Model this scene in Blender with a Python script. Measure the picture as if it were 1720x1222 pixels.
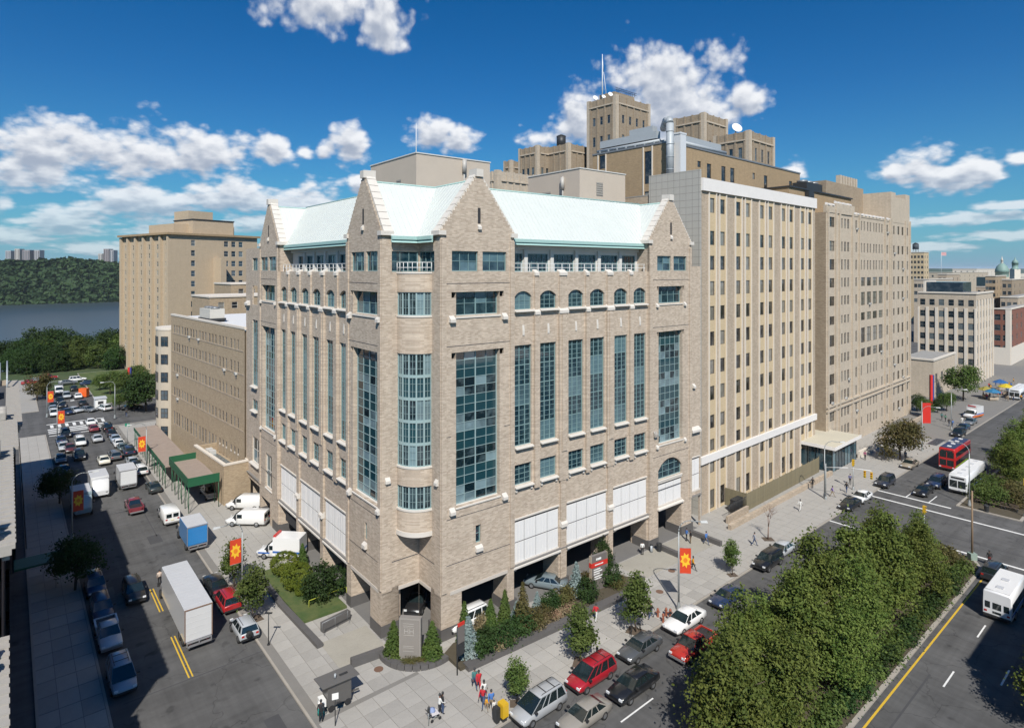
import bpy, bmesh, math, random
import numpy as np
from mathutils import Vector, Matrix
R = math.radians
random.seed(7); rng = np.random.default_rng(11)
for o in list(bpy.data.objects): bpy.data.objects.remove(o)
scn = bpy.context.scene; col = scn.collection

# ------------------------------------------------------------------ camera, sun, sky, exposure
CAM_H, FPX, HORIZON, CX = 36.0, 1031.0, 452.0, 860.0      # level camera 36 m up, shifted lens
cd = bpy.data.cameras.new('camera'); cam = bpy.data.objects.new('camera', cd); col.objects.link(cam)
cam.location = (0, 0, CAM_H); cam.rotation_euler = (R(90), 0, 0)
cd.sensor_width = 36.0; cd.lens = 36.0*FPX/1720; cd.shift_y = -(611-HORIZON)/1720
cd.clip_start = 0.5; cd.clip_end = 60000
scn.camera = cam
SUN_EL, SUN_AZ = 46.0, 174.5                                # azimuth measured from +Y towards +X
sl = bpy.data.lights.new('sun', 'SUN'); sl.energy = 5.0; sl.angle = R(0.55); sl.color = (1.0, 0.95, 0.87)
sun = bpy.data.objects.new('sun', sl); col.objects.link(sun)
sdir = Vector((math.sin(R(SUN_AZ))*math.cos(R(SUN_EL)), math.cos(R(SUN_AZ))*math.cos(R(SUN_EL)), math.sin(R(SUN_EL))))
sun.rotation_euler = sdir.to_track_quat('Z', 'Y').to_euler(); sun.location = (0, -50, 120)
scn.view_settings.view_transform = 'Standard'; scn.view_settings.look = 'None'
scn.view_settings.exposure = 0.12; scn.view_settings.gamma = 1.0; scn.view_settings.use_curve_mapping = False
SKY_STRENGTH = 0.095

w = bpy.data.worlds.new('World'); scn.world = w; w.use_nodes = True
nt = w.node_tree; nt.nodes.clear()
def N(t, **kw):
    n = nt.nodes.new(t)
    for k, v in kw.items(): setattr(n, k, v)
    return n
def lk(sock, v):
    if isinstance(v, (int, float)): sock.default_value = v
    elif isinstance(v, tuple): sock.default_value = v if len(sock.default_value) == len(v) else v + (1,)
    else: nt.links.new(v, sock)
def mt(op, a, b=None, c=None, clamp=False):
    n = N('ShaderNodeMath', operation=op); n.use_clamp = clamp
    lk(n.inputs[0], a)
    if b is not None: lk(n.inputs[1], b)
    if c is not None: lk(n.inputs[2], c)
    return n.outputs[0]
def mixc(f, a, b):
    n = N('ShaderNodeMix', data_type='RGBA'); lk(n.inputs[0], f); lk(n.inputs[6], a); lk(n.inputs[7], b); return n.outputs[2]
def smooth(v, lo, hi):
    n = N('ShaderNodeMapRange', interpolation_type='SMOOTHSTEP'); lk(n.inputs[0], v); lk(n.inputs[1], lo); lk(n.inputs[2], hi); return n.outputs[0]
sky = N('ShaderNodeTexSky', sky_type='NISHITA'); sky.sun_disc = False
sky.sun_elevation = R(SUN_EL); sky.sun_rotation = R(SUN_AZ); sky.altitude = 60; sky.air_density = 0.9; sky.dust_density = 0.35; sky.ozone_density = 3.5
tc = N('ShaderNodeTexCoord'); sx = N('ShaderNodeSeparateXYZ'); lk(sx.inputs[0], tc.outputs['Generated'])
az0 = mt('ARCTAN2', sx.outputs[0], sx.outputs[1]); el0 = mt('ARCSINE', sx.outputs[2])
# cumulus groups: bearing and height of each heap, measured from the photograph (radians are worked out below)
HEAPS = [(60,262,105,60),(160,252,95,50),(260,258,105,54),(350,262,85,44),(20,280,60,30),(470,252,48,32),(508,255,26,16),(595,240,36,33),(545,250,22,16),
 (250,345,130,42),(380,335,110,40),(120,372,110,30),(520,345,90,38),(430,375,120,26),(30,400,90,20),(300,392,120,20),(615,310,30,26),(5,345,24,20),(150,415,140,14),
 (560,8,120,40),(640,30,55,46),(725,222,52,26),(768,235,40,24),(1115,150,115,82),(1075,190,100,60),(1165,185,80,60),(1115,200,95,55),(1130,120,70,45),(965,205,45,38),(905,232,38,22),(1253,166,42,26),
 (1555,282,85,38),(1620,288,80,34),(1590,292,95,28),(1665,290,30,22),(1500,288,24,16),(1710,264,28,16),(1335,290,34,22),(1600,368,150,14),(1680,396,120,12),(1570,415,120,9),(1690,345,60,9)]
def vmath(op, a, b=None, c=None):
    n = N('ShaderNodeVectorMath', operation=op); lk(n.inputs[0], a)
    if b is not None: lk(n.inputs[1], b)
    if c is not None: lk(n.inputs[2], c)
    return n.outputs[1] if op == 'LENGTH' else n.outputs[0]
def density(az, el):
    pv = N('ShaderNodeCombineXYZ'); lk(pv.inputs[0], az); lk(pv.inputs[1], el); pv = pv.outputs[0]
    m = None
    for (px, py, rx, ry) in HEAPS:
        a = math.atan((px-CX)/FPX); e = math.atan((HORIZON-py)/FPX*math.cos(a))
        ra = rx/FPX*math.cos(a)**2*CLOUD_SX; re = ry/FPX*math.cos(a)*CLOUD_SY
        d = vmath('LENGTH', vmath('MULTIPLY_ADD', pv, (1/ra, 1/re, 0.), (-a/ra, -e/re, 0.)))
        m = d if m is None else mt('SMOOTH_MIN', m, d, 0.15)
    m = mt('SUBTRACT', 1.0, m)
    ly = mt('MULTIPLY', mt('LOGARITHM', mt('ADD', mt('MAXIMUM', el, 0.0), 0.07), 2.718), 0.42)      # heaps flatten toward the horizon
    cvn = N('ShaderNodeCombineXYZ'); lk(cvn.inputs[0], az); lk(cvn.inputs[1], ly); cv = cvn.outputs[0]
    # the same fair-weather field goes on all round the sky, outside the picture too
    nb = N('ShaderNodeTexNoise', noise_dimensions='2D'); nb.inputs['Scale'].default_value = 3.1; nb.inputs['Detail'].default_value = 1; lk(nb.inputs['Vector'], cv)
    away = smooth(mt('ABSOLUTE', az), 0.72, 0.95)
    gen = mt('ADD', mt('MULTIPLY', mt('SUBTRACT', nb.outputs[0], 0.6), 3.0), mt('SUBTRACT', away, 1.0))
    m = mt('MAXIMUM', mt('MAXIMUM', m, gen), -1.0)
    n1 = N('ShaderNodeTexNoise', noise_dimensions='2D'); n1.inputs['Scale'].default_value = 13; n1.inputs['Detail'].default_value = 6; n1.inputs['Roughness'].default_value = 0.56
    lk(n1.inputs['Vector'], cv)
    vo = N('ShaderNodeTexVoronoi', feature='F1', voronoi_dimensions='2D'); vo.inputs['Scale'].default_value = 38; vo.inputs['Detail'].default_value = 1.0; lk(vo.inputs['Vector'], cv)
    fb = mt('ADD', mt('MULTIPLY', mt('SUBTRACT', n1.outputs[0], 0.5), 2.6), mt('MULTIPLY', mt('SUBTRACT', 0.42, vo.outputs[0]), 0.6))
    return mt('ADD', m, mt('MULTIPLY', fb, 0.55)), n1.outputs[0]
CLOUD_SX, CLOUD_SY = 1.45, 1.45
d0, nz = density(az0, el0)
d1, _ = density(mt('ADD', az0, 0.004), mt('ADD', el0, 0.013))
alpha = mt('MULTIPLY', smooth(d0, 0.16, 0.66), mt('ADD', 0.55, mt('MULTIPLY', smooth(el0, 0.03, 0.15), 0.45)))
lit = smooth(mt('SUBTRACT', mt('MULTIPLY', d0, 0.45), d1), -0.75, 0.12)
lowdark = smooth(el0, 0.0, 0.16)
cl = mixc(lit, (3.9, 4.4, 5.4, 1), (9.3, 9.4, 9.6, 1))
hs = N('ShaderNodeHueSaturation'); hs.inputs['Saturation'].default_value = 1.5; hs.inputs['Value'].default_value = 0.80; lk(hs.inputs['Color'], sky.outputs[0])
skyc = N('ShaderNodeMix', data_type='RGBA', blend_type='MULTIPLY'); skyc.inputs[0].default_value = 1.0
lk(skyc.inputs[6], hs.outputs[0]); lk(skyc.inputs[7], (0.12, 0.98, 1.08, 1))
# low air: pale blue toward the horizon
airf = mt('MULTIPLY', mt('POWER', 2.718, mt('MULTIPLY', mt('MAXIMUM', el0, 0.0), -8.0)), 0.92)
low = mixc(airf, skyc.outputs[2], (2.3, 3.7, 5.2, 1))
fin = mixc(mt('MULTIPLY', alpha, 0.94), low, cl)
bg = N('ShaderNodeBackground'); lk(bg.inputs[0], fin); bg.inputs[1].default_value = SKY_STRENGTH
wo = N('ShaderNodeOutputWorld'); nt.links.new(bg.outputs[0], wo.inputs[0])
scn.cycles.use_denoising = True; scn.cycles.max_bounces = 5; scn.cycles.diffuse_bounces = 3; scn.cycles.glossy_bounces = 3
scn.cycles.transmission_bounces = 2; scn.cycles.transparent_max_bounces = 6; scn.cycles.caustics_reflective = False; scn.cycles.caustics_refractive = False
scn.cycles.use_adaptive_sampling = True; scn.cycles.adaptive_threshold = 0.02
w.cycles.sampling_method = 'MANUAL'; w.cycles.sample_map_resolution = 512

# ------------------------------------------------------------------ surveying: a pixel of the photograph to a point of the place at height z
def G(px, py, z=0.0):
    Y = (CAM_H-z)*FPX/(py-HORIZON); return Vector(((px-CX)*Y/FPX, Y, z))

# ------------------------------------------------------------------ materials
MATS = {}
def mat(name, c=(.5,.5,.5), rough=.7, metal=0., var=0., scale=3., bump=0., spec=.5, coat=0., kind=None, c2=None, objcol=False, rnd=0.):
    if name in MATS: return MATS[name]
    global nt
    m = bpy.data.materials.new(name); m.use_nodes = True; keep = nt; nt = m.node_tree; nt.nodes.clear()
    out = N('ShaderNodeOutputMaterial'); b = N('ShaderNodeBsdfPrincipled'); nt.links.new(b.outputs[0], out.inputs[0])
    b.inputs['Roughness'].default_value = rough; b.inputs['Metallic'].default_value = metal
    b.inputs['Specular IOR Level'].default_value = spec; b.inputs['Coat Weight'].default_value = coat
    if coat: b.inputs['Coat Roughness'].default_value = .06
    tcn = N('ShaderNodeTexCoord'); base = None; bumpsrc = None
    def colr(c): return tuple(c)+(1,)
    vec = tcn.outputs['Object']
    if kind == 'brick' or kind == 'tile' or kind == 'seam':
        s = N('ShaderNodeSeparateXYZ'); lk(s.inputs[0], vec)
        cv = N('ShaderNodeCombineXYZ'); lk(cv.inputs[0], mt('ADD', s.outputs[0], s.outputs[1])); lk(cv.inputs[1], s.outputs[2])
        br = N('ShaderNodeTexBrick'); lk(br.inputs['Vector'], cv.outputs[0])
        br.inputs['Color1'].default_value = colr(c); br.inputs['Color2'].default_value = colr(c2 or c)
        br.inputs['Scale'].default_value = 1.0
        if kind == 'brick':
            br.inputs['Brick Width'].default_value = .42; br.inputs['Row Height'].default_value = .135; br.inputs['Mortar Size'].default_value = .012
            br.inputs['Mortar'].default_value = colr([x*.82 for x in c]); br.inputs['Bias'].default_value = 0.05
        elif kind == 'tile':
            br.offset = 0.0; br.inputs['Brick Width'].default_value = 1.05; br.inputs['Row Height'].default_value = 1.05; br.inputs['Mortar Size'].default_value = .035
            br.inputs['Mortar'].default_value = colr([x*.62 for x in c])
        base = br.outputs[0]; bumpsrc = br.outputs[1]
        # weather: broad mottling plus faint vertical streaks
        n1 = N('ShaderNodeTexNoise'); n1.inputs['Scale'].default_value = .55; n1.inputs['Detail'].default_value = 6; n1.inputs['Roughness'].default_value = .65; lk(n1.inputs['Vector'], vec)
        mp = N('ShaderNodeMapping'); mp.inputs['Scale'].default_value = (1.6, 1.6, .12); lk(mp.inputs[0], vec)
        n2 = N('ShaderNodeTexNoise'); n2.inputs['Scale'].default_value = 1.3; n2.inputs['Detail'].default_value = 5; lk(n2.inputs['Vector'], mp.outputs[0])
        mp3 = N('ShaderNodeMapping'); mp3.inputs['Scale'].default_value = (2.2, 2.2, 7.0); lk(mp3.inputs[0], vec)
        n3 = N('ShaderNodeTexNoise'); n3.inputs['Scale'].default_value = 1.0; n3.inputs['Detail'].default_value = 3; n3.inputs['Roughness'].default_value = .8; lk(n3.inputs['Vector'], mp3.outputs[0])
        v = mt('ADD', mt('ADD', mt('MULTIPLY', mt('SUBTRACT', n1.outputs[0], .5), 1.1*var), mt('MULTIPLY', mt('SUBTRACT', n2.outputs[0], .5), .9*var)), mt('MULTIPLY', mt('SUBTRACT', n3.outputs[0], .5), 1.5*var))
        hv = N('ShaderNodeHueSaturation'); lk(hv.inputs['Color'], base); lk(hv.inputs['Value'], mt('ADD', v, 1.0)); base = hv.outputs[0]
    else:
        if objcol:
            oi = N('ShaderNodeObjectInfo'); base = oi.outputs['Color']
        else:
            rg = N('ShaderNodeRGB'); rg.outputs[0].default_value = colr(c); base = rg.outputs[0]
        if var or rnd or c2:
            n1 = N('ShaderNodeTexNoise'); n1.inputs['Scale'].default_value = scale; n1.inputs['Detail'].default_value = 7; n1.inputs['Roughness'].default_value = .62
            lk(n1.inputs['Vector'], vec)
            if c2 is not None:
                base = mixc(smooth(n1.outputs[0], .38, .62), base, colr(c2))
            v = mt('ADD', mt('MULTIPLY', mt('SUBTRACT', n1.outputs[0], .5), 2*var), 1.0)
            n4 = N('ShaderNodeTexNoise'); n4.inputs['Scale'].default_value = scale*9; n4.inputs['Detail'].default_value = 3; lk(n4.inputs['Vector'], vec)
            v = mt('ADD', v, mt('MULTIPLY', mt('SUBTRACT', n4.outputs[0], .5), var))
            if rnd:
                oi2 = N('ShaderNodeObjectInfo'); v = mt('ADD', v, mt('MULTIPLY', mt('SUBTRACT', oi2.outputs['Random'], .5), 2*rnd))
            hv = N('ShaderNodeHueSaturation'); lk(hv.inputs['Color'], base); lk(hv.inputs['Value'], v); base = hv.outputs[0]
            bumpsrc = n4.outputs[0]
    lk(b.inputs['Base Color'], base)
    if bump and bumpsrc is not None:
        bp = N('ShaderNodeBump'); bp.inputs['Strength'].default_value = bump; bp.inputs['Distance'].default_value = .02; lk(bp.inputs['Height'], bumpsrc); lk(b.inputs['Normal'], bp.outputs[0])
    nt = keep; MATS[name] = m; return m
def glassmat(name, dark, pale, share=.35, rough=.04, wav=.0025, ior=1.0, glow=None):
    """window glass seen from outside: dark room or pale blind behind, sky in the reflection; every pane its own"""
    if name in MATS: return MATS[name]
    global nt
    m = bpy.data.materials.new(name); m.use_nodes = True; keep = nt; nt = m.node_tree; nt.nodes.clear()
    out = N('ShaderNodeOutputMaterial'); b = N('ShaderNodeBsdfPrincipled'); nt.links.new(b.outputs[0], out.inputs[0])
    b.inputs['Roughness'].default_value = rough; b.inputs['Specular IOR Level'].default_value = ior
    tcn = N('ShaderNodeTexCoord'); oi = N('ShaderNodeObjectInfo')
    rd = mt('FRACT', mt('MULTIPLY', oi.outputs['Random'], 7.31))
    pick = mt('GREATER_THAN', rd, 1-share)
    rm = N('ShaderNodeTexNoise', noise_dimensions='4D'); rm.inputs['Scale'].default_value = .9; rm.inputs['Detail'].default_value = 4; lk(rm.inputs['Vector'], tcn.outputs['Object']); lk(rm.inputs['W'], mt('MULTIPLY', oi.outputs['Random'], 40.0))
    rag = smooth(rm.outputs[0], .42, .66)
    f = mt('MINIMUM', 1.0, mt('ADD', mt('MULTIPLY', pick, mt('ADD', .35, mt('MULTIPLY', oi.outputs['Random'], .6))), mt('MULTIPLY', rag, .30)))
    c = mixc(f, tuple(dark)+(1,), tuple(pale)+(1,))
    lk(b.inputs['Base Color'], c)
    nn = N('ShaderNodeTexNoise'); nn.inputs['Scale'].default_value = .8; nn.inputs['Detail'].default_value = 2; lk(nn.inputs['Vector'], tcn.outputs['Object'])
    bp = N('ShaderNodeBump'); bp.inputs['Strength'].default_value = 1.0; bp.inputs['Distance'].default_value = wav; lk(bp.inputs['Height'], nn.outputs[0]); lk(b.inputs['Normal'], bp.outputs[0])
    nt = keep; MATS[name] = m; return m
def leafmat(name, c1, c2, trans=.28):
    if name in MATS: return MATS[name]
    global nt
    m = bpy.data.materials.new(name); m.use_nodes = True; keep = nt; nt = m.node_tree; nt.nodes.clear()
    out = N('ShaderNodeOutputMaterial'); b = N('ShaderNodeBsdfPrincipled'); tr = N('ShaderNodeBsdfTranslucent'); mx = N('ShaderNodeMixShader'); mx.inputs[0].default_value = trans
    tcn = N('ShaderNodeTexCoord'); oi = N('ShaderNodeObjectInfo')
    n1 = N('ShaderNodeTexNoise'); n1.inputs['Scale'].default_value = .7; n1.inputs['Detail'].default_value = 3; lk(n1.inputs['Vector'], tcn.outputs['Object'])
    ge = N('ShaderNodeNewGeometry')
    f = mt('ADD', mt('MULTIPLY', smooth(n1.outputs[0], .35, .65), .55), mt('MULTIPLY', ge.outputs['Random Per Island'], .45))
    c = mixc(f, tuple(c1)+(1,), tuple(c2)+(1,))
    hv = N('ShaderNodeHueSaturation'); lk(hv.inputs['Color'], c); lk(hv.inputs['Value'], mt('ADD', .82, mt('MULTIPLY', oi.outputs['Random'], .36)))
    lk(hv.inputs['Hue'], mt('ADD', .488, mt('MULTIPLY', oi.outputs['Random'], .024)))
    lk(b.inputs['Base Color'], hv.outputs[0]); b.inputs['Roughness'].default_value = .7; b.inputs['Specular IOR Level'].default_value = .18
    lk(tr.inputs[0], hv.outputs[0]); nt.links.new(b.outputs[0], mx.inputs[1]); nt.links.new(tr.outputs[0], mx.inputs[2]); nt.links.new(mx.outputs[0], out.inputs[0])
    nt = keep; MATS[name] = m; return m

# ------------------------------------------------------------------ mesh building
class MB:
    def __init__(s): s.v = []; s.f = []; s.m = []; s.sm = []
    def add(s, pts, faces, m=0, smooth=False):
        k = len(s.v); s.v += [tuple(p) for p in pts]
        for f in faces: s.f.append(tuple(k+i for i in f)); s.m.append(m); s.sm.append(smooth)
        return s
    def quad(s, a, b, c, d, m=0): return s.add([a,b,c,d], [(0,1,2,3)], m)
    def poly(s, pts, m=0): return s.add(pts, [tuple(range(len(pts)))], m)
    def hexa(s, p, m=0): return s.add(p, [(0,3,2,1),(4,5,6,7),(0,1,5,4),(1,2,6,5),(2,3,7,6),(3,0,4,7)], m)
    def box(s, x0, x1, y0, y1, z0, z1, m=0):
        return s.hexa([(x0,y0,z0),(x1,y0,z0),(x1,y1,z0),(x0,y1,z0),(x0,y0,z1),(x1,y0,z1),(x1,y1,z1),(x0,y1,z1)], m)
    def prism(s, pts, z0, z1, m=0, mtop=None):
        n = len(pts); k = len(s.v)
        s.v += [(p[0],p[1],z0) for p in pts] + [(p[0],p[1],z1) for p in pts]
        for i in range(n):
            j = (i+1) % n; s.f.append((k+i,k+j,k+n+j,k+n+i)); s.m.append(m); s.sm.append(False)
        s.f.append(tuple(k+n+i for i in range(n))); s.m.append(m if mtop is None else mtop); s.sm.append(False)
        s.f.append(tuple(k+i for i in reversed(range(n)))); s.m.append(m); s.sm.append(False)
        return s
    def cyl(s, p0, p1, r0, r1=None, n=10, m=0, smooth=True, cap=True):
        r1 = r0 if r1 is None else r1; p0 = Vector(p0); p1 = Vector(p1); d = (p1-p0).normalized()
        a = d.orthogonal().normalized(); b = d.cross(a); k = len(s.v)
        for p, r in ((p0,r0),(p1,r1)):
            for i in range(n):
                t = 2*math.pi*i/n; s.v.append(tuple(p + (a*math.cos(t)+b*math.sin(t))*r))
        for i in range(n):
            j = (i+1) % n; s.f.append((k+i,k+j,k+n+j,k+n+i)); s.m.append(m); s.sm.append(smooth)
        if cap:
            s.f.append(tuple(k+i for i in reversed(range(n)))); s.m.append(m); s.sm.append(False)
            s.f.append(tuple(k+n+i for i in range(n))); s.m.append(m); s.sm.append(False)
        return s
    def tube(s, pts, r, n=8, m=0):
        rr = r if isinstance(r, (list,tuple)) else [r]*len(pts)
        for i in range(len(pts)-1): s.cyl(pts[i], pts[i+1], rr[i], rr[i+1], n, m)
        return s
    def lathe(s, prof, c=(0,0,0), n=14, m=0, smooth=True):
        k = len(s.v)
        for (r, z) in prof:
            for i in range(n):
                t = 2*math.pi*i/n; s.v.append((c[0]+r*math.cos(t), c[1]+r*math.sin(t), c[2]+z))
        for a in range(len(prof)-1):
            for i in range(n):
                j = (i+1) % n; s.f.append((k+a*n+i,k+a*n+j,k+(a+1)*n+j,k+(a+1)*n+i)); s.m.append(m); s.sm.append(smooth)
        return s
    def ball(s, c, rx, ry=None, rz=None, nu=10, nv=6, m=0):
        ry = rx if ry is None else ry; rz = rx if rz is None else rz; k = len(s.v)
        for a in range(nv+1):
            ph = math.pi*a/nv
            for i in range(nu):
                t = 2*math.pi*i/nu; s.v.append((c[0]+rx*math.sin(ph)*math.cos(t), c[1]+ry*math.sin(ph)*math.sin(t), c[2]+rz*math.cos(ph)))
        for a in range(nv):
            for i in range(nu):
                j = (i+1) % nu; s.f.append((k+a*nu+i,k+(a+1)*nu+i,k+(a+1)*nu+j,k+a*nu+j)); s.m.append(m); s.sm.append(True)
        return s
    def mesh(s, name, mats):
        me = bpy.data.meshes.new(name); me.from_pydata(s.v, [], s.f)
        for m in (mats if isinstance(mats, (list,tuple)) else [mats]): me.materials.append(m)
        if s.f:
            me.polygons.foreach_set('material_index', s.m); me.polygons.foreach_set('use_smooth', s.sm)
        me.update(); return me
    def build(s, name, mats, parent=None, **kw):
        return link(name, s.mesh(name, mats), parent, **kw)
def link(name, me, parent=None, loc=None, rz=None, label=None, cat=None, group=None, kind=None, color=None, rot=None, scale=None):
    o = bpy.data.objects.new(name, me); col.objects.link(o)
    if parent is not None: o.parent = parent
    if loc is not None: o.location = loc
    if rz is not None: o.rotation_euler = (0,0,rz)
    if rot is not None: o.rotation_euler = rot
    if scale is not None: o.scale = scale if isinstance(scale, (tuple,list)) else (scale,)*3
    if color is not None: o.color = tuple(color)+(1,)
    if label: o['label'] = label
    if cat: o['category'] = cat
    if group: o['group'] = group
    if kind: o['kind'] = kind
    return o
def thing(name, label, cat, loc=(0,0,0), rz=0., group=None):
    return link(name, None, None, loc=loc, rz=rz, label=label, cat=cat, group=group)
def copy_tree(o, parent=None):
    c = o.copy(); col.objects.link(c); c.parent = parent
    for ch in list(o.children): copy_tree(ch, c)
    return c
def instance(src, loc, rz, label, group=None, color=None, scale=None, cat=None):
    o = copy_tree(src); o.location = loc; o.rotation_euler = (0,0,rz); o['label'] = label
    if group: o['group'] = group
    if scale: o.scale = scale if isinstance(scale, (tuple,list)) else (scale,)*3
    if color is not None:
        o.color = tuple(color)+(1,)
        for ch in o.children: ch.color = tuple(color)+(1,)
    return o
def purge(o):
    for ch in list(o.children): purge(ch)
    bpy.data.objects.remove(o)

class Face:
    """a wall plane: u along it, z up, d out of it"""
    def __init__(s, o, U, Nn): s.o = Vector((o[0],o[1],0)); s.U = Vector((U[0],U[1],0)); s.N = Vector((Nn[0],Nn[1],0))
    def p(s, u, z, d=0.): 
        q = s.o + s.U*u + s.N*d; return (q.x, q.y, z)
    def box(s, mb, u0, u1, z0, z1, d0, d1, m=0):
        mb.hexa([s.p(u0,z0,d0),s.p(u1,z0,d0),s.p(u1,z0,d1),s.p(u0,z0,d1),s.p(u0,z1,d0),s.p(u1,z1,d0),s.p(u1,z1,d1),s.p(u0,z1,d1)], m)
    def wedge(s, mb, u0, u1, z0, z1, d0, d1, m=0, zt=None):
        """block whose top slopes down outward (weathered cap)"""
        zt = z0 + (z1-z0)*.45 if zt is None else zt
        mb.hexa([s.p(u0,z0,d0),s.p(u1,z0,d0),s.p(u1,z0,d1),s.p(u0,z0,d1),s.p(u0,z1,d0),s.p(u1,z1,d0),s.p(u1,zt,d1),s.p(u0,zt,d1)], m)
    def mat4(s, u, z, d=0.):
        M = Matrix.Identity(4); M.col[0][:3] = s.U; M.col[1][:3] = -s.N; M.col[2][:3] = (0,0,1); M.col[3][:3] = s.p(u,z,d); return M
    def wall(s, mb, u0, u1, z0, z1, holes, depth=.35, m=0, d=0., mrev=None):
        """wall sheet with rectangular holes and their reveals"""
        us = sorted({u0,u1}|{h[0] for h in holes}|{h[1] for h in holes}); zs = sorted({z0,z1}|{h[2] for h in holes}|{h[3] for h in holes})
        us = [x for x in us if u0-1e-6 <= x <= u1+1e-6]; zs = [x for x in zs if z0-1e-6 <= x <= z1+1e-6]
        import bisect
        blocked = np.zeros((len(us)-1, len(zs)-1), bool)
        for h in holes:
            a = bisect.bisect_left(us, max(h[0],u0)-1e-9); b = bisect.bisect_left(us, min(h[1],u1)-1e-9)
            c = bisect.bisect_left(zs, max(h[2],z0)-1e-9); e = bisect.bisect_left(zs, min(h[3],z1)-1e-9)
            blocked[a:b, c:e] = True
        for j in range(len(zs)-1):
            i = 0
            while i < len(us)-1:
                if blocked[i,j]: i += 1; continue
                k = i
                while k < len(us)-1 and not blocked[k,j]: k += 1
                mb.quad(s.p(us[i],zs[j],d), s.p(us[k],zs[j],d), s.p(us[k],zs[j+1],d), s.p(us[i],zs[j+1],d), m); i = k
        mr = m if mrev is None else mrev
        for hh in holes:
            a,b,c,e = hh[:4]; depth_ = hh[4] if len(hh) > 4 else depth
            q = [(a,c),(b,c),(b,e),(a,e)]
            for i in range(4):
                p0, p1 = q[i], q[(i+1)%4]
                if i == 0 and c <= z0+1e-6: continue
                mb.quad(s.p(*p0,d), s.p(*p1,d), s.p(*p1,d-depth_), s.p(*p0,d-depth_), mr)
# ------------------------------------------------------------------ frames of the place: Broad avenue (B), side street (S), main building (local s,t)
K0 = Vector((0,49.2,0)); BD = Vector((.760,.650,0)).normalized(); BN = Vector((.650,-.760,0)).normalized()
KS = Vector((-17.3,50.4,0)); SD = Vector((-.635,.773,0)).normalized(); SN = Vector((-.773,-.635,0)).normalized()
def B(a, off, z=0.): q = K0+BD*a+BN*off; return Vector((q.x,q.y,z))
def S(a, off, z=0.): q = KS+SD*a+SN*off; return Vector((q.x,q.y,z))
BA = math.atan2(BD.y, BD.x); SA = math.atan2(SD.y, SD.x)
MO = Vector((-9.48,62.53,0)); MA = R(38.7)
MU = Vector((math.cos(MA),math.sin(MA),0)); MV = Vector((-math.sin(MA),math.cos(MA),0))
def ML(s, t, z=0.): q = MO+MU*s+MV*t; return Vector((q.x,q.y,z))
ROAD = -.13

m_asph = mat('asphalt', (.088,.087,.086), .88, var=.16, scale=.28, bump=.25)
m_asph2 = mat('asphalt_patch', (.062,.062,.065), .9, var=.2, scale=1.2, bump=.2)
m_conc = mat('pavement_concrete', (.345,.33,.305), .85, var=.15, scale=.5, bump=.15, rnd=.11)
m_conc_d = mat('concrete_joint', (.20,.19,.175), .9, var=.15, scale=.8)
m_kerb = mat('kerb_stone', (.34,.31,.27), .8, var=.2, scale=1.0)
m_white = mat('road_paint_white', (.72,.72,.70), .7, var=.16, scale=2.5)
m_yellow = mat('road_paint_yellow', (.62,.40,.035), .7, var=.16, scale=2.5)
m_soil = mat('soil', (.075,.062,.04), .95, var=.3, scale=2)
m_grass = mat('grass', (.055,.095,.025), .9, var=.3, scale=.5, c2=(.09,.11,.035))
m_terr = mat('terrain', (.045,.075,.022), .95, var=.3, scale=.02, c2=(.07,.085,.035))
m_hill = mat('hill_woods', (.018,.042,.014), .95, var=.35, scale=.02, c2=(.034,.06,.022))
m_water = mat('river_water', (.045,.058,.060), .30, var=.10, scale=.01, spec=.3, bump=.3)
m_dkstone = mat('dark_granite', (.105,.100,.098), .6, var=.2, scale=2)

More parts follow.
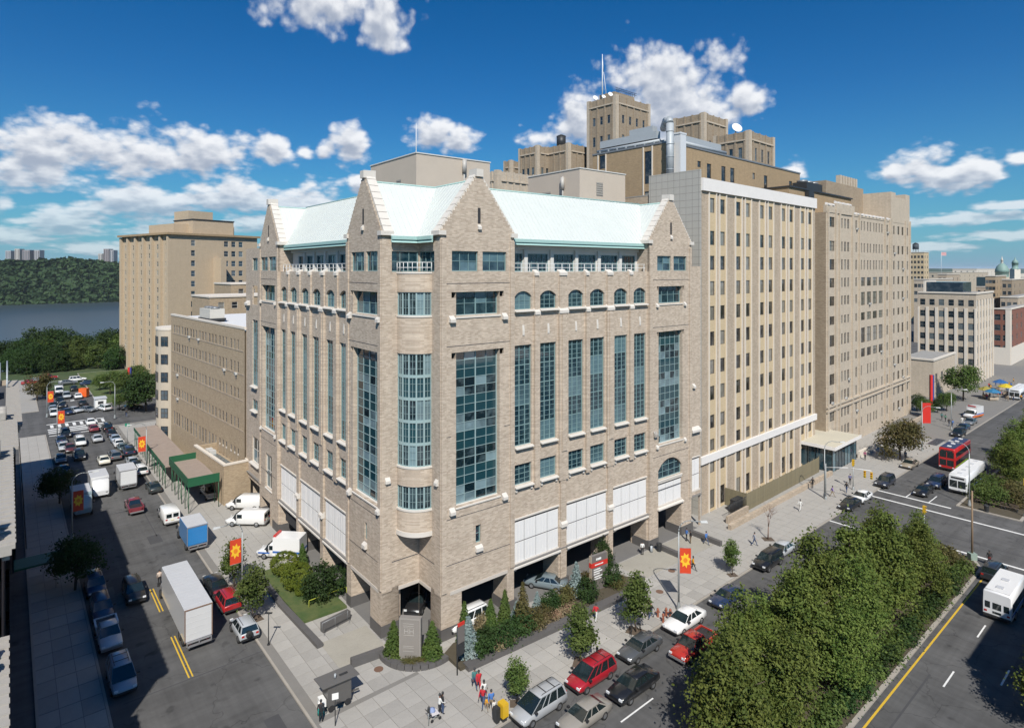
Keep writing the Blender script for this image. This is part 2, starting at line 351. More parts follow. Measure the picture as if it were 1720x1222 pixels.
# worn asphalt: wheel tracks along both streets, oil, mends and cracks
def wear(m):
    global nt
    keep = nt; nt = m.node_tree; b = [n for n in nt.nodes if n.type == 'BSDF_PRINCIPLED'][0]; src = b.inputs['Base Color'].links[0].from_socket
    tcn = N('ShaderNodeTexCoord'); v = None
    for ang, ln in ((SA, .030), (BA, .030)):
        mp = N('ShaderNodeMapping', vector_type='TEXTURE'); mp.inputs['Rotation'].default_value = (0,0,ang); mp.inputs['Scale'].default_value = (1/ln,1/.75,1); lk(mp.inputs[0], tcn.outputs['Object'])
        n_ = N('ShaderNodeTexNoise', noise_dimensions='2D'); n_.inputs['Scale'].default_value = 1.0; n_.inputs['Detail'].default_value = 4; n_.inputs['Roughness'].default_value = .6; lk(n_.inputs['Vector'], mp.outputs[0])
        t = mt('MULTIPLY', mt('SUBTRACT', n_.outputs[0], .5), .75); v = t if v is None else mt('ADD', v, t)
    st = N('ShaderNodeTexNoise', noise_dimensions='2D'); st.inputs['Scale'].default_value = .11; st.inputs['Detail'].default_value = 6; st.inputs['Roughness'].default_value = .7; lk(st.inputs['Vector'], tcn.outputs['Object'])
    v = mt('ADD', v, mt('MULTIPLY', mt('SUBTRACT', st.outputs[0], .5), .9))
    dw = N('ShaderNodeTexNoise', noise_dimensions='2D'); dw.inputs['Scale'].default_value = .5; dw.inputs['Detail'].default_value = 3; lk(dw.inputs['Vector'], tcn.outputs['Object'])
    vo = N('ShaderNodeTexVoronoi', feature='DISTANCE_TO_EDGE', voronoi_dimensions='2D'); vo.inputs['Scale'].default_value = .16; lk(vo.inputs['Vector'], vmath('ADD', tcn.outputs['Object'], vmath('MULTIPLY', dw.outputs['Color'], (2.2,2.2,0.))))
    cr = mt('MULTIPLY', mt('SUBTRACT', 1.0, smooth(vo.outputs['Distance'], .003, .012)), -.30)
    ob = N('ShaderNodeTexNoise', noise_dimensions='2D'); ob.inputs['Scale'].default_value = .55; ob.inputs['Detail'].default_value = 2; lk(ob.inputs['Vector'], tcn.outputs['Object'])
    oil = mt('MULTIPLY', smooth(ob.outputs[0], .66, .78), -.38)
    v = mt('ADD', mt('ADD', v, cr), mt('ADD', oil, 1.0))
    hv = N('ShaderNodeHueSaturation'); lk(hv.inputs['Color'], src); lk(hv.inputs['Value'], v); lk(b.inputs['Base Color'], hv.outputs[0]); nt = keep
wear(m_asph)
# terrain: city plateau, slope to the river, bed, and the wooded bluffs on the far shore
WD = Vector((-BN.x, -BN.y))
def terrain_z(x, y):
    wc = (x-K0.x)*WD.x + (y-K0.y)*WD.y; nc = x*BD.x + y*BD.y
    if wc < 215: return -.35
    if wc < 600: 
        t = (wc-215)/385; return -.35 - 56*t*t*(3-2*t)
    if wc < 1850: return -58
    t = min(1, (wc-1850)/330); t = t*t*(3-2*t)
    bump = 7*math.sin(nc*.004+1)+4*math.sin(nc*.011)+3*math.sin(nc*.027+wc*.01)
    return -58 + t*(105+bump)
ws = [-600,-300,-100,0,100,215]+list(range(230,600,30))+[600,900,1400,1830]+list(range(1850,2300,25))+[2500,3000,4500,7000,12000]
ns = [-2500,-1500,-900]+list(range(-700,2000,50))+[2300,2700,3200,4000,5000,7000,10000,15000,22000]
g = MB(); idx = {}
for i,a in enumerate(ws):
    for j,b in enumerate(ns):
        x = K0.x+WD.x*a+BD.x*b; y = K0.y+WD.y*a+BD.y*b; g.v.append((x,y,terrain_z(x,y)))
nn_ = len(ns)
for i in range(len(ws)-1):
    for j in range(nn_-1):
        g.f.append((i*nn_+j,i*nn_+j+1,(i+1)*nn_+j+1,(i+1)*nn_+j)); g.m.append(1 if ws[i] >= 1850 else 0); g.sm.append(True)
g.build('terrain', [m_terr, m_hill], kind='structure')
g = MB(); q = lambda a,b: (K0.x+WD.x*a+BD.x*b, K0.y+WD.y*a+BD.y*b, -50)
g.quad(q(480,-3000),q(480,22000),q(1900,22000),q(1900,-3000)); g.build('river', m_water, kind='structure')

# woods on the bluffs: leafy tufts too far away to tell apart
def tuft_cloud(name, pts, size, mats, kind, per=1, parent=None):
    n = len(pts); P = np.repeat(np.array(pts), per, 0); k = len(P)
    P = P + rng.normal(0, 1, (k,3))*np.repeat(np.array(size),per)[:,None]*np.array([.45,.45,.3])
    s = np.repeat(np.array(size), per)*rng.uniform(.6,1.2,k)
    th = rng.uniform(0,6.28,k); a = np.stack([np.cos(th),np.sin(th),rng.uniform(-.4,.4,k)],1)
    b = np.stack([-np.sin(th)*.5,np.cos(th)*.5,np.full(k,.8)],1)
    V = np.stack([P-a*s[:,None]-b*s[:,None]*.7, P+a*s[:,None]-b*s[:,None]*.7, P+a*s[:,None]*.8+b*s[:,None]*.7, P-a*s[:,None]*.8+b*s[:,None]*.7],1).reshape(-1,3)
    return quads(name, V, mats, parent=parent, kind=kind)
def quads(name, V, mats, parent=None, mi=None, **kw):
    me = bpy.data.meshes.new(name); n = len(V)//4
    me.vertices.add(n*4); me.vertices.foreach_set('co', np.asarray(V, np.float32).ravel())
    me.loops.add(n*4); me.loops.foreach_set('vertex_index', np.arange(n*4, dtype=np.int32))
    me.polygons.add(n); me.polygons.foreach_set('loop_start', np.arange(0,n*4,4,dtype=np.int32)); me.polygons.foreach_set('loop_total', np.full(n,4,np.int32))
    if mi is not None: me.polygons.foreach_set('material_index', np.asarray(mi,np.int32))
    for m in (mats if isinstance(mats,(list,tuple)) else [mats]): me.materials.append(m)
    me.update(); me.validate(); 
    return link(name, me, parent, **kw)
pts=[]; sz=[]
for _ in range(15000):
    a = 1855 + 330*random.random()**.9; b = random.uniform(-500, 1500)
    x = K0.x+WD.x*a+BD.x*b; y = K0.y+WD.y*a+BD.y*b
    pts.append((x,y,terrain_z(x,y)+random.uniform(0,5))); sz.append(random.uniform(4,8))
m_farleaf = leafmat('far_wood_leaf', (.020,.042,.016), (.045,.075,.026), .1)
w_ = tuft_cloud('bluff_woods', pts, sz, m_farleaf, 'stuff', per=3); w_['label'] = 'dark green woods covering the bluff across the river'; w_['category'] = 'woods'

# asphalt: one sheet over the plateau
g = MB(); rq = [B(-160,120,ROAD),B(460,120,ROAD),B(460,-185,ROAD),B(-160,-185,ROAD)]; g.quad(*[tuple(q_) for q_ in rq])
g.build('road', m_asph, kind='structure')

def ring(poly, inset):
    n = len(poly); out = []
    for i in range(n):
        p0, p1, p2 = [Vector((q[0],q[1])) for q in (poly[i-1], poly[i], poly[(i+1)%n])]
        d1 = (p1-p0).normalized(); d2 = (p2-p1).normalized(); n1 = Vector((-d1.y,d1.x)); n2 = Vector((-d2.y,d2.x))
        k = n1+n2; k = k/max(.2, k.dot(n1)); out.append((p1.x+k.x*inset, p1.y+k.y*inset))
    return out
def pavement(name, poly, kerb=.2, top=0., mtop=None):
    """raised walk with a kerb round it; poly runs anticlockwise"""
    a = sum(poly[i-1][0]*poly[i][1]-poly[i][0]*poly[i-1][1] for i in range(len(poly)))
    if a < 0: poly = poly[::-1]
    g = MB(); g.prism(ring(poly, kerb), ROAD-.1, top-.03, 0); o = g.build(name, mtop or m_conc_d, kind='structure')
    inn = ring(poly, kerb); k = MB(); n = len(poly)
    for i in range(n):
        j = (i+1)%n; p0,p1,q0,q1 = poly[i],poly[j],inn[i],inn[j]
        k.hexa([(p0[0],p0[1],ROAD-.1),(p1[0],p1[1],ROAD-.1),(q1[0],q1[1],ROAD-.1),(q0[0],q0[1],ROAD-.1),(p0[0],p0[1],top),(p1[0],p1[1],top),(q1[0],q1[1],top),(q0[0],q0[1],top)])
    k.build('kerb', m_kerb, o); return o
def v2(p): return (p.x, p.y)
# corner of the big block: side street kerb, rounded corner, avenue kerb
corner = []
cA = S(-4,0); cB = B(-5,0); cC = S(-12.15,0)
for i in range(9):
    t = i/8; q = cA*(1-t)**2 + cC*2*t*(1-t) + cB*t*t; corner.append(v2(q))
plaza_poly = [v2(S(118,0))] + corner + [v2(B(380,0)), v2(B(380,-40)), v2(B(95,-60)), v2(S(118,-60))]
plaza = pavement('pavement', plaza_poly)
# paving slabs
slab_top = MB()
def inside(p, poly):
    c = False; n = len(poly); x,y = p
    for i in range(n):
        x0,y0 = poly[i-1]; x1,y1 = poly[i]
        if (y0 > y) != (y1 > y) and x < (x1-x0)*(y-y0)/(y1-y0)+x0: c = not c
    return c
slabs = []
def slab_field(F, a0, a1, da, o0, o1, do, region, gap=.02):
    na = int(round((a1-a0)/da)); no = int(round((o1-o0)/do))
    for i in range(na):
        for j in range(no):
            A0,A1,O0,O1 = a0+i*da+gap, a0+(i+1)*da-gap, o0+j*do+gap, o0+(j+1)*do-gap
            c = F((A0+A1)/2,(O0+O1)/2)
            if region(c): slabs.append((c, [F(A0,O0),F(A1,O0),F(A1,O1),F(A0,O1)]))
inn = ring(plaza_poly if sum(plaza_poly[i-1][0]*plaza_poly[i][1]-plaza_poly[i][0]*plaza_poly[i-1][1] for i in range(len(plaza_poly)))>0 else plaza_poly[::-1], .25)
def side(c):     # + on the avenue side of the corner's bisector
    return (c-K0).dot(BN) - (c-KS).dot(SN)
def reg_s(c):
    q = [c+SD*x+SN*y for x in(-.7,.7) for y in(-.7,.7)]
    return all(inside(v2(k), inn) for k in q) and (c-KS).dot(SN) > -10.3 and (c-KS).dot(SD) > -2
def reg_b(c):
    q = [c+BD*x+BN*y for x in(-.7,.7) for y in(-.7,.7)]
    return all(inside(v2(k), inn) for k in q) and not ((c-KS).dot(SN) > -10.3 and (c-KS).dot(SD) > -2)
slab_field(S, -2, 118, 1.52, -10.1, -.24, 1.52, reg_s)
slab_field(B, -12, 120, 1.55, -14.2, -.24, 1.55, reg_b)
slabs.sort(key=lambda s: s[0].y)
sm_ = MB(); near = slabs[:300]; rest = slabs[300:]
for c, qd in near:
    ang = math.atan2((qd[1]-qd[0]).y,(qd[1]-qd[0]).x); l = (qd[1]-qd[0]).length/2; w2 = (qd[2]-qd[1]).length/2
    key = 'slab%.2f%.2f'%(l,w2); me = bpy.data.meshes.get(key)
    if me is None: me = MB().box(-l,l,-w2,w2,-.05,0).mesh(key, m_conc); me.name = key
    link('paving_slab', me, plaza, loc=(c.x,c.y,random.uniform(-.006,0)), rz=ang)
for c, qd in rest: sm_.hexa([(q.x,q.y,-.05) for q in qd]+[(q.x,q.y,-.002) for q in qd])
sm_.build('paving_slab', m_conc, plaza, kind='stuff')
# other pavements
# west pavement of the side street (in the shade of the row), avenue malls, east pavement, block beyond
p = pavement('pavement', [v2(S(-45,12.2)),v2(S(118,12.2)),v2(S(118,16.9)),v2(S(-45,16.9))])
g2 = MB()
for i in range(68):
    for j in range(3):
        a0 = -45+.2+i*2.39; o0 = 12.42+j*1.48
        q4 = [S(a0+.03,o0+.02),S(a0+2.36,o0+.02),S(a0+2.36,o0+1.46),S(a0+.03,o0+1.46)]
        if 0 <= i-10 < 30: 
            c = (q4[0]+q4[2])/2; me = bpy.data.meshes.get('slabw') or MB().box(-1.165,1.165,-.72,.72,-.05,0).mesh('slabw', m_conc); link('paving_slab', me, p, loc=(c.x,c.y,random.uniform(-.005,0)), rz=SA)
        else: g2.hexa([(q.x,q.y,-.05) for q in q4]+[(q.x,q.y,0) for q in q4])
g2.build('paving_slab', m_conc, p, kind='stuff')
def mall(a0, a1, name='planted_median'):
    poly = [v2(B(a0,10.2)), v2(B(a0,18.1)), v2(B(a1-3,18.1)), v2(B(a1,16.5)), v2(B(a1,11.6)), v2(B(a1-2,10.2))]
    o = pavement(name, poly, kerb=.35, mtop=m_soil); return o
mall(-70, 62); mall(80.5, 330)
def flat(name, poly, z, m, **kw):
    g = MB(); g.prism(poly, ROAD-.1, z); return g.build(name, m, **kw)
pavement('pavement', [v2(B(-70,31)),v2(B(61,31)),v2(B(61,70)),v2(B(-70,70))], mtop=m_conc)
pavement('pavement', [v2(B(77,31)),v2(B(400,31)),v2(B(400,90)),v2(B(77,90))], mtop=m_conc)
pavement('pavement', [v2(S(147,0)),v2(S(147,-50)),v2(S(210,-50)),v2(S(210,0))], mtop=m_grass)
pavement('pavement', [v2(S(147,12.5)),v2(S(205,12.5)),v2(S(205,40)),v2(S(147,40))], mtop=m_conc)

# ------------------------------------------------------------------ painted lines
zp = ROAD+.004
def strip(mb, F, a0, a1, o0, o1, z=None): 
    z = zp if z is None else z
    q = [F(a0,o0,z),F(a1,o0,z),F(a1,o1,z),F(a0,o1,z)]; mb.poly([tuple(k) for k in q])
def line(name, mats, strips, label, cat='road marking'):
    g = MB()
    for s_ in strips: strip(g, *s_)
    return g.build(name, mats, kind='structure')
line('yellow_lines', m_yellow, [(S,10.2,18.0,5.86,5.98),(S,10.2,18.0,6.16,6.28),(S,23.7,29.6,5.86,5.98),(S,23.7,29.6,6.16,6.28)], '')
line('crosswalk', m_white, [(S,118.6+i*1.9,119.5+i*1.9,.5,11.7) for i in range(0,3)] + [(S,128.5,129.1,.5,11.7),(S,116,116.5,.5,11.7)] + [(S,124.5,127.8,.7+i*1.4,1.3+i*1.4) for i in range(8)], '')
line('lane_lines', m_white, [(B,a,a+3.2,2.75,2.88) for a in (2.2,)] + [(B,a,a+4.2,5.72,5.86) for a in (6.5,-8,22,36,50)] + [(B,a,a+3.1,21.2,21.34) for a in range(-24,61,11)] + [(B,a,a+3.1,24.4,24.54) for a in range(-20,61,11)] + [(B,60,60.3,-.1,10),(B,78.6,79,-.1,10.0),(B,75.1,75.5,-.1,33),(B,62.6,63,10.2,31),(B,59.5,59.9,18.4,31),(B,55.5,59.5,21.2,21.34),(B,79,83,3.9,4.05),(B,79,83,7.0,7.15)], '')
line('yellow_edge_line', m_yellow, [(B,-60,60,18.55,18.72)], '')
line('yellow_edge_line', m_yellow, [(B,82,300,18.55,18.72)], '')
# tar patches and mends in the asphalt
g = MB()
for F,a,o,l,wd in ((S,-1,2.2,3.5,1.2),(S,24,4.0,2.5,1.4),(S,33,8.8,4,1.1),(S,44,3.4,3,1.5),(S,-6,8.6,5,.5),(B,14,8.2,6,.9),(B,40,25,8,.8),(B,10,27,6,1.2),(B,67,14,.18,16),(B,70,9,5,.4),(B,25,20,14,.16),(S,10,5.2,.15,12),(S,30,6,.15,11),(S,55,3,20,.14)):
    strip(g, F, a-l/2, a+l/2, o-wd/2, o+wd/2, ROAD+.0022)
g.build('asphalt_patches', m_asph2, kind='structure')
# ------------------------------------------------------------------ the big brick hospital block with pale green roofs
m_brick = mat('speckled_brick', (.565,.475,.38), .9, var=.27, c2=(.40,.322,.25), kind='brick', bump=.3)
m_trim = mat('white_cast_stone', (.62,.58,.525), .75, var=.06, scale=2)
m_teal = mat('teal_window_frame', (.185,.285,.29), .5, var=.05, scale=3)
m_tealp = mat('pale_teal_mullion', (.28,.38,.385), .5)
m_roof = mat('pale_copper_roof', (.585,.615,.59), .55, var=.07, scale=.5, bump=.2)
m_gutter = mat('verdigris_gutter', (.36,.54,.51), .5, var=.06, scale=2)
m_stucco = mat('white_render', (.62,.605,.57), .8, var=.05, scale=1)
m_beige = mat('beige_render', (.50,.43,.355), .85, var=.08, scale=.35)
m_lint = mat('buff_lintel_stone', (.55,.50,.44), .8, var=.08, scale=2)
m_dark = mat('dark_interior', (.035,.035,.038), .9)
m_panel = mat('white_louvre_panel', (.72,.71,.70), .6, var=.05, scale=1.5)
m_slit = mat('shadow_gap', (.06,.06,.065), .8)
m_rail = mat('white_railing', (.75,.75,.74), .5)
g_teal = glassmat('teal_glass', (.007,.028,.042), (.11,.19,.22), .34)
g_vis = glassmat('vision_glass', (.006,.018,.026), (.20,.29,.32), .42); g_span = glassmat('spandrel_glass', (.012,.050,.066), (.02,.065,.08), .2)
g_dark = glassmat('dark_glass', (.012,.022,.030), (.14,.17,.18), .25)

main = thing('hospital_block', 'speckled brick hospital block with pale green gabled roofs on the street corner', 'building', MO, MA)
PANE = {}
def pane(F, u0, u1, z0, z1, d, m, parent, name='pane'):
    w_, h_ = round(u1-u0,2), round(z1-z0,2); key = (w_,h_,m.name)
    if key not in PANE: PANE[key] = MB().box(-w_/2,w_/2,-.015,.015,0,h_).mesh('pane', m)
    o = link(name, PANE[key], parent); o.matrix_basis = F.mat4((u0+u1)/2, z0, d); return o
def window(F, parent, u0, u1, z0, z1, d=-.42, cols=1, rows=1, fr=None, gl=None, fw=.09, mw=.05, sub=True, sill=None, heavy=(), name='window', muntin=None, arch=0., rowgl=None):
    """frame with bars; panes are pieces of their own"""
    fr = fr or m_teal; gl = gl or g_teal; mb = MB()
    us = [u0+(u1-u0)*i/cols for i in range(cols+1)]; zs = [z0+(z1-z0)*i/rows for i in range(rows+1)] if isinstance(rows,int) else [z0+(z1-z0)*r for r in rows]
    F.box(mb,u0,u0+fw,z0,z1,d-.05,d+.10); F.box(mb,u1-fw,u1,z0,z1,d-.05,d+.10)
    F.box(mb,u0+fw,u1-fw,z0,z0+fw,d-.05,d+.098); F.box(mb,u0+fw,u1-fw,z1-fw,z1,d-.05,d+.098)
    for i in range(1,cols):
        h_ = mw*(3.0 if i in heavy else 1); F.box(mb,us[i]-h_/2,us[i]+h_/2,z0+fw,z1-fw,d-.04,d+.07)
    for z in zs[1:-1]: F.box(mb,u0+fw,u1-fw,z-mw/2,z+mw/2,d-.04,d+.065)
    if muntin:
        nu_, nz_ = muntin
        for i in range(1,nu_*cols):
            if i % nu_: u = u0+(u1-u0)*i/(nu_*cols); F.box(mb,u-.022,u+.022,z0+fw,z1-fw,d-.01,d+.045)
        for k in range(len(zs)-1):
            for i in range(1,nz_): z = zs[k]+(zs[k+1]-zs[k])*i/nz_; F.box(mb,u0+fw,u1-fw,z-.02,z+.02,d-.01,d+.043)
    o = mb.build(name, fr, parent)
    if sub:
        for i in range(cols):
            for k in range(len(zs)-1): pane(F, us[i]+.02, us[i+1]-.02, zs[k]+.02, zs[k+1]-.02, d-.0, rowgl(k) if rowgl else gl, o)
    else:
        pane(F, u0+.03, u1-.03, z0+.03, z1-.03, d, gl, o, 'glass')
    if sill:
        s_ = MB(); F.wedge(s_, u0-sill, u1+sill, z0-.22, z0+.02, d+.1, .12); s_.build('sill', m_trim, o)
    return o
def arch_fill(F, mb, u0, u1, zs, zt, d, depth, n=8):
    """masonry over a segmental arch head: springing at zs, crown at zt"""
    c = (u0+u1)/2; hw = (u1-u0)/2; rise = zt-zs; Rr = (hw*hw+rise*rise)/(2*rise)
    pts = []
    for i in range(n+1):
        x = -hw+2*hw*i/n; pts.append((c+x, zt-Rr+math.sqrt(Rr*Rr-x*x)))
    for i in range(n):
        (a,za),(b,zb) = pts[i],pts[i+1]
        mb.quad(F.p(a,za,d),F.p(b,zb,d),F.p(b,zt+.001,d),F.p(a,zt+.001,d)); mb.quad(F.p(a,za,d),F.p(b,zb,d),F.p(b,zb,d-depth),F.p(a,za,d-depth))
def block(F, u0, u1, z0, z1, d0, d1, name='corbel_block', m=None, zt=None):
    b = MB(); F.wedge(b,u0,u1,z0,z1,d0,d1,0,zt); return b.build(name, m or m_trim, main)

FR = Face((0,-4.2),(1,0),(0,-1)); FL = Face((-4.2,0),(0,1),(-1,0))
N1 = Face((0,0),(1,0),(0,-1)); N2 = Face((0,0),(0,1),(-1,0))
LONG_R = [(9.4,11.75),(13.0,15.4),(17.3,19.7),(20.85,23.3),(25.05,27.45),(28.7,31.05)]
LONG_L = [(8.35,10.7),(12.2,14.55),(16.35,18.8),(20.2,22.55),(24.3,26.7),(28.0,30.35)]
MID = -.30                                      # wall between the gables stands back a little
def facade(F, right):
    LW = LONG_R if right else LONG_L
    g0, g1 = (0.,9.05) if right else (0.,8.1)
    f0, f1 = (31.4,40.4) if right else (30.7,39.0)
    end = 43.1 if right else 47.2
    wall = MB()
    # --- near gable block
    cu = (1.75,7.15) if right else (.9,6.6)
    gt = ((1.25,4.4),(4.95,8.05)) if right else ((.35,3.35),(3.85,6.95))
    op = (1.05,8.1) if right else (.6,7.0)
    sl = (4.1,4.75) if right else (3.2,3.75)
    holes = [(gt[0][0],gt[0][1],35.8,37.8,.3),(gt[1][0],gt[1][1],35.8,37.8,.3),(cu[0]-.55,cu[1]+.55,31.4,33.75,.28),(cu[0]-.55,cu[1]+.55,12.65,27.8,.28),(sl[0],sl[1],8.4,10.2,.3),(op[0],op[1],0,4.4,2.4)]
    F.wall(wall,g0,g1,0,39.4,holes,.3,0,0.)
    # splayed inner jambs of the deep windows
    for (z0,z1) in ((31.4,33.75),(12.65,27.8)):
        for a,b in ((cu[0]-.55,cu[0]),(cu[1],cu[1]+.55)): F.wall(wall,a,b,z0,z1-.55,[],0,0,-.02)
        F.wall(wall,cu[0],cu[1],z0,z1,[(cu[0]+.0,cu[1]-.0,z0,z1)],.6,0,-.02)
    # --- middle
    h = []
    for (a,b) in LW:
        h += [(a,b,17.05,27.85,.32),(a,b,12.9,15.1,.32),(a,b,31.65,33.65,.32)]
    pa = [(LW[0][0]-.3,LW[1][1]+.35),(LW[2][0]-.3,LW[3][1]+.35),(LW[4][0]-.25,LW[5][1]+.15)]
    for (a,b) in pa: h += [(a,b,4.55,9.45,.35),(a+.02,b-.02,0,4.3,2.6)]
    F.wall(wall,g1,f0,0,35.7,h,.32,0,MID)
    for (a,b) in LW: arch_fill(F,wall,a,b,33.1,33.65,MID,.3)
    wall.quad(F.p(g1,0,MID),F.p(g1,0,0),F.p(g1,39.4,0),F.p(g1,39.4,MID)); wall.quad(F.p(f0,0,MID),F.p(f0,0,0),F.p(f0,39.4,0),F.p(f0,39.4,MID))
    wall.quad(F.p(g1,35.7,0),F.p(g1,39.4,0),F.p(g1,39.4,-2.6),F.p(g1,35.7,-2.6)); wall.quad(F.p(f0,35.7,0),F.p(f0,39.4,0),F.p(f0,39.4,-2.6),F.p(f0,35.7,-2.6))
    F.box(wall,g1,f0,35.2,35.7,MID-.5,MID-.001)
    # piers between the windows
    mid = [((LW[i][1]+LW[i+1][0])/2, LW[i+1][0]-LW[i][1]) for i in range(5)]
    for i,(c,wd) in enumerate(mid):
        wide = i % 2 == 1; hw = wd/2-.28
        F.box(wall,c-hw,c+hw,12.2,31.35,MID,MID+.30); F.box(wall,c-hw*.8,c+hw*.8,31.36,35.5,MID,MID+.16)
        if wide: F.box(wall,c-hw*.55,c+hw*.55,15.5,30.9,MID+.30,MID+.42); F.box(wall,c-.42,c+.42,0.0,12.2,MID,MID+.22)
        block(F,c-hw-.03,c+hw+.03,31.05,31.75,MID,MID+.40); block(F,c-hw*.85,c+hw*.85,35.3,35.98,MID-.3,MID+.28)
        if wide: block(F,c-.45,c+.45,6.9,7.7,MID,MID+.45)
    # --- far gable block
    cu2 = (33.3,38.45) if right else (32.2,37.8)
    ft = ((33.0,35.9),(36.45,39.35)) if right else ((31.6,34.8),(35.3,38.4))
    holes = [(ft[0][0],ft[0][1],35.8,37.75,.3),(ft[1][0],ft[1][1],35.8,37.75,.3),(cu2[0]-.35,cu2[1]+.35,31.5,33.75,.28),(cu2[0]-.35,cu2[1]+.35,13.1,27.8,.28)]
    if right: holes += [(33.2,38.2,8.5,11.0,.35),(33.2,38.2,5.0,8.2,.3),(33.2,38.2,0,4.7,2.6)]
    else: holes += [(33.4,36.2,4.9,9.7,.3),(34.2,38.6,0,3.0,2.4)]
    F.wall(wall,f0,f1,0,39.4,holes,.3,0,0.)
    for (z0,z1) in ((31.5,33.75),(13.1,27.8)):
        for a,b in ((cu2[0]-.35,cu2[0]),(cu2[1],cu2[1]+.35)): F.wall(wall,a,b,z0,z1-.5,[],0,0,-.02)
        F.wall(wall,cu2[0],cu2[1],z0,z1,[(cu2[0],cu2[1],z0,z1)],.6,0,-.02)
    if right: arch_fill(F,wall,33.2,38.2,9.7,11.0,0,.35)
    # --- end bay
    if right:
        F.wall(wall,f1,end,0,36.4,[(40.6,42.9,5.1,9.95,.3),(40.7,42.9,0,4.6,.25)],.3,0,-.35)
        wall.quad(F.p(f1,0,-.35),F.p(f1,0,0),F.p(f1,39.4,0),F.p(f1,39.4,-.35))
    else:
        F.wall(wall,f1,end,0,39.2,[(41.2,43.8,18.3,28.3,.3),(41.2,43.8,14.6,16.2,.3),(40.3,43.9,6.6,10.5,.3),(41.2,43.8,35.8,37.7,.3),(41.2,43.8,30.6,33.5,.2),(39.2,47.0,0,3.6,3.)],.3,0,-.35)
        wall.quad(F.p(f1,0,-.35),F.p(f1,0,0),F.p(f1,39.4,0),F.p(f1,39.4,-.35))
    # vertical brick ribs at the gable edges and string courses
    for a,b in ((g0+.0,g0+.55),(g1-.55,g1),(f0,f0+.55),(f1-.5,f1)):
        F.box(wall,a+.003,b-.003,4.6,38.9,0,.13)
    wall.build('wall', m_brick, main)
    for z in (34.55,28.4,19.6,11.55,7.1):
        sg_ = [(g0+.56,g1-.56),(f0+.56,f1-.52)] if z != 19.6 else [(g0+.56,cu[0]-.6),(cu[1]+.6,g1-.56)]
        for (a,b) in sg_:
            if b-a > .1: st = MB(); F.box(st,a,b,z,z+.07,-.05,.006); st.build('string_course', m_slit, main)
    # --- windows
    for a,b in gt: window(F,main,a,b,35.8,37.8,-.28,3,2,sill=.0)
    wl = 4
    window(F,main,cu[0],cu[1],31.4,33.75,-.62,wl,2,heavy=(2,),sill=None); window(F,main,cu[0],cu[1],12.65,27.8,-.62,wl,17,heavy=(2,),fr=m_tealp,mw=.042,rowgl=lambda k: g_vis if (k//2)%2 == 0 else g_span)
    for z in (31.4,12.65):
        s_ = MB(); F.wedge(s_,cu[0]-.1,cu[1]+.1,z-.25,z+.02,-.5,.1); s_.build('sill', m_trim, main)
        block(F,cu[0]-.85,cu[0]-.25,z-.6,z+.05,0,.38); block(F,cu[1]+.25,cu[1]+.85,z-.6,z+.05,0,.38)
    window(F,main,sl[0],sl[1],8.4,10.2,-.28,1,2); block(F,sl[0]-.1,sl[1]+.1,7.6,8.4,-.25,.3,'sill')
    for (a,b) in LW:
        wd = window(F,main,a,b,17.05,27.85,MID-.3,3,5,muntin=(1,4),mw=.10,sill=.05,sub=False)
        for k in range(5):
            z0 = 17.05+10.8*k/5; pane(F,a+.05,b-.05,z0+.04,z0+2.12,MID-.29,g_teal,wd)
        window(F,main,a,b,12.9,15.1,MID-.3,3,2,muntin=(1,2),sub=False,sill=.1)
        window(F,main,a,b,31.65,33.62,MID-.3,3,2,muntin=(1,2),sub=False,sill=.15,name='arched_window')
        block(F,a-.02,a+.22,12.25,12.66,MID,MID+.2); block(F,b-.22,b+.02,12.25,12.66,MID,MID+.2)
        c = (a+b)/2; block(F,c-.14,c+.14,28.9,30.0,MID,MID+.08,'stone_inset')
    # --- white louvre screens over the drive-through
    def screen(a,b,z0,z1,d,nc,nr):
        s_ = MB(); F.box(s_,a,b,z0,z1,d-.12,d-.05,1); F.box(s_,a,b,z1-.18,z1,d-.04,d+.22); F.box(s_,a,b,z0-.05,z0+.12,d-.04,d+.16)
        o = s_.build('louvre_screen', [m_trim, m_slit], main)
        for i in range(nc):
            for k in range(nr):
                u0 = a+(b-a)*i/nc+.03; u1 = a+(b-a)*(i+1)/nc-.03; q0 = z0+.14+(z1-z0-.5)*k/nr; q1 = z0+.14+(z1-z0-.5)*(k+1)/nr-.1
                key = ('lp',round(u1-u0,2),round(q1-q0,2))
                if key not in PANE:
                    p_ = MB(); w_ = (u1-u0)/2; h_ = q1-q0; p_.box(-w_,w_,-.04,.0,0,h_)
                    for r_ in range(4): x = -w_+.2*w_+ r_*(1.6*w_/3); p_.box(x-.03,x+.03,-.075,-.041,0.02,h_-.02)
                    PANE[key] = p_.mesh('panel', m_panel)
                q_ = link('panel', PANE[key], o); q_.matrix_basis = F.mat4((u0+u1)/2,q0,d)
        return o
    for (a,b) in pa:
        screen(a,b,4.55,9.45,MID-.1,4,2)
        b_ = MB(); F.wedge(b_,a-.1,b+.1,4.2,4.56,MID-.4,MID+.35); b_.build('lintel', m_trim, main)
        for u in (a,b-.42): 
            q_ = MB(); q_.hexa([F.p(u,3.5,MID-.5),F.p(u+.42,3.5,MID-.5),F.p(u+.42,3.9,MID+.1),F.p(u,3.9,MID+.1),F.p(u,4.2,MID-.5),F.p(u+.42,4.2,MID-.5),F.p(u+.42,4.2,MID+.3),F.p(u,4.2,MID+.3)]); q_.build('bracket', m_trim, main)
    b_ = MB(); F.box(b_,op[0]-.02,op[1]+.05,4.2,4.55,-.1,.05); b_.build('lintel', m_lint, main)
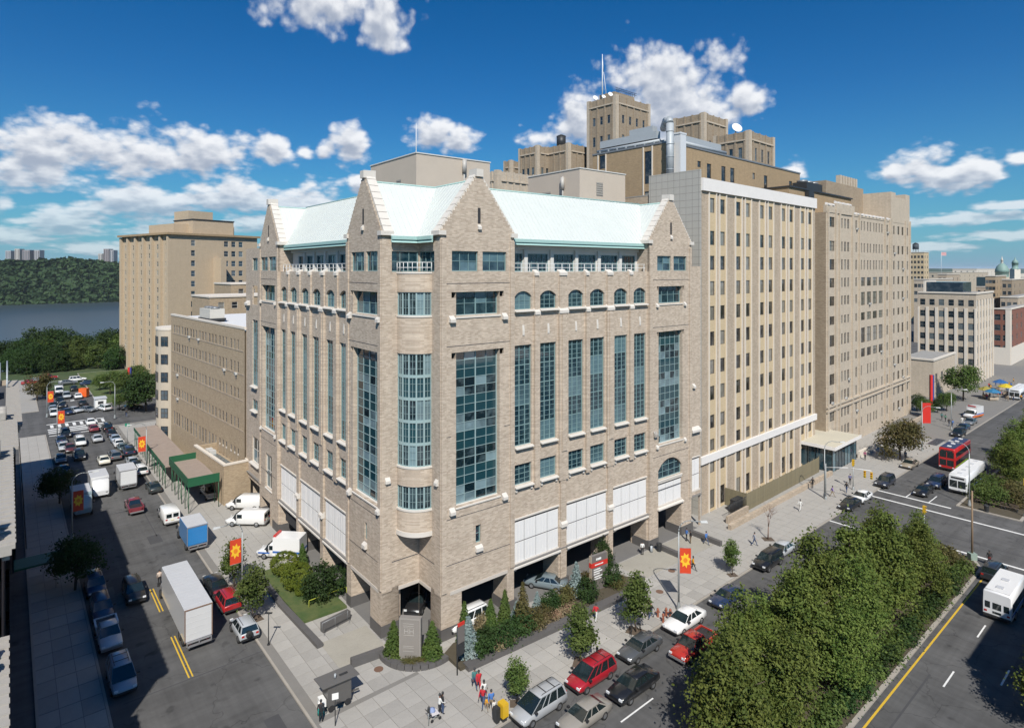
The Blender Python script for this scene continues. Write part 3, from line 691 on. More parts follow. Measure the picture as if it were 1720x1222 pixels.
    if right:
        window(F,main,33.2,38.2,8.5,10.95,-.33,4,3,sub=False,name='arched_window',sill=.1); screen(33.2,38.2,5.0,8.2,-.15,3,1); screen(40.6,42.9,5.1,9.95,-.5,2,2)
        b_ = MB(); F.wedge(b_,33.0,38.4,4.6,5.0,-.3,.3); b_.build('lintel', m_trim, main)
        for u in (34.4,36.9): block(F,32.2,32.8,14.3,15.0,0,.35)
        block(F,40.6,42.6,13.4,14.1,-.35,.15); block(F,41.1,41.6,19.5,20.1,-.35,.0)
    else:
        window(F,main,33.4,36.2,4.9,9.7,-.28,2,2,fr=m_trim,sill=.1); window(F,main,40.3,43.9,6.6,10.5,-.6,2,2,fr=m_trim,sill=.3)
        window(F,main,41.2,43.8,18.3,28.3,-.6,2,5,sub=True,muntin=(1,3),sill=.05); window(F,main,41.2,43.8,14.6,16.2,-.6,2,2,sill=.05); window(F,main,41.2,43.8,35.8,37.7,-.6,3,2)
        block(F,45.0,46.6,30.4,31.1,-.35,.1)
        s_ = MB(); F.box(s_,25.2,29.0,2.2,4.2,MID-.3,MID-.15); q_ = s_.build('sign_board', m_dark, main)
    for a,b in ft: window(F,main,a,b,35.8,37.75,-.28,2,2,sill=.0)
    window(F,main,cu2[0],cu2[1],31.5,33.75,-.6,4,2); window(F,main,cu2[0],cu2[1],13.1,27.8,-.62,5,16,fr=m_tealp,mw=.042,rowgl=lambda k: g_vis if (k//2)%2 == 0 else g_span)
    for z in (31.5,13.1):
        s_ = MB(); F.wedge(s_,cu2[0]-.1,cu2[1]+.1,z-.22,z+.02,-.5,.1); s_.build('sill', m_trim, main)
        block(F,cu2[0]-.6,cu2[0]-.2,z-.45,z+.05,0,.28); block(F,cu2[1]+.2,cu2[1]+.6,z-.45,z+.05,0,.28)
    # --- set-back top storey between the gables
    tw = MB(); n = 6
    if right: ws_ = [(9.6,11.9),(12.5,15.7),(16.55,19.8),(20.4,23.6),(24.4,27.6),(28.2,31.0)]
    else: ws_ = [(8.6,10.9),(11.7,14.6),(15.4,18.3),(19.1,22.0),(22.8,25.4),(26.2,28.4)]
    F.wall(tw,g1,f0,35.0,38.9,[(a,b,35.75,37.75,.2) for a,b in ws_],.2,0,-2.0)
    for i in range(5): c = (ws_[i][1]+ws_[i+1][0])/2; F.box(tw,c-.24,c+.24,35.0,38.2,-2.0,-1.75)
    F.box(tw,g1,f0,38.2,38.75,-2.0,-1.7); tw.build('loggia_wall', m_stucco, main)
    for a,b in ws_: window(F,main,a,b,35.75,37.75,-2.18,4,2,sub=False)
    rl = MB()
    for z in (36.15,36.6): F.box(rl,g1+.1,f0-.1,z,z+.05,MID-.36,MID-.31)
    for i in range(19): u = g1+.3+(f0-g1-.6)*i/18; F.box(rl,u-.03,u+.03,35.7,36.6,MID-.37,MID-.30)
    rl.build('railing', m_rail, main)
    # --- gables
    for (a,b,zt) in ((g0,g1,45.45),(f0,f1,45.25)):
        c = (a+b)/2; gw = MB(); zf = 39.4
        gw.add([F.p(a,zf,0),F.p(b,zf,0),F.p(c,zt,0),F.p(a,zf,-.9),F.p(b,zf,-.9),F.p(c,zt,-.9)],[(0,1,2),(5,4,3),(0,2,5,3),(1,4,5,2)])
        ns_ = 16
        for k in range(ns_):
            for sg in (-1,1):
                e0 = a if sg < 0 else b; ua = e0+(c-e0)*k/ns_; ub = e0+(c-e0)*(k+1)/ns_; zz = zf+(zt-zf)*(k+1)/ns_
                F.box(gw,min(ua,ub),max(ua,ub),zf+(zt-zf)*k/ns_-.35,zz+.12,-.12,.004)
        gw.build('gable_wall', m_brick, main)
        sb = MB(); F.box(sb,c-.17,c+.17,40.6,42.2,-.2,.012); sb.build('gable_slit', m_dark, main); block(F,c-.2,c+.2,40.0,40.6,-.1,.22,'sill')
        for sgn in (-1,1):
            p0 = (a-.28,zf+.1) if sgn < 0 else (b+.28,zf+.1); p1 = (c,zt+.42); n = 9
            L_ = math.hypot(p1[0]-p0[0],p1[1]-p0[1]); du,dz = (p1[0]-p0[0])/L_,(p1[1]-p0[1])/L_; nu,nz_ = (-dz,du) if sgn > 0 else (-dz,du)
            if nz_ < 0: nu,nz_ = -nu,-nz_
            for k in range(n):
                s0 = L_*k/n+.03; s1 = L_*(k+1)/n-.03; th0, th1 = .0, .30
                if sgn > 0: nu_ = dz; nz2 = -du
                else: nu_ = -dz; nz2 = du
                P = lambda s,t,d: F.p(p0[0]+du*s+nu_*t, p0[1]+dz*s+nz2*t, d)
                cb = MB(); ex = .10 if k % 2 else .02
                cb.hexa([P(s0,-.22,-1.15),P(s1,-.22,-1.15),P(s1,-.22,-.13),P(s0,-.22,-.13),P(s0,.14,-1.15),P(s1,.14,-1.15),P(s1,.16,-.13),P(s0,.16,-.13)]); cb.build('coping_stone', m_trim, main)
                tb = MB(); zz = p0[1]+dz*s0; uu = p0[0]+du*s0                      # stepped brick ends under the coping
        ap = MB(); F.wedge(ap,c-.42,c+.42,zt-.1,zt+.72,-1.2,.16,0,zt+.66); ap.build('apex_stone', m_trim, main)
        for u in (a+.05,b-.05):
            k_ = MB(); F.box(k_,u-.42,u+.42,39.32,39.75,-1.2,.22); k_.build('kneeler_stone', m_trim, main)
facade(FR, True); facade(FL, False)

# --- notched corner with the bow window
cw = MB()
for F,sg in ((N1,1),(N2,1)):
    F.wall(cw,-4.2,0,0,39.4,[(-2.3,0,0,4.15,0.01),(-3.1,0,35.75,37.8,.25)],.25,0,0.)
    F.box(cw,-4.19,-3.1,4.3,39.0,0,.07)
# jambs of the corner entrance
cw.box(-4.195,-2.3,0.0,2.4,0,4.6); cw.box(0.0,2.4,-4.195,-2.3,0,4.6)
cw.build('corner_wall', m_brick, main)
ln = MB(); N1.box(ln,-2.35,.0,4.15,4.5,-.3,.05); N2.box(ln,-2.35,.0,4.15,4.5,-.3,.05); ln.build('lintel', m_lint, main)
st = MB(); N1.box(st,-3.09,0,7.05,7.14,-.05,.005); N2.box(st,-3.09,0,7.05,7.14,-.05,.005); st.build('string_course', m_slit, main)
BR = 2.5
def arc_band(mb, r0, r1, z0, z1, n=14, m=0):
    for i in range(n):
        a = math.pi + math.pi/2*i/n; b = math.pi + math.pi/2*(i+1)/n
        P = lambda r,t,z: (r*math.cos(t), r*math.sin(t), z)
        mb.hexa([P(r0,a,z0),P(r1,a,z0),P(r1,b,z0),P(r0,b,z0),P(r0,a,z1),P(r1,a,z1),P(r1,b,z1),P(r0,b,z1)], m)
for z0,z1 in ((10.24,12.4),(14.7,16.6),(27.7,31.42),(33.75,35.7)): bw = MB(); arc_band(bw,.05,BR,z0,z1); bw.build('bow_wall', m_brick, main)
bt = MB(); arc_band(bt,.05,BR+.09,9.78,10.23); bt.build('bow_base_band', m_trim, main)
for z in (12.4,16.6,31.42,35.7):
    bt = MB(); arc_band(bt,BR-.5,BR+.07,z-.14,z+.03); bt.build('sill', m_trim, main)
def bow_window(z0, z1, tiers):
    o = MB(); nf = 5; r = BR-.14
    P = lambda r,t,z: (r*math.cos(t), r*math.sin(t), z)
    arc_band(o,r-.12,r+.03,z0,z0+.1,10); arc_band(o,r-.12,r+.03,z1-.1,z1,10)
    for k in range(1,tiers): z = z0+(z1-z0)*k/tiers; arc_band(o,r-.1,r+.04,z-.14,z+.14,10)
    for i in range(nf+1):
        t = math.pi+math.pi/2*(i/nf); hw = .055/r*1.3
        o.hexa([P(r-.12,t-hw,z0),P(r+.05,t-hw,z0),P(r+.05,t+hw,z0),P(r-.12,t+hw,z0),P(r-.12,t-hw,z1),P(r+.05,t-hw,z1),P(r+.05,t+hw,z1),P(r-.12,t+hw,z1)])
    for i in range(nf):
        t = math.pi+math.pi/2*((i+.5)/nf); hw = .007
        o.hexa([P(r-.03,t-hw,z0),P(r+.01,t-hw,z0),P(r+.01,t+hw,z0),P(r-.03,t+hw,z0),P(r-.03,t-hw,z1),P(r+.01,t-hw,z1),P(r+.01,t+hw,z1),P(r-.03,t+hw,z1)])
    for k in range(tiers*3):
        z = z0+(z1-z0)*k/(tiers*3); arc_band(o,r-.03,r-.01,z-.012,z+.012,10)
    ob = o.build('bow_window', m_tealp, main)
    core_ = MB(); arc_band(core_,.05,r-.35,z0,z1,10); core_.build('bow_room', m_dark, ob)
    for k in range(tiers):
        for i in range(nf):
            a = math.pi+math.pi/2*(i/nf); b = math.pi+math.pi/2*((i+1)/nf); q0 = z0+(z1-z0)*k/tiers; q1 = z0+(z1-z0)*(k+1)/tiers
            # blind in the upper part of every second storey
            p_ = MB(); p_.quad(P(r-.06,a,q0),P(r-.06,b,q0),P(r-.06,b,q1),P(r-.06,a,q1)); p_.build('pane', g_span if k%2 else g_vis, ob)
bow_window(12.4,14.7,1); bow_window(16.6,27.7,5); bow_window(31.42,33.75,1)
for F in (N1,N2): window(F,main,-3.1,-.05,35.75,37.8,-.22,3,2,sub=False)
rl = MB()
for z in (36.15,36.65): arc_band(rl,BR-.05,BR,z,z+.05,12)
for i in range(9):
    t = math.pi+math.pi/2*i/8; rl.cyl(((BR-.025)*math.cos(t),(BR-.025)*math.sin(t),35.7),((BR-.025)*math.cos(t),(BR-.025)*math.sin(t),36.68),.03,n=6)
rl.build('railing', m_rail, main)
for F,u in ((N1,-3.6),(N2,-3.6)): block(F,u-.26,u+.26,15.0,15.6,.06,.32)
# --- core behind the fronts, arcade under it
co = MB(); co.box(-1.85,42.5,.36,46.6,4.6,38.3); co.box(.36,42.4,-1.85,46.5,4.6,38.31); co.build('core_wall', m_stucco, main)
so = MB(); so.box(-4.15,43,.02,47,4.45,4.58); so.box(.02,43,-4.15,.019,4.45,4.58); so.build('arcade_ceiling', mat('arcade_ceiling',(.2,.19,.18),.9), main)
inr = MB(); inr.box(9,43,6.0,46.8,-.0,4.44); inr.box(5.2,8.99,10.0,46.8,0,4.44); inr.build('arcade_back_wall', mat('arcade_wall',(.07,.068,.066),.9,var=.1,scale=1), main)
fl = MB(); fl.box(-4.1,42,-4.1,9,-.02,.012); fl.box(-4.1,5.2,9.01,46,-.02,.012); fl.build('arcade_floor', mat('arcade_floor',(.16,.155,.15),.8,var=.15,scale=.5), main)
# dark stone bases of the piers
def base(F,u0,u1,d0,d1,h=1.15):
    b_ = MB(); F.box(b_,u0,u1,.0,h,d0,d1); b_.build('pier_base', m_dkstone, main)
for F,L_ in ((FR,[(8.12,9.38,),(15.72,17.02),(23.62,24.82),(31.18,33.22),(38.18,40.7)]),(FL,[(7.0,8.08),(14.88,16.06),(22.88,24.08),(30.5,33.0),(38.6,39.2)])):
    for a,b in L_: base(F,a-.04,b+.04,-2.62,.05)
base(N1,-4.24,-2.27,-2.42,.045); base(N2,-4.24,-2.27,-2.42,.045); base(FR,.0,1.08,-2.4,.05); base(FL,.0,.63,-2.4,.052)

# --- roofs: pale standing-seam copper, one prism to a wing
def roof(axis, a0, a1, c, hw, ze=39.25, zr=45.05, fascia=True):
    """ridge along axis ('s' or 't') from a0 to a1, centred on c across"""
    def P(a, x, z): return (a, x, z) if axis == 's' else (x, a, z)
    mb = MB(); t_ = .22
    mb.quad(P(a0,c-hw,ze),P(a1,c-hw,ze),P(a1,c,zr),P(a0,c,zr)); mb.quad(P(a0,c+hw,ze),P(a1,c+hw,ze),P(a1,c,zr),P(a0,c,zr))
    mb.add([P(a0,c-hw,ze),P(a0,c,zr),P(a0,c+hw,ze)],[(0,1,2)]); mb.add([P(a1,c-hw,ze),P(a1,c,zr),P(a1,c+hw,ze)],[(0,1,2)])
    mb.quad(P(a0,c-hw,ze),P(a1,c-hw,ze),P(a1,c+hw,ze),P(a0,c+hw,ze))
    o = mb.build('roof', m_roof, main)
    # raised seams running up the slope
    sb = MB(); n = int((a1-a0)/.62); nv = math.hypot(hw, zr-ze); nx, nz_ = -(zr-ze)/nv, hw/nv
    for sg in (-1,1):
        for i in range(1,n):
            a = a0+(a1-a0)*i/n
            q = [P(a-.025,c+sg*hw,ze),P(a+.025,c+sg*hw,ze),P(a+.025,c,zr),P(a-.025,c,zr)]
            up = [P(a-.025,c+sg*(hw-nx*.05),ze+nz_*.05),P(a+.025,c+sg*(hw-nx*.05),ze+nz_*.05),P(a+.025,c-sg*nx*.05,zr+nz_*.05),P(a-.025,c-sg*nx*.05,zr+nz_*.05)]
            sb.hexa(q+up)
    sb.build('standing_seam', m_roof, o, kind='stuff')
    gb = MB()
    for sg in (-1,1):
        x0,x1 = sorted((c+sg*(hw-.1), c+sg*(hw+.16)))
        for z0,z1,e in ((ze-.32,ze+.03,0),(ze-.62,ze-.33,-.2)):
            gb.hexa([P(a0,x0,z0),P(a1,x0,z0),P(a1,x1-(.2 if e else 0)*(sg>0),z0),P(a0,x1-(.2 if e else 0)*(sg>0),z0),P(a0,x0+(.2 if e else 0)*(sg<0),z1),P(a1,x0+(.2 if e else 0)*(sg<0),z1),P(a1,x1,z1),P(a0,x1,z1)])
    rb = P(a0,c,zr+.03), P(a1,c,zr+.03); gb.cyl(rb[0],rb[1],.09,n=6)
    gb.build('gutter', m_gutter, o)
roof('s', -3.35, 14, 4.05, 4.55); roof('t', -3.35, 14, 4.52, 5.0, zr=45.1)
roof('s', 4.6, 36, 1.25, 4.6); roof('t', 4.2, 35, 1.25, 4.6)
roof('t', -3.35, 12, 35.9, 4.9, zr=44.9); roof('s', -3.35, 12, 34.85, 4.6, zr=44.9)
fr_ = MB(); fr_.box(.5,43,.5,46,38.32,38.5); fr_.build('flat_roof', mat('roof_membrane',(.42,.41,.39),.9,var=.1,scale=.5), main)
# plant rooms on the roof
def plant(x0,x1,y0,y1,z1,extra):
    b_ = MB(); b_.box(x0,x1,y0,y1,38.4,z1); o = b_.build('plant_room', m_beige, main)
    c_ = MB(); c_.box(x0-.1,x1+.1,y0-.1,y1+.1,z1+.002,z1+.14); c_.build('roof_edge', mat('pale_metal_edge',(.62,.61,.58),.5), o)
    for e in extra: e(o)
def vent(F,u,z0,z1,wd):
    def f(o):
        b_ = MB(); F.box(b_,u-wd/2,u+wd/2,z0,z1,-.1,.05)
        for k in range(6): z = z0+(z1-z0)*(k+.5)/6; F.wedge(b_,u-wd/2+.03,u+wd/2-.03,z-.05,z+.05,.05,.1)
        b_.build('vent', mat('vent_grille',(.30,.28,.25),.6), o)
    return f
def pipe(F,u,z0,z1):
    def f(o):
        b_ = MB(); b_.cyl(F.p(u,z0,.18),F.p(u,z1,.18),.13,n=8); b_.cyl(F.p(u,z1-1.9,.25),F.p(u,z1-.2,.25),.32,n=8); b_.build('downpipe', mat('pipe_paint',(.42,.4,.37),.5), o)
    return f
P1L = Face((8,14.5),(0,1),(-1,0)); P1R = Face((8,14.5),(1,0),(0,-1)); P2L = Face((32,9),(0,1),(-1,0)); P2R = Face((32,9),(1,0),(0,-1))
plant(8,19.8,14.5,27.6,50.9,[vent(P1L,4.6,46.0,48.0,1.3),pipe(P1R,7.3,44,51),vent(P1R,9.6,46.5,47.8,1.2)])
plant(32,42,9,20.6,50.7,[vent(P2L,7.2,46.0,47.9,2.0),pipe(P2L,3.4,44,49.9),vent(P2R,4.2,47,49,1.4)])
ms = thing('radio_mast','thin white radio mast on the plain beige plant room above the left gables','mast', tuple(ML(10,18,50.9)))
b_ = MB(); b_.cyl((0,0,.16),(0,0,4.8),.07,.03,8); b_.build('pole', m_rail, ms); b_ = MB(); b_.box(-.25,.25,-.25,.25,.141,.2); b_.build('base_plate', m_rail, ms)
# ------------------------------------------------------------------ the other buildings
def rotf(ang): c,s = math.cos(ang),math.sin(ang); return Vector((c,s,0)), Vector((-s,c,0))
class Bld:
    """building on a local frame: right face runs +x (looks -y), left face runs +y (looks -x)"""
    def __init__(b, name, label, loc, ang, cat='building', group=None):
        b.o = thing(name, label, cat, loc, ang, group); b.loc = Vector(loc); b.U,b.V = rotf(ang)
        b.FR = Face((0,0),(1,0),(0,-1)); b.FL = Face((0,0),(0,1),(-1,0))
    def uR(b, px, py, x0=0., y0=0.):       # where a pixel column / row meets the right face plane (y=y0)
        o = b.loc+b.V*y0; k = (px-CX)/FPX; t = (k*o.y-o.x)/(b.U.x-k*b.U.y); Y = o.y+t*b.U.y; return t, CAM_H-(py-HORIZON)*Y/FPX
    def uL(b, px, py, x0=0.):
        o = b.loc+b.U*x0; k = (px-CX)/FPX; t = (k*o.y-o.x)/(b.V.x-k*b.V.y); Y = o.y+t*b.V.y; return t, CAM_H-(py-HORIZON)*Y/FPX
WIN = {}
def win(F, parent, u0, u1, z0, z1, d=-.2, fr=None, gl=None, bars=(1,2), name='window', fw=.06):
    fr = fr or MATS['grey_sash']; gl = gl or g_dark; w_,h_ = round(u1-u0,2),round(z1-z0,2); key = (w_,h_,fr.name,gl.name,bars)
    if key not in WIN:
        m = MB(); x = w_/2; m.quad((-x,0,0),(x,0,0),(x,0,h_),(-x,0,h_),1)
        m.box(-x,-x+fw,-.06,.01,0,h_); m.box(x-fw,x,-.06,.01,0,h_); m.box(-x+fw,x-fw,-.058,.01,0,fw); m.box(-x+fw,x-fw,-.058,.01,h_-fw,h_)
        for i in range(1,bars[0]): q = -x+w_*i/bars[0]; m.box(q-.03,q+.03,-.04,.01,fw,h_-fw)
        for i in range(1,bars[1]): q = h_*i/bars[1]; m.box(-x+fw,x-fw,-.045,.01,q-.035,q+.035)
        WIN[key] = m.mesh('window', [fr,gl])
    o = link(name, WIN[key], parent); o.matrix_basis = F.mat4((u0+u1)/2,z0,d); return o
mat('grey_sash',(.22,.21,.20),.6); mat('pale_sash',(.55,.54,.50),.6); m_bronze = mat('bronze_sash',(.09,.075,.06),.5)
m_tan = mat('tan_brick',(.44,.345,.235),.9,var=.22,c2=(.33,.25,.165),kind='brick',bump=.2)
m_tan2 = mat('pinkish_tan_brick',(.47,.385,.295),.9,var=.3,c2=(.36,.29,.215),kind='brick',bump=.2)
m_spand = mat('yellow_spandrel_brick',(.585,.465,.30),.9,var=.13,c2=(.53,.415,.26),kind='brick')
m_fin = mat('cream_fin',(.66,.60,.52),.8,var=.05,scale=1)
m_wband = mat('white_stone_band',(.74,.71,.68),.8,var=.08,scale=.8)
m_gtile = mat('grey_tile_cladding',(.40,.385,.35),.7,var=.09,kind='tile')
m_brown = mat('brown_brick',(.38,.275,.165),.9,var=.25,c2=(.31,.225,.135),kind='brick')
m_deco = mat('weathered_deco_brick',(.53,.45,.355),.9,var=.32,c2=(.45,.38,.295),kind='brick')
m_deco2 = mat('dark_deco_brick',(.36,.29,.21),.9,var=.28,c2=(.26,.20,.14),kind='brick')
m_tower = mat('tower_brick',(.50,.40,.285),.9,var=.16,c2=(.44,.35,.245),kind='brick')
m_red = mat('red_brick',(.24,.10,.07),.9,var=.2,c2=(.20,.085,.06),kind='brick')
m_galv = mat('galvanised_metal',(.40,.43,.45),.55,metal=.15,var=.1,scale=1.5)
m_metal = mat('grey_metal',(.25,.26,.27),.45,metal=.4,var=.1,scale=2)
m_black = mat('black_metal',(.03,.032,.035),.5)
m_roofgrey = mat('roof_gravel',(.30,.29,.27),.95,var=.2,scale=.8)
m_rooflight = mat('white_roof_membrane',(.66,.66,.66),.8,var=.06,scale=.5)
g_room = glassmat('room_glass',(.018,.018,.018),(.26,.245,.21),.38)
g_blue = glassmat('blue_glass',(.02,.04,.06),(.14,.17,.19),.2)

# ---- (1) tan ward block with cream fins
W = Bld('ward_block','tan brick ward block with cream fins and a white stone band',(27.7,89.7,0),R(42))
cols = [(1192.3,1199.7),(1209.5,1217),(1236,1243.3),(1252.7,1259),(1276.2,1282.5),(1290.5,1296.8),(1312.6,1318.3),(1325.5,1331.2),(1344.7,1350),(1357,1362.2)]
cu_ = [(W.uR(a,0)[0],W.uR(b,0)[0]) for a,b in cols]
rows = [(44.4,46.6),(39.6,41.7),(35.9,38.0),(32.1,34.2),(28.4,30.5),(24.6,26.7),(20.4,22.5),(16.5,18.6),(12.3,14.3),(9.0,10.7),(5.7,7.5),(.4,3.2)]
LW_ = 40.2; wl = MB(); holes = []; sp = MB()
for (a,b) in cu_:
    for (z0,z1) in rows: holes.append((a,b,z0,z1,.22))
W.FR.wall(wl,0,LW_,-.1,47.6,holes,.22)
wl.box(.01,LW_-.01,.25,14,-.1,47.5); wl.build('wall', m_tan2, W.o)
for (a,b) in cu_:
    c = (a+b)/2; hw = 1.02
    s_ = MB(); W.FR.wall(s_,c-hw,c+hw,0.,47.4,[(a,b,z0,z1,.06) for z0,z1 in rows],.06,0,.05); s_.build('spandrel_strip', m_spand, W.o)
    for x in (c-hw,c+hw):
        f_ = MB(); W.FR.box(f_,x-.09,x+.09,.0,47.5,.0,.2); f_.build('fin', m_fin, W.o)
    for (z0,z1) in rows: win(W.FR,W.o,a,b,z0,z1,-.1,m_bronze,g_room,(1,1))
b_ = MB(); W.FR.box(b_,-.05,LW_+.05,47.5,49.35,-.6,.34); b_.build('parapet_band', m_wband, W.o)
b_ = MB(); W.FR.box(b_,-.6,LW_+.02,7.55,8.65,-.1,.36); b_.build('stone_band', m_wband, W.o)
b_ = MB(); W.FL.box(b_,-.0,9.0,0.,50.6,.02,.3); b_.build('tiled_side_wall', m_gtile, W.o)
b_ = MB(); b_.box(-.02,LW_,.4,14,47.51,47.7); b_.build('roof', m_roofgrey, W.o)
# ---- (2) brown brick plant storey with ducts, behind it
PB = Bld('brown_upper_block','brown brick upper block carrying silver ducts, behind the tan ward block',(26.3,103.2,0),R(42))
hs_ = []
for (x0,y0,x1,y1) in ((320,0,340,40),(375,15,400,105),(460,30,485,125),(512,40,537,130),(643,70,657,110),(710,85,730,170),(857,118,875,195)):
    a,zt = PB.uR(1080+x0/3.491,270+y0/3.491); b,zb = PB.uR(1080+x1/3.491,270+y1/3.491); hs_.append((a,b,zb,zt,.25))
wl = MB(); PB.FR.wall(wl,0,51.5,30,57.3,hs_,.25); hl = []
for (x0,y0,x1,y1) in ((1082.5,255,1094.5,308),(1082.5,322,1094.5,332),(1006.5,262,1017,283)):
    b,zt = PB.uL(x0,y0); a,zb = PB.uL(x1,y1); hl.append((a,b,zb,zt,.25))
PB.FL.wall(wl,0,16.6,30,57.3,hl,.25); wl.box(.3,51.5,.3,16.5,30,57.2); wl.build('wall', m_brown, PB.o)
for h in hs_: win(PB.FR,PB.o,*h[:4],-.15,m_black,g_room,(1,1))
for h in hl: win(PB.FL,PB.o,*h[:4],-.15,m_black,g_room,(1,1))
for x in (1081,1096,1005,1018):
    u,_ = PB.uL(x,0); f_ = MB(); PB.FL.box(f_,u-.1,u+.1,36,57.2,0,.15); f_.build('fin', m_fin, PB.o)
b_ = MB(); PB.FR.box(b_,-.1,51.6,57.31,57.6,-.3,.12); PB.FL.box(b_,-.1,16.6,57.31,57.59,-.3,.115); b_.build('roof_edge', m_metal, PB.o)
b_ = MB(); b_.box(.32,51.4,.32,16.4,57.21,57.35); b_.build('roof', m_roofgrey, PB.o)
# ducts and air handling gear
def duct(parts, name, label, m=None, cat='duct'):
    t_ = thing(name,label,cat,PB.loc,R(42)); 
    for nm,mb in parts: mb.build(nm, m or m_galv, t_)
    return t_
d1 = MB(); d1.cyl((-.9,-.9,50.8),(-.9,-.9,60.2),.62,n=14); 
for z in (52.5,54.6,56.7,58.8): d1.cyl((-.9,-.9,z),(-.9,-.9,z+.1),.68,n=14)
d2 = MB(); d2.tube([(-.9,-.9,60.2),(-.6,-.5,60.9),(.4,.8,61.1),(3,3,60.6)],.62,12)
d3 = MB(); d3.box(.8,2.0,3,15.5,58.6,59.9); d4 = MB(); d4.box(2.5,4.2,2.5,16,57.7,58.5)
duct([('riser',d1),('elbow',d2),('trunk',d3),('lower_trunk',d4)],'supply_duct','tall round silver duct at the corner of the brown upper block')
e1 = MB(); e1.box(1.6,3.3,-1.3,-.02,51.2,58.8); e2 = MB(); e2.box(1.5,3.4,-1.35,.0,58.81,59.1); e3 = MB(); e3.box(1.8,3.1,-1.28,-.05,50.9,51.19)
duct([('cabinet',e1),('cap',e2),('base',e3)],'air_handling_cabinet','tall pale grey air handling cabinet hung on the brown block beside the round duct', mat('pale_cabinet',(.60,.62,.64),.5), 'cabinet')
f1 = MB(); f1.box(6,19,1.0,2.6,58.3,59.6); f2 = MB()
for x in (7,11,15,18.5): f2.box(x-.1,x+.1,1.1,2.5,57.36,58.29)
f3 = MB(); f3.cyl((5,.7,58.1),(20,.7,58.1),.35,n=10); f4 = MB(); f4.box(15.5,18.5,3,5,57.36,60.2)
duct([('trunk',f1),('support',f2),('pipe',f3),('fan_box',f4)],'return_duct','long silver duct on stilts along the front edge of the brown block roof')
h1 = MB(); h1.box(1.2,2.6,4,9,60.0,61.0); h2 = MB()
for y in (4.3,6.5,8.7): h2.cyl((1.9,y,57.36),(1.9,y,60),.08,n=6)
h3 = MB(); h3.cyl((.5,2,58.0),(.5,15.8,58.0),.3,n=10); h4 = MB()
for y in range(3,16,2): h4.box(.1,.9,y-.08,y+.08,57.62,58.0)
duct([('cable_tray',h1),('leg',h2),('pipe',h3),('saddle',h4)],'pipe_rack','grey pipe rack along the left edge of the brown block roof', None, 'pipe rack')
# ---- (3) deco towers behind
def deco_tower(name,label,px,Y,ptop,pxl,pxr,z0,colsL,colsR,rowz,m=None,steps=True,extra=None):
    X = (px-CX)/FPX*Y; b = Bld(name,label,(X,Y,0),R(42)); zt = CAM_H+(HORIZON-ptop)*Y/FPX
    LL = b.uL(pxl,0)[0]; LR = b.uR(pxr,0)[0]; w_ = MB(); m = m or m_deco2
    hl = []; hr = []
    for (n,lst,ln) in ((colsL,hl,LL),(colsR,hr,LR)):
        for i in range(n):
            c = ln*(i+1)/(n+1)
            for (a,e) in rowz: lst.append((c-.55,c+.55,a,e,.25))
    b.FL.wall(w_,0,LL,z0,zt,hl,.25); b.FR.wall(w_,0,LR,z0,zt,hr,.25)
    w_.box(.3,LR,.3,LL,z0,zt-.02)
    w_.build('wall',m,b.o)
    for h in hl: win(b.FL,b.o,*h[:4],-.18,None,g_dark,(1,2))
    for h in hr: win(b.FR,b.o,*h[:4],-.18,None,g_dark,(1,2))
    for F,ln,n in ((b.FL,LL,colsL),(b.FR,LR,colsR)):
        for i in range(n+2):
            u = ln*(i+.5)/(n+1.0)
            if u < ln-.3: p_ = MB(); F.box(p_,u-.28,u+.28,z0,zt+.15,0,.20); p_.build('pilaster',m,b.o)
        for u0,u1 in ((-.02,1.1),(ln-1.1,ln)): p_ = MB(); F.box(p_,u0,u1,z0,zt+.32,.0,.16); p_.build('corner_pier',m_deco,b.o)
        c_ = MB(); F.box(c_,1.12,ln-1.12,zt-2.4,zt-2.0,0,.31); c_.build('stone_course',m_deco,b.o)
    c_ = MB(); c_.box(.4,LR-.2,.4,LL-.2,zt+.01,zt+.12); c_.build('roof',m_roofgrey,b.o)
    return b, zt, LL, LR
T1,z1_,l1,r1 = deco_tower('hospital_tower','tallest brown deco tower with a mast and dishes on its roof',1035,185,160,986,1092,40,3,4,[(64,69),(74,77),(80.5,83)])
b_ = MB(); b_.box(3,13,3,9,z1_+.13,z1_+2.4); b_.build('roof_house',m_deco2,T1.o)
b_ = MB()
for x in range(4,14): b_.box(x-.06,x+.06,2.8,2.9,z1_+2.4,z1_+3.6)
for z in (3.0,3.6): b_.box(3,14,2.8,2.9,z1_+z,z1_+z+.08)
b_.build('roof_railing',m_black,T1.o)
mast = thing('antenna_mast','tall white guyed antenna mast on the tallest deco tower','mast',tuple(T1.loc+T1.U*2+T1.V*7+Vector((0,0,z1_+.13))))
b_ = MB(); b_.cyl((0,0,0),(0,0,14.5),.22,.08,8); b_.build('pole',m_rail,mast)
b_ = MB(); b_.tube([(1.5,.3,0),(.4,.1,9),(0,0,13.5)],.07,6); b_.build('guy_strut',m_rail,mast)
b_ = MB(); b_.cyl((-.3,0,.1),(.3,0,.1),.4,n=8); b_.build('base',m_rail,mast)
def dish(label,loc,r,az):
    t_ = thing('satellite_dish',label,'satellite dish',loc,az); m_ = MB(); m_.lathe([(0.01,0),(r*.5,.1*r),(r*.85,.3*r),(r,.45*r),(r*.97,.47*r),(r*.5,.14*r),(.01,.05*r)],(0,0,0),16)
    o = m_.build('reflector',m_rail,t_); o.rotation_euler = (R(62),0,0); o.location = (0,-.1,r*1.0); q = MB(); q.cyl((0,0,0),(0,0,r*1.0),.09*r+.03,n=8); q.build('stand',m_metal,t_)
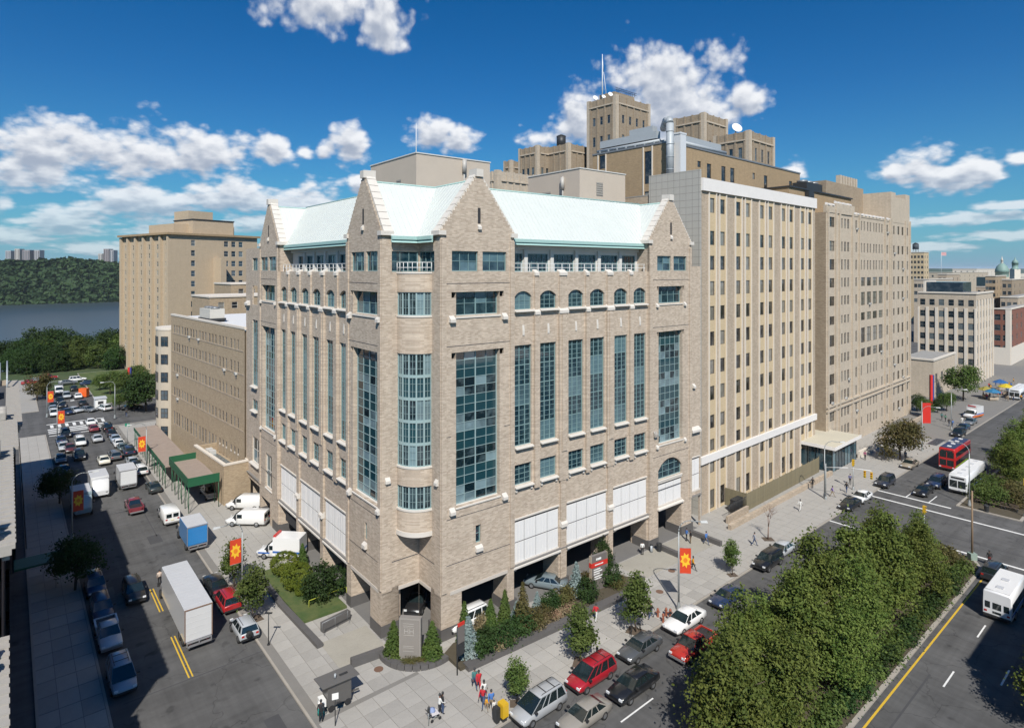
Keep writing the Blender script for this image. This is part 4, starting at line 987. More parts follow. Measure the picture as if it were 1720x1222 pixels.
for i,(dx,dy,r) in enumerate(((1,3.2,.8),(1.2,6.0,.7),(1,9.2,.9))):
    dish(('small white dish','middle white dish','largest white dish')[ (1,0,2)[i] ]+' on the left roof edge of the tallest tower', tuple(T1.loc+T1.U*dx+T1.V*dy+Vector((0,0,z1_+.12))),r,R(20))
T2,z2_,l2,r2 = deco_tower('hospital_tower','middle deco tower with ribbed brick, right of the tallest tower',1183,175,190,1131,1222,40,3,3,[(56,60.5),(64,67),(70,73)])
T3,z3_,l3,r3 = deco_tower('hospital_tower','lower deco tower with a large white dish on its roof',1259,165,220,1198,1301,40,3,3,[(50,54),(57,62),(65.5,69)])
dish('large white satellite dish on the lower deco tower', tuple(T3.loc+T3.U*2+T3.V*5+Vector((0,0,z3_+.12))),1.5,R(10))
T4,z4_,l4,r4 = deco_tower('hospital_wing','left low deco wing with three blue windows, above the pale roofs',903,195,245,871,935,40,3,3,[(64,68.5),(57,60)])
T5,z5_,l5,r5 = deco_tower('hospital_wing','deco wing directly left of the tallest tower, with a dark tank on its roof',955,192,241,917,1000,40,3,4,[(64,67),(57,60.5)])
b_ = MB(); b_.cyl((3,6,z5_+.13),(3,6,z5_+3.6),1.5,n=14); b_.cyl((3,6,z5_+3.6),(3,6,z5_+4.2),1.6,.3,n=14); b_.build('roof_tank',m_black,T5.o)
T6,z6_,l6,r6 = deco_tower('hospital_wing','small far deco stub at the left end of the skyline group',858,210,270,846,880,40,1,1,[(60,63)])
T7,z7_,l7,r7 = deco_tower('hospital_wing','low sandy wing with round-headed windows between the two beige plant rooms',835,150,287,818,900,36,2,5,[(50,53.5),(44,47.5)],m_deco)
# ---- (4) deco ward building on the avenue
D = Bld('deco_ward_building','sandy deco ward building with white battlements and many narrow windows, beyond the tan block',tuple(W.loc+W.U*44.1+W.V*(-.5)),R(42))
C3 = lambda x,y: (1360+x/5.556,300+y/5.556)
C4 = lambda x,y: (1360+x/5.09,500+y/5.09)
def du(x): return D.uR(C3(x,0)[0],0)[0]
rz_ = []
for (a,b) in ((375,465),(590,680),(755,850),(925,1010),(1090,1175)): rz_.append((D.uR(*C3(330,b))[1],D.uR(*C3(330,a))[1]))
for (a,b) in ((300,395),(468,545),(620,710),(780,865),(935,1010),(1080,1165)): rz_.append((D.uR(*C4(300,b))[1],D.uR(*C4(300,a))[1]))
rz_.insert(5,(D.uR(*C4(300,215))[1],D.uR(*C4(300,145))[1]))
sing = [(180,232)]; trip = [(292,310),(323,341),(352,370)]; s2 = [(428,443)]; oct_ = [(478,490),(505,517),(537,549),(562,574),(594,606),(617,629),(645,657),(670,682)]; quad_ = [(480,517),(535,574),(590,629),(645,682)]
s3 = [(715,732)]; tw_ = [(780,795),(820,838),(858,876),(905,920)]
holes = []
for k,(z0,z1) in enumerate(rz_):
    cs = sing+trip+s2+s3+tw_+(quad_ if 3 <= k <= 7 else oct_ if k < 3 else [oct_[0],oct_[2],oct_[3],oct_[4],oct_[5],oct_[7]])
    for c in cs: 
        a,b = du(c[0]),du(c[1])
        zz0,zz1 = (z0-.5,z1+.45) if (c in quad_ and k in (4,6)) else (z0,z1)
        holes.append((a,b,zz0,zz1,.25))
wl = MB(); LD = D.uR(1527,0)[0]; D.FR.wall(wl,0,LD,-.1,47.1,holes,.25); wl.box(.01,LD-.01,.3,16,-.1,47.0)
wl.build('wall', m_deco, D.o); wl = MB(); D.FL.box(wl,0,16,-.1,47.08,.01,.12); wl.build('side_wall', m_deco2, D.o)  # side wall in darker brick: shade of the recess put into its colour
for h in holes: win(D.FR,D.o,*h[:4],-.17,MATS['grey_sash'] if h[1]-h[0] < 1.3 else m_bronze,g_room,(1 if h[1]-h[0] < 1.6 else 2,2))
for x in (240,275,395,460,700,745,762,890,930,166):
    u = du(x); p_ = MB(); D.FR.box(p_,u-.3,u+.3,0,47.9,0,.3); p_.build('buttress', m_deco, D.o)
for z in (D.uR(*C4(300,880))[1],D.uR(*C4(300,915))[1]):
    p_ = MB(); D.FR.box(p_,0,LD,z-.15,z+.2,0,.34); p_.build('string_course', m_deco, D.o)
p_ = MB(); D.FR.box(p_,0,du(240),47.1,48.5,-.5,.1); D.FR.box(p_,du(240),du(410),47.1,49.1,-.5,.2); D.FR.box(p_,du(410),du(755),47.1,47.5,-.5,.1); p_.build('parapet', m_deco, D.o)
for i in range(17):
    u = 1+ i*(du(755)-2)/16; zt = 48.5 if u < du(240) else 49.1 if u < du(410) else 47.5
    p_ = MB(); D.FR.wedge(p_,u-.42,u+.42,zt+.002,zt+.55,-.45,.24); p_.build('merlon', m_wband, D.o)
p_ = MB(); D.FR.box(p_,du(757),LD+.2,47.1,53.2,-9,.05); D.FR.box(p_,du(757),du(800),53.2,54.2,-9,.05); D.FR.box(p_,du(890),LD+.2,53.2,54.4,-5,.05); p_.build('stair_tower', m_deco, D.o)
p_ = MB(); D.FR.box(p_,du(430),du(757)+.3,46.9,55.4,-15,-6); p_.build('rear_tower', m_deco2, D.o)
for i in range(7): p_ = MB(); u = du(560)+i*1.6; D.FR.box(p_,u,u+.8,55.4,57.4,-7,-6); p_.build('battlement', m_deco, D.o)
p_ = MB(); D.FR.box(p_,-6,du(590),46.9,51.8,-14,-4.5); p_.build('roof_house', m_brown, D.o); p_ = MB(); D.FR.box(p_,-6.2,du(590)+.2,51.81,52.1,-14.2,-4.2); p_.build('roof_edge', m_black, D.o)
p_ = MB(); D.FR.box(p_,1.0,3.5,47.0,51.6,-4.4,-3.6); p_.build('dark_louvre', m_black, D.o)
cool = thing('cooling_unit','black cooling unit on the roof of the sandy deco building','cooling unit', tuple(D.loc+D.U*11+D.V*8+Vector((0,0,52.12))), R(42))
b_ = MB(); b_.box(-4,4,-1.5,1.5,.5,2.2); b_.build('casing',m_black,cool)
b_ = MB(); [b_.box(x-.1,x+.1,-1.4,1.4,0,.5) for x in (-3.5,0,3.5)]; b_.build('leg',m_black,cool)
for x in (-2.7,0,2.7): b_ = MB(); b_.cyl((x,0,2.2),(x,0,2.7),1.1,n=14); b_.build('fan_ring',m_metal,cool)
rc = thing('recessed_link','narrow link set back between the tan block and the deco building, its shade put into darker brick','building', (W.loc+W.U*40.25+W.V*4.2), R(42))
b_ = MB(); b_.box(0,3.84,0,8,-.1,46.9); b_.build('wall',m_deco2,rc); b_ = MB(); b_.box(0,3.84,0,8,46.91,47.3); b_.build('roof_edge',m_metal,rc)  # link brick darkened to carry the shade of the recess
for k in range(9): win(Face((0,0),(1,0),(0,-1)),rc,1.0,2.0,4+k*4.4,6.2+k*4.4,.01,None,g_dark)
# air conditioners hung in windows
def aircon(F,parent,u,z,d=.0):
    key = 'aircon'
    if key not in WIN:
        m = MB(); m.box(-.30,.30,-.38,0,0,.36); m.box(-.24,.24,-.40,-.38,.06,.30,1); m.box(-.05,.05,-.3,0,-.5,0,1); WIN[key] = m.mesh(key,[mat('aircon_white',(.55,.55,.53),.5),m_metal])
    o = link('air_conditioner',WIN[key],parent); o.matrix_basis = F.mat4(u,z,d)
for h in random.sample(holes, 14): aircon(D.FR, D.o, (h[0]+h[1])/2, h[2])
# ---- (5) old brick building on the side street
O = Bld('old_brick_building','old tan brick building with rows of narrow windows, left of the gabled hospital',(-42.1,96.7,0),R(43.3))
q = lambda x,y: (270+x/6.11,500+y/6.11)
grp = [(140,165,187),(222,248,272),(308,335,362),(400,430,460),(500,532,563),(605,638,672),(720,757,792)]
oc = []
for g_ in grp:
    for x in g_: a = O.uL(q(x+8.5,0)[0],0)[0]; b = O.uL(q(x-8.5,0)[0],0)[0]; oc.append((a,b))
orow = []
for (a,b) in ((285,365),(465,555),(680,765),(925,1010)): orow.append((O.uL(*q(165,b))[1],O.uL(*q(165,a))[1]))
orow.append((4.6,7.2))
oh = [(a,b,z0,z1,.22) for (a,b) in oc for (z0,z1) in orow]
wl = MB(); O.FL.wall(wl,0,41.2,-.1,26.5,oh,.22); wl.box(.25,18,.02,41.1,-.1,26.0); wl.build('wall',m_tan,O.o)
for h in oh: win(O.FL,O.o,*h[:4],-.14,None,g_room,(1,2))
for h in oh: 
    if random.random() < .99 and h[2] > 8: pass
b_ = MB(); O.FL.box(b_,-.05,41.25,26.5,26.85,-.45,.08); b_.build('coping',m_fin,O.o)
b_ = MB(); b_.box(.46,17.8,.3,41,26.01,26.2); b_.build('roof',m_rooflight,O.o)
for (x,y) in ((300,400),(395,425),(660,735),(780,775),(178,790),(180,1035)):
    u,z = O.uL(*q(x,y)); aircon(O.FL,O.o,u,z-.2)
for z in (orow[0][0],orow[1][0],orow[2][0],orow[3][0]):
    b_ = MB(); O.FL.box(b_,.5,40.8,z-.16,z-.02,0,.06); b_.build('sill_course',m_tan2,O.o)
ch = thing('rooftop_chiller','white and dark chiller unit standing on the white roof of the old brick building','chiller', tuple(O.loc+O.U*2.6+O.V*24+Vector((0,0,26.2))), R(43.3))
b_ = MB(); b_.box(-1.3,1.3,-3,3,.7,2.4); b_.build('casing',mat('chiller_paint',(.55,.53,.48),.6),ch); b_ = MB(); b_.box(-1.5,1.5,-3.2,3.2,.3,.69); b_.build('skid',m_black,ch)
b_ = MB(); [b_.box(-1.4,1.4,y-.1,y+.1,0,.3) for y in (-2.6,0,2.6)]; b_.build('leg',m_black,ch)
for y in (-1.9,0,1.9): b_ = MB(); b_.cyl((0,y,2.4),(0,y,2.75),.75,n=12); b_.build('fan',m_metal,ch)
an = Bld('low_brick_annex','low tan brick annex with an open light well, against the old brick building',(-43.9,93.5,0),R(43.3))
b_ = MB(); b_.box(0,4,0,.4,-.1,6); b_.box(0,.4,.4,14.6,-.1,6); b_.box(3.6,4,.4,14.6,-.1,6); b_.box(.4,3.6,14.2,14.6,-.1,6); b_.box(.4,3.6,.4,14.2,-.1,4.6); b_.build('wall',m_tan,an.o)
b_ = MB(); b_.box(-.06,4.06,-.06,.46,6.003,6.25); b_.box(-.06,.46,.461,14.66,6.003,6.25); b_.box(3.54,4.06,.461,14.66,6.003,6.25); b_.build('coping',m_fin,an.o)
b_ = MB(); b_.box(1.0,2.6,2,11,4.61,5.0); b_.build('skylight',g_dark,an.o)
for y in (11.5,13.0): 
    k_ = MB(); k_.box(-.5,.5,-.5,.5,0,1.0); o_ = k_.build('fan_unit',MATS['aircon_white'],an.o); o_.location = (1.9,y,4.6)
# rounded stone end
rd = thing('rounded_stone_wing','pale stone wing with a rounded corner at the far end of the old brick building','building',tuple(O.loc+O.V*44.6+O.U*1.5),R(43.3))
b_ = MB(); pts = []
for i in range(13): t = math.pi+math.pi/2*0 + math.pi*(i/12)*.98 - math.pi/2*.0; 
n_ = 16; RB = 3.4
ang0 = math.pi*.35; arcp = [(RB*math.cos(ang0+ (math.pi*1.2)*i/n_)-0, RB*math.sin(ang0+(math.pi*1.2)*i/n_)) for i in range(n_+1)]
b_.prism(arcp+[(9,-3.4),(9,6)],-.1,23.4); b_.build('wall',mat('sandstone_wing',(.47,.41,.325),.85,var=.1,scale=.6),rd)
b_ = MB(); b_.prism([(x*1.03,y*1.03) for x,y in arcp]+[(9.1,-3.5),(9.1,6.1)],23.41,23.9); b_.build('coping',m_fin,rd)
for k in range(6):
    for t in (math.pi*.82,math.pi*1.02,math.pi*1.24):
        nrm = (math.cos(t),math.sin(t)); F = Face((nrm[0]*(RB*.985),nrm[1]*(RB*.985)),(-nrm[1],nrm[0]),nrm); win(F,rd,-.75,.75,1.6+k*3.7,3.6+k*3.7,.05,m_bronze,g_blue,(2,2))
# ---- (6) tall tan tower by the river
TT = Bld('residence_tower','tall tan tower with brick ribs by the river, behind the old brick building',(-114,205,0),R(55))
zT = 47.6; ll = TT.uL(205,0)[0]; rr = TT.uR(432,0)[0]
wl = MB(); hl = []; hr = []
nb = 6
for i in range(nb):
    c = ll*(i+.5)/nb
    for k in range(16): hl.append((c-.55,c+.55,1.5+k*2.95,3.2+k*2.95,.2))
rowt = [2+k*3.5 for k in range(13)]
for z in rowt: hr.append((6.8,8.2,z,z+2.0,.2))
for z in rowt[6:]: hr += [(18.6,20.2,z,z+2,.2),(21.4,23,z,z+2,.2),(24.2,25.8,z,z+2,.2)]
TT.FL.wall(wl,0,ll,-.3,zT,hl,.2); TT.FR.wall(wl,0,rr,-.3,zT,hr,.2); wl.box(.25,rr,.25,ll,-.3,zT-.1); wl.build('wall',m_tower,TT.o)
for h in hl: win(TT.FL,TT.o,*h[:4],-.14,MATS['pale_sash'],g_room,(1,2))
for h in hr: win(TT.FR,TT.o,*h[:4],-.14,MATS['pale_sash'],g_blue,(1,2))
for i in range(nb+1):
    p_ = MB(); c = max(.6,min(ll-.6,ll*i/nb)); TT.FL.box(p_,c-.6,c+.6,-.3,zT-.2,0,.9); p_.build('rib',m_tower,TT.o)
p_ = MB(); TT.FR.box(p_,14.6,16.6,-.3,40,0,5.0); p_.build('projecting_wall',m_tower,TT.o)
p_ = MB(); TT.FR.box(p_,16.7,27,22,29.5,0,2.5); p_.build('bridge_window',g_blue,TT.o)
p_ = MB(); p_.box(-1.4,rr+.8,-.9,ll+.6,zT+.002,zT+.7); p_.build('roof_slab',m_brown,TT.o)
p_ = MB(); p_.box(4,26,6,24,zT+.7,zT+4.2); p_.build('penthouse',m_tower,TT.o); p_ = MB(); p_.box(9,24,3,16,zT+.7,zT+5.6); p_.build('penthouse',m_tower,TT.o)
p_ = MB(); p_.box(8.8,24.2,2.8,16.2,zT+5.6,zT+6.0); p_.build('penthouse_edge',m_black,TT.o); p_ = MB(); p_.box(11,20,10,20,zT+6.01,zT+9.4); p_.build('lift_house',m_tower,TT.o)
mb_ = [('low_brick_wing','low tan brick wing with a pale sill, stepping up behind the white roof',(352,150,462,524),23,[6,6]),('stepped_brick_wing','tan brick wing with a row of pale windows, below the residence tower',(388,172,440,500),22,[5,4])]
for nm,lb,(px,Y,pl,pr),zz,(na,nb2) in mb_:
    b = Bld(nm,lb,((px-CX)/FPX*Y,Y,0),R(43.3)); z_ = CAM_H-( (500 if 'low' in nm else 478)-HORIZON)*Y/FPX
    wl = MB(); hh = [(2+i*3.2,3.4+i*3.2,z_-6+k*3.4-.2,z_-4.4+k*3.4-.2,.2) for i in range(6) for k in range(2)]
    b.FR.wall(wl,0,24,-.1,z_,hh,.2); wl.box(.2,24,.2,14,-.1,z_-.1); b.FL.wall(wl,0,14,-.1,z_,[],0); wl.build('wall',m_tan,b.o)
    for h in hh: win(b.FR,b.o,*h[:4],-.1,MATS['pale_sash'],g_room,(1,2))
    k_ = MB(); k_.box(-.2,24,-.2,14,z_+.01,z_+.4); k_.build('coping',m_fin,b.o)
# ---- (7) row of stone houses along the left edge, their cornices seen from above
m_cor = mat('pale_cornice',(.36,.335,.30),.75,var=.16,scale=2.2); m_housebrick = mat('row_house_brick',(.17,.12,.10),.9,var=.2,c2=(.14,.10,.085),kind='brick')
m_tar = mat('tar_roof',(.07,.07,.075),.85,var=.2,scale=.6)
def row_house(a0,a1,zt,label,orn):
    o = thing('row_house',label,'house',tuple(S(a0,{-38:19.2,-3.9:18.9,22.1:18.5,44.1:17.9}[a0])),SA,'row houses along the shaded pavement'); L_ = a1-a0
    F = Face((0,0),(1,0),(0,-1)); w_ = MB(); n = max(2,int(L_/3)); hs = []
    # local x runs along the street, local +y points away from it... face looks to -y
    nf = int((zt-1)/3.6)
    for i in range(n):
        c = L_*(i+.5)/n
        for k in range(nf): hs.append((c-.6,c+.6,1.2+k*3.6,3.2+k*3.6,.25))
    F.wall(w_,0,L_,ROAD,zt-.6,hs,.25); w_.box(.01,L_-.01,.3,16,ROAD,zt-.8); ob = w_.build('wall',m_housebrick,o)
    for h in hs: win(F,o,*h[:4],-.18,m_bronze,g_dark,(1,2))
    r_ = MB(); r_.box(.3,L_-.3,.9,15.8,zt-.79,zt-.6); r_.build('roof',m_tar,o)
    c_ = MB(); F.box(c_,0,L_,zt-.6,zt-.25,-.5,.45); F.box(c_,0,L_,zt-.25,zt,-.95,.62); ob = c_.build('cornice',m_cor,o)
    k = 0; x = .25
    while x < L_-.2: q_ = MB(); F.wedge(q_,x,x+.42,zt+.003,zt+.16,-.9,.66); q_.build('cornice_rib',m_cor,ob); x += .95
    x = .3
    dn = MB()
    while x < L_-.3: F.box(dn,x,x+.22,zt-.95,zt-.601,0,.36); x += .6
    dn.build('dentil',m_cor,ob,kind='stuff')
    for u in orn:
        q_ = MB(); F.box(q_,u-1.3,u+1.3,zt+.17,zt+.9,-.8,-.3); 
        for s_ in (-1,1): q_.cyl(F.p(u+s_*.8,zt+.75,-.85),F.p(u+s_*.8,zt+.75,-.2),.5,n=10)
        q_.build('pediment',m_cor,o)
    for x in (.15,L_-.15): q_ = MB(); q_.box(x-.15,x+.15,.96,15.9,zt-.6,zt+.25); q_.build('party_wall',m_tan2,o)
    return o
# local frame of S: x along SD, so y = left of it = +SN side? face must look back over the street
def row_fix(o): o.rotation_euler = (0,0,SA); return o
h1_ = row_house(-38,-4,14.8,'nearest pale row house cornice at the lower left edge',[30.5]); h2_ = row_house(-3.9,22,20.0,'second row house from the camera, with two scrolled pediments',[2.0,22]); h3_ = row_house(22.1,44,19.8,'third row house from the camera, with a scrolled pediment',[14]); h4_ = row_house(44.1,82,17.4,'farthest row house, its roof cluttered with blue sheeting and pipes',[])
cl_ = thing('roof_tarpaulin','crumpled blue tarpaulin on the farthest row house roof','tarpaulin',tuple(S(56,22.9,17.0)),SA)
b_ = MB(); 
for i in range(7):
    for j in range(5): pass
gv = [[(-2.6+i*.75,-1.8+j*.8,.15+.35*abs(math.sin(i*1.7+j*2.3))) for j in range(6)] for i in range(8)]
for i in range(7):
    for j in range(5): b_.quad(gv[i][j],gv[i+1][j],gv[i+1][j+1],gv[i][j+1])
b_.build('sheet',mat('blue_tarp',(.04,.16,.48),.5,var=.2,scale=2),cl_)
b_ = MB(); b_.box(-2.7,2.8,-1.9,2.3,-.2,.1); b_.build('pallet',m_tan2,cl_)
for k,(a,of) in enumerate(((72,20.5),(76,21.5),(68,22.5))):
    t_ = thing('roof_pipe','white vent pipe on the farthest row house roof, %s'%('nearest the street','in the middle','farthest from the street')[k],'vent pipe',tuple(S(a,of,16.8)))
    b_ = MB(); b_.cyl((0,0,0),(0,0,2.0),.22,n=8); b_.build('pipe',m_rail,t_); b_ = MB(); b_.cyl((0,0,2.0),(0,0,2.3),.34,.1,8); b_.build('cowl',m_rail,t_)
t_ = thing('roof_frame','steel roof frame standing at the far end of the row houses','steel frame',tuple(S(81.5,18.7,17.6)),SA)
b_ = MB(); b_.tube([(0,0,-.8),(0,0,3.2),(-7,0,1.2),(-7,0,-.8)],.12,6); b_.tube([(0,.9,-.8),(0,.9,3.0),(-7,.9,1.2)],.1,6); b_.build('frame',m_galv,t_)
b_ = MB(); b_.box(-14,-8,1,11,-.8,.4); b_.build('skylight_deck',m_galv,t_)
# ---- (8) right-hand distance
def boxbld(name,label,px,Y,ptop,pxl,pxr,m,rowsn,colL,colR,ang=42,base=-.2,ww=1.1,hh_=1.8,group=None,top=True,fl=3.6,rt=None):
    X = (px-CX)/FPX*Y; b = Bld(name,label,(X,Y,0),R(ang),group=group); zt = CAM_H-(ptop-HORIZON)*Y/FPX
    LL = max(4,b.uL(pxl,0)[0]); LR = max(4,b.uR(pxr,0)[0]); w_ = MB(); hl=[]; hr=[]
    for (n,lst,ln) in ((colL,hl,LL),(colR,hr,LR)):
        for i in range(n):
            c = ln*(i+.5)/n
            for k in range(rowsn): z = zt-1.6-fl*(k+1)+1.4; lst.append((c-ww/2,c+ww/2,z,z+hh_,.15))
    b.FL.wall(w_,0,LL,base,zt,hl,.15); b.FR.wall(w_,0,LR,base,zt,hr,.15); w_.box(.2,LR,.2,LL,base,zt-.05); w_.build('wall',m,b.o)
    for h in hl: win(b.FL,b.o,*h[:4],-.1,None,g_dark,(1,2))
    for h in hr: win(b.FR,b.o,*h[:4],-.1,None,g_dark,(1,2))
    c_ = MB(); b.FR.box(c_,-.25,LR,zt+.003,zt+.5,-.4,.25); b.FL.box(c_,-.249,LL,zt+.003,zt+.499,-.4,.249); c_.build('cornice',m_fin if rt is None else rt,b.o)
    r_ = MB(); r_.box(.42,LR-.1,.42,LL-.1,zt-.04,zt+.1); r_.build('roof',m_roofgrey,b.o)
    return b,zt,LL,LR
b1,zb,lb,rb = boxbld('beige_office_building','beige building with six window columns and a glazed roof house, beyond the deco building',1639.5,192,494,1542,1668,m_deco,6,6,6,fl=3.7,ww=1.5,hh_=2.0)
for i in range(7):
    p_ = MB(); u = lb*i/6; b1.FL.box(p_,max(0,u-.4),min(lb,u+.4),0,zb-4.5,0,.25); p_.build('pilaster',m_fin,b1.o); u = rb*i/6; p_ = MB(); b1.FR.box(p_,max(0,u-.5),min(rb,u+.5),0,zb-2,0,.25); p_.build('pilaster',m_fin,b1.o)
p_ = MB(); p_.box(3,14,4,14,zb+.1,zb+3.6); p_.build('roof_house',g_blue,b1.o); p_ = MB(); p_.box(2,15,14.1,lb-1,zb+.1,zb+4); p_.build('roof_house',m_fin,b1.o)
b2,z_2,l_2,r_2 = boxbld('low_beige_hall','low flat-roofed beige hall in front of the beige building',1568,172,606,1510,1604,m_deco,1,0,4,fl=6,ww=2.2,hh_=2.4)
b3,z_3,l_3,r_3 = boxbld('red_brick_building','red brick building with pale stone quoins and ground floor at the right edge',1697,230,520,1668,1760,m_red,4,2,10,fl=3.9,ww=1.9,hh_=2.2)
p_ = MB(); b3.FL.box(p_,0,1.4,0,z_3,0,.2); b3.FR.box(p_,.0,1.4,0,z_3,.0,.199); p_.build('quoins',m_fin,b3.o); p_ = MB(); b3.FL.box(p_,1.41,l_3,0,6.5,0,.22); b3.FR.box(p_,1.41,r_3,0,6.5,0,.22); p_.build('stone_ground_floor',m_fin,b3.o)
far = [('tall apartment block with a water tank, above the beige building',1552,420,424,1528,1560,m_spand,5,4,2),('long low brick roofline left of the green dome',1600,520,458,1560,1660,m_deco,2,3,8),('tan apartment house below the green dome',1672,330,464,1655,1690,m_tan,4,3,3),('dark-gabled apartment house at the right edge',1700,300,470,1690,1740,m_deco2,4,2,5),('pale flats just above the low beige hall roof',1560,300,470,1535,1600,m_deco,3,4,6),('grey-roofed terrace behind the red brick building',1710,260,500,1680,1760,m_tan2,4,3,6),('small tan house beside the flagpole',1590,380,461,1575,1612,m_tan2,3,2,3),('wide pale school building in the far distance',1640,640,452,1600,1700,m_fin,2,4,9)]
for (lb_,px,Y,pt,pl,pr,m_,rn,cl2,cr) in far: bb = boxbld('apartment_house',lb_,px,Y,pt,pl,pr,m_,rn,cl2,cr,ww=1.4,group='distant houses on the right')
for k in range(44):
    Y = random.uniform(300,1700)**1.0; px = random.uniform(1535,1760); pt = HORIZON+ (CAM_H-random.uniform(14,30))*FPX/Y
    wd = random.uniform(12,26)*FPX/Y; 
    cm_,cn_ = random.choice([(m_tan,'tan'),(m_tan2,'pinkish'),(m_deco,'sandy'),(m_deco2,'brown'),(m_fin,'cream'),(m_red,'red')])
    b = boxbld('apartment_house','far %s flat-roofed apartment house in the distance at the right'%cn_,px,Y,pt,px-wd*.5,px+wd,cm_,2 if Y < 700 else 0,3,4,ww=1.4,group='far apartment houses at the right')
wt = thing('water_tank','dark wooden rooftop water tank on the tall apartment block','water tank',((1538-CX)/FPX*428,428,47.4))
b_ = MB(); [b_.cyl((x,y,0),(x*.8,y*.8,2.5),.15,n=6) for x in (-1.2,1.2) for y in (-1.2,1.2)]; b_.build('leg',m_black,wt); b_ = MB(); b_.cyl((0,0,2.5),(0,0,6),1.9,n=14); b_.build('barrel',mat('tank_wood',(.06,.075,.09),.8),wt); b_ = MB(); b_.cyl((0,0,6),(0,0,7.2),2.0,.1,14); b_.build('lid',m_black,wt)
dm = thing('domed_church','church with a verdigris dome and lantern on the right skyline','church',((1683-CX)/FPX*470,470,0))
m_verd = mat('verdigris_dome',(.20,.31,.28),.6,var=.15,scale=.3)
b_ = MB(); b_.box(-9,9,-6,14,-.2,30); b_.build('wall',m_deco,dm); b_ = MB(); b_.lathe([(4.2,30),(4.2,33.5),(4.5,33.6),(4.3,35.5),(3.4,38),(1.9,39.8),(.7,40.6)],n=18); b_.build('dome',m_verd,dm); b_ = MB(); b_.lathe([(.8,40.6),(.8,42.6),(.95,42.7),(.4,44),(.08,46.2)],n=10); b_.build('lantern',m_fin,dm)
bt_ = thing('bell_tower','pale bell tower with a small green cupola beside the dome on the right skyline','bell tower',((1705-CX)/FPX*450,450,0))
b_ = MB(); b_.box(-2.2,2.2,-2.2,2.2,-.2,36); b_.build('shaft',m_fin,bt_); b_ = MB(); b_.lathe([(2.6,36),(2.6,36.5),(1.9,36.6),(1.9,40),(2.2,40.1),(1.6,42),(.5,43.2),(.1,45)],n=12); b_.build('cupola',m_verd,bt_)
fg = thing('flagpole','flagpole with a striped flag on the far right skyline','flagpole',((1581-CX)/FPX*390,390,30)); b_ = MB(); b_.cyl((0,0,0),(0,0,17),.12,.06,6); b_.build('pole',m_rail,fg); b_ = MB(); b_.box(.1,3.2,-.03,.03,14.6,16.8); b_.build('flag',mat('flag_red',(.5,.08,.08),.7,c2=(.6,.55,.55),scale=4),fg)
# towers on the far bank
for k,(px,wd,pt,pb) in enumerate(((18,9,421,438),(33,8,418,438),(48,12,420,438),(66,9,420,438),(172,7,426,438),(182,9,418,438),(191,6,420,438))):
    Y = 2250; X = (px-CX)/FPX*Y; h_ = (438-pt)/FPX*Y; w2 = wd/FPX*Y/2
    t_ = thing('apartment_tower','%s pale apartment tower on the bluff across the river'%['leftmost','second','third','fourth','fifth','sixth','rightmost'][k],'apartment tower',(X,Y,44)); h_ = CAM_H+(HORIZON-pt)*Y/FPX-44-6; b_ = MB(); b_.box(-w2,w2,-12,12,0,h_+6); b_.build('wall',mat('far_tower%d'%(k%3),[(.36,.36,.38),(.42,.40,.38),(.28,.25,.26)][k%3],.8),t_)
    b_ = MB(); nw = max(2,int(w2/3.2))
    for i in range(nw):
        x = -w2+2*w2*(i+.5)/nw; b_.box(x-1.1,x+1.1,-12.15,-12.0,8,h_+3)
    b_.build('window_strip',m_black if k%2 else g_blue,t_,kind='stuff')
# ------------------------------------------------------------------ trees, shrubs, planters
m_bark = mat('bark',(.10,.075,.055),.95,var=.3,scale=4)
lf_mid = leafmat('street_leaf',(.056,.098,.022),(.135,.178,.048)); lf_med = leafmat('median_leaf',(.062,.102,.020),(.175,.210,.050)); lf_dark = leafmat('dark_leaf',(.022,.050,.014),(.050,.085,.024),.2)
lf_yel = leafmat('yellow_green_leaf',(.11,.15,.018),(.18,.21,.035)); lf_blue = leafmat('blue_spruce_needle',(.135,.19,.185),(.25,.30,.29),.1); lf_con = leafmat('conifer_needle',(.045,.085,.018),(.10,.145,.035),.15)
lf_olive = leafmat('olive_leaf',(.085,.09,.028),(.16,.13,.055)); lf_tan = leafmat('tan_grass',(.20,.155,.085),(.28,.235,.14)); lf_rust = leafmat('rust_leaf',(.12,.085,.03),(.10,.10,.035)); lf_pink = leafmat('pink_flower',(.30,.17,.12),(.30,.26,.16))
def diamonds(P, nrm, a, b):
    k = len(P); t = np.cross(nrm, rng.normal(0,1,(k,3))); t /= np.linalg.norm(t,axis=1)[:,None]+1e-9; s = np.cross(nrm,t)
    return np.stack([P-t*a[:,None], P-s*b[:,None], P+t*a[:,None], P+s*b[:,None]],1).reshape(-1,3)
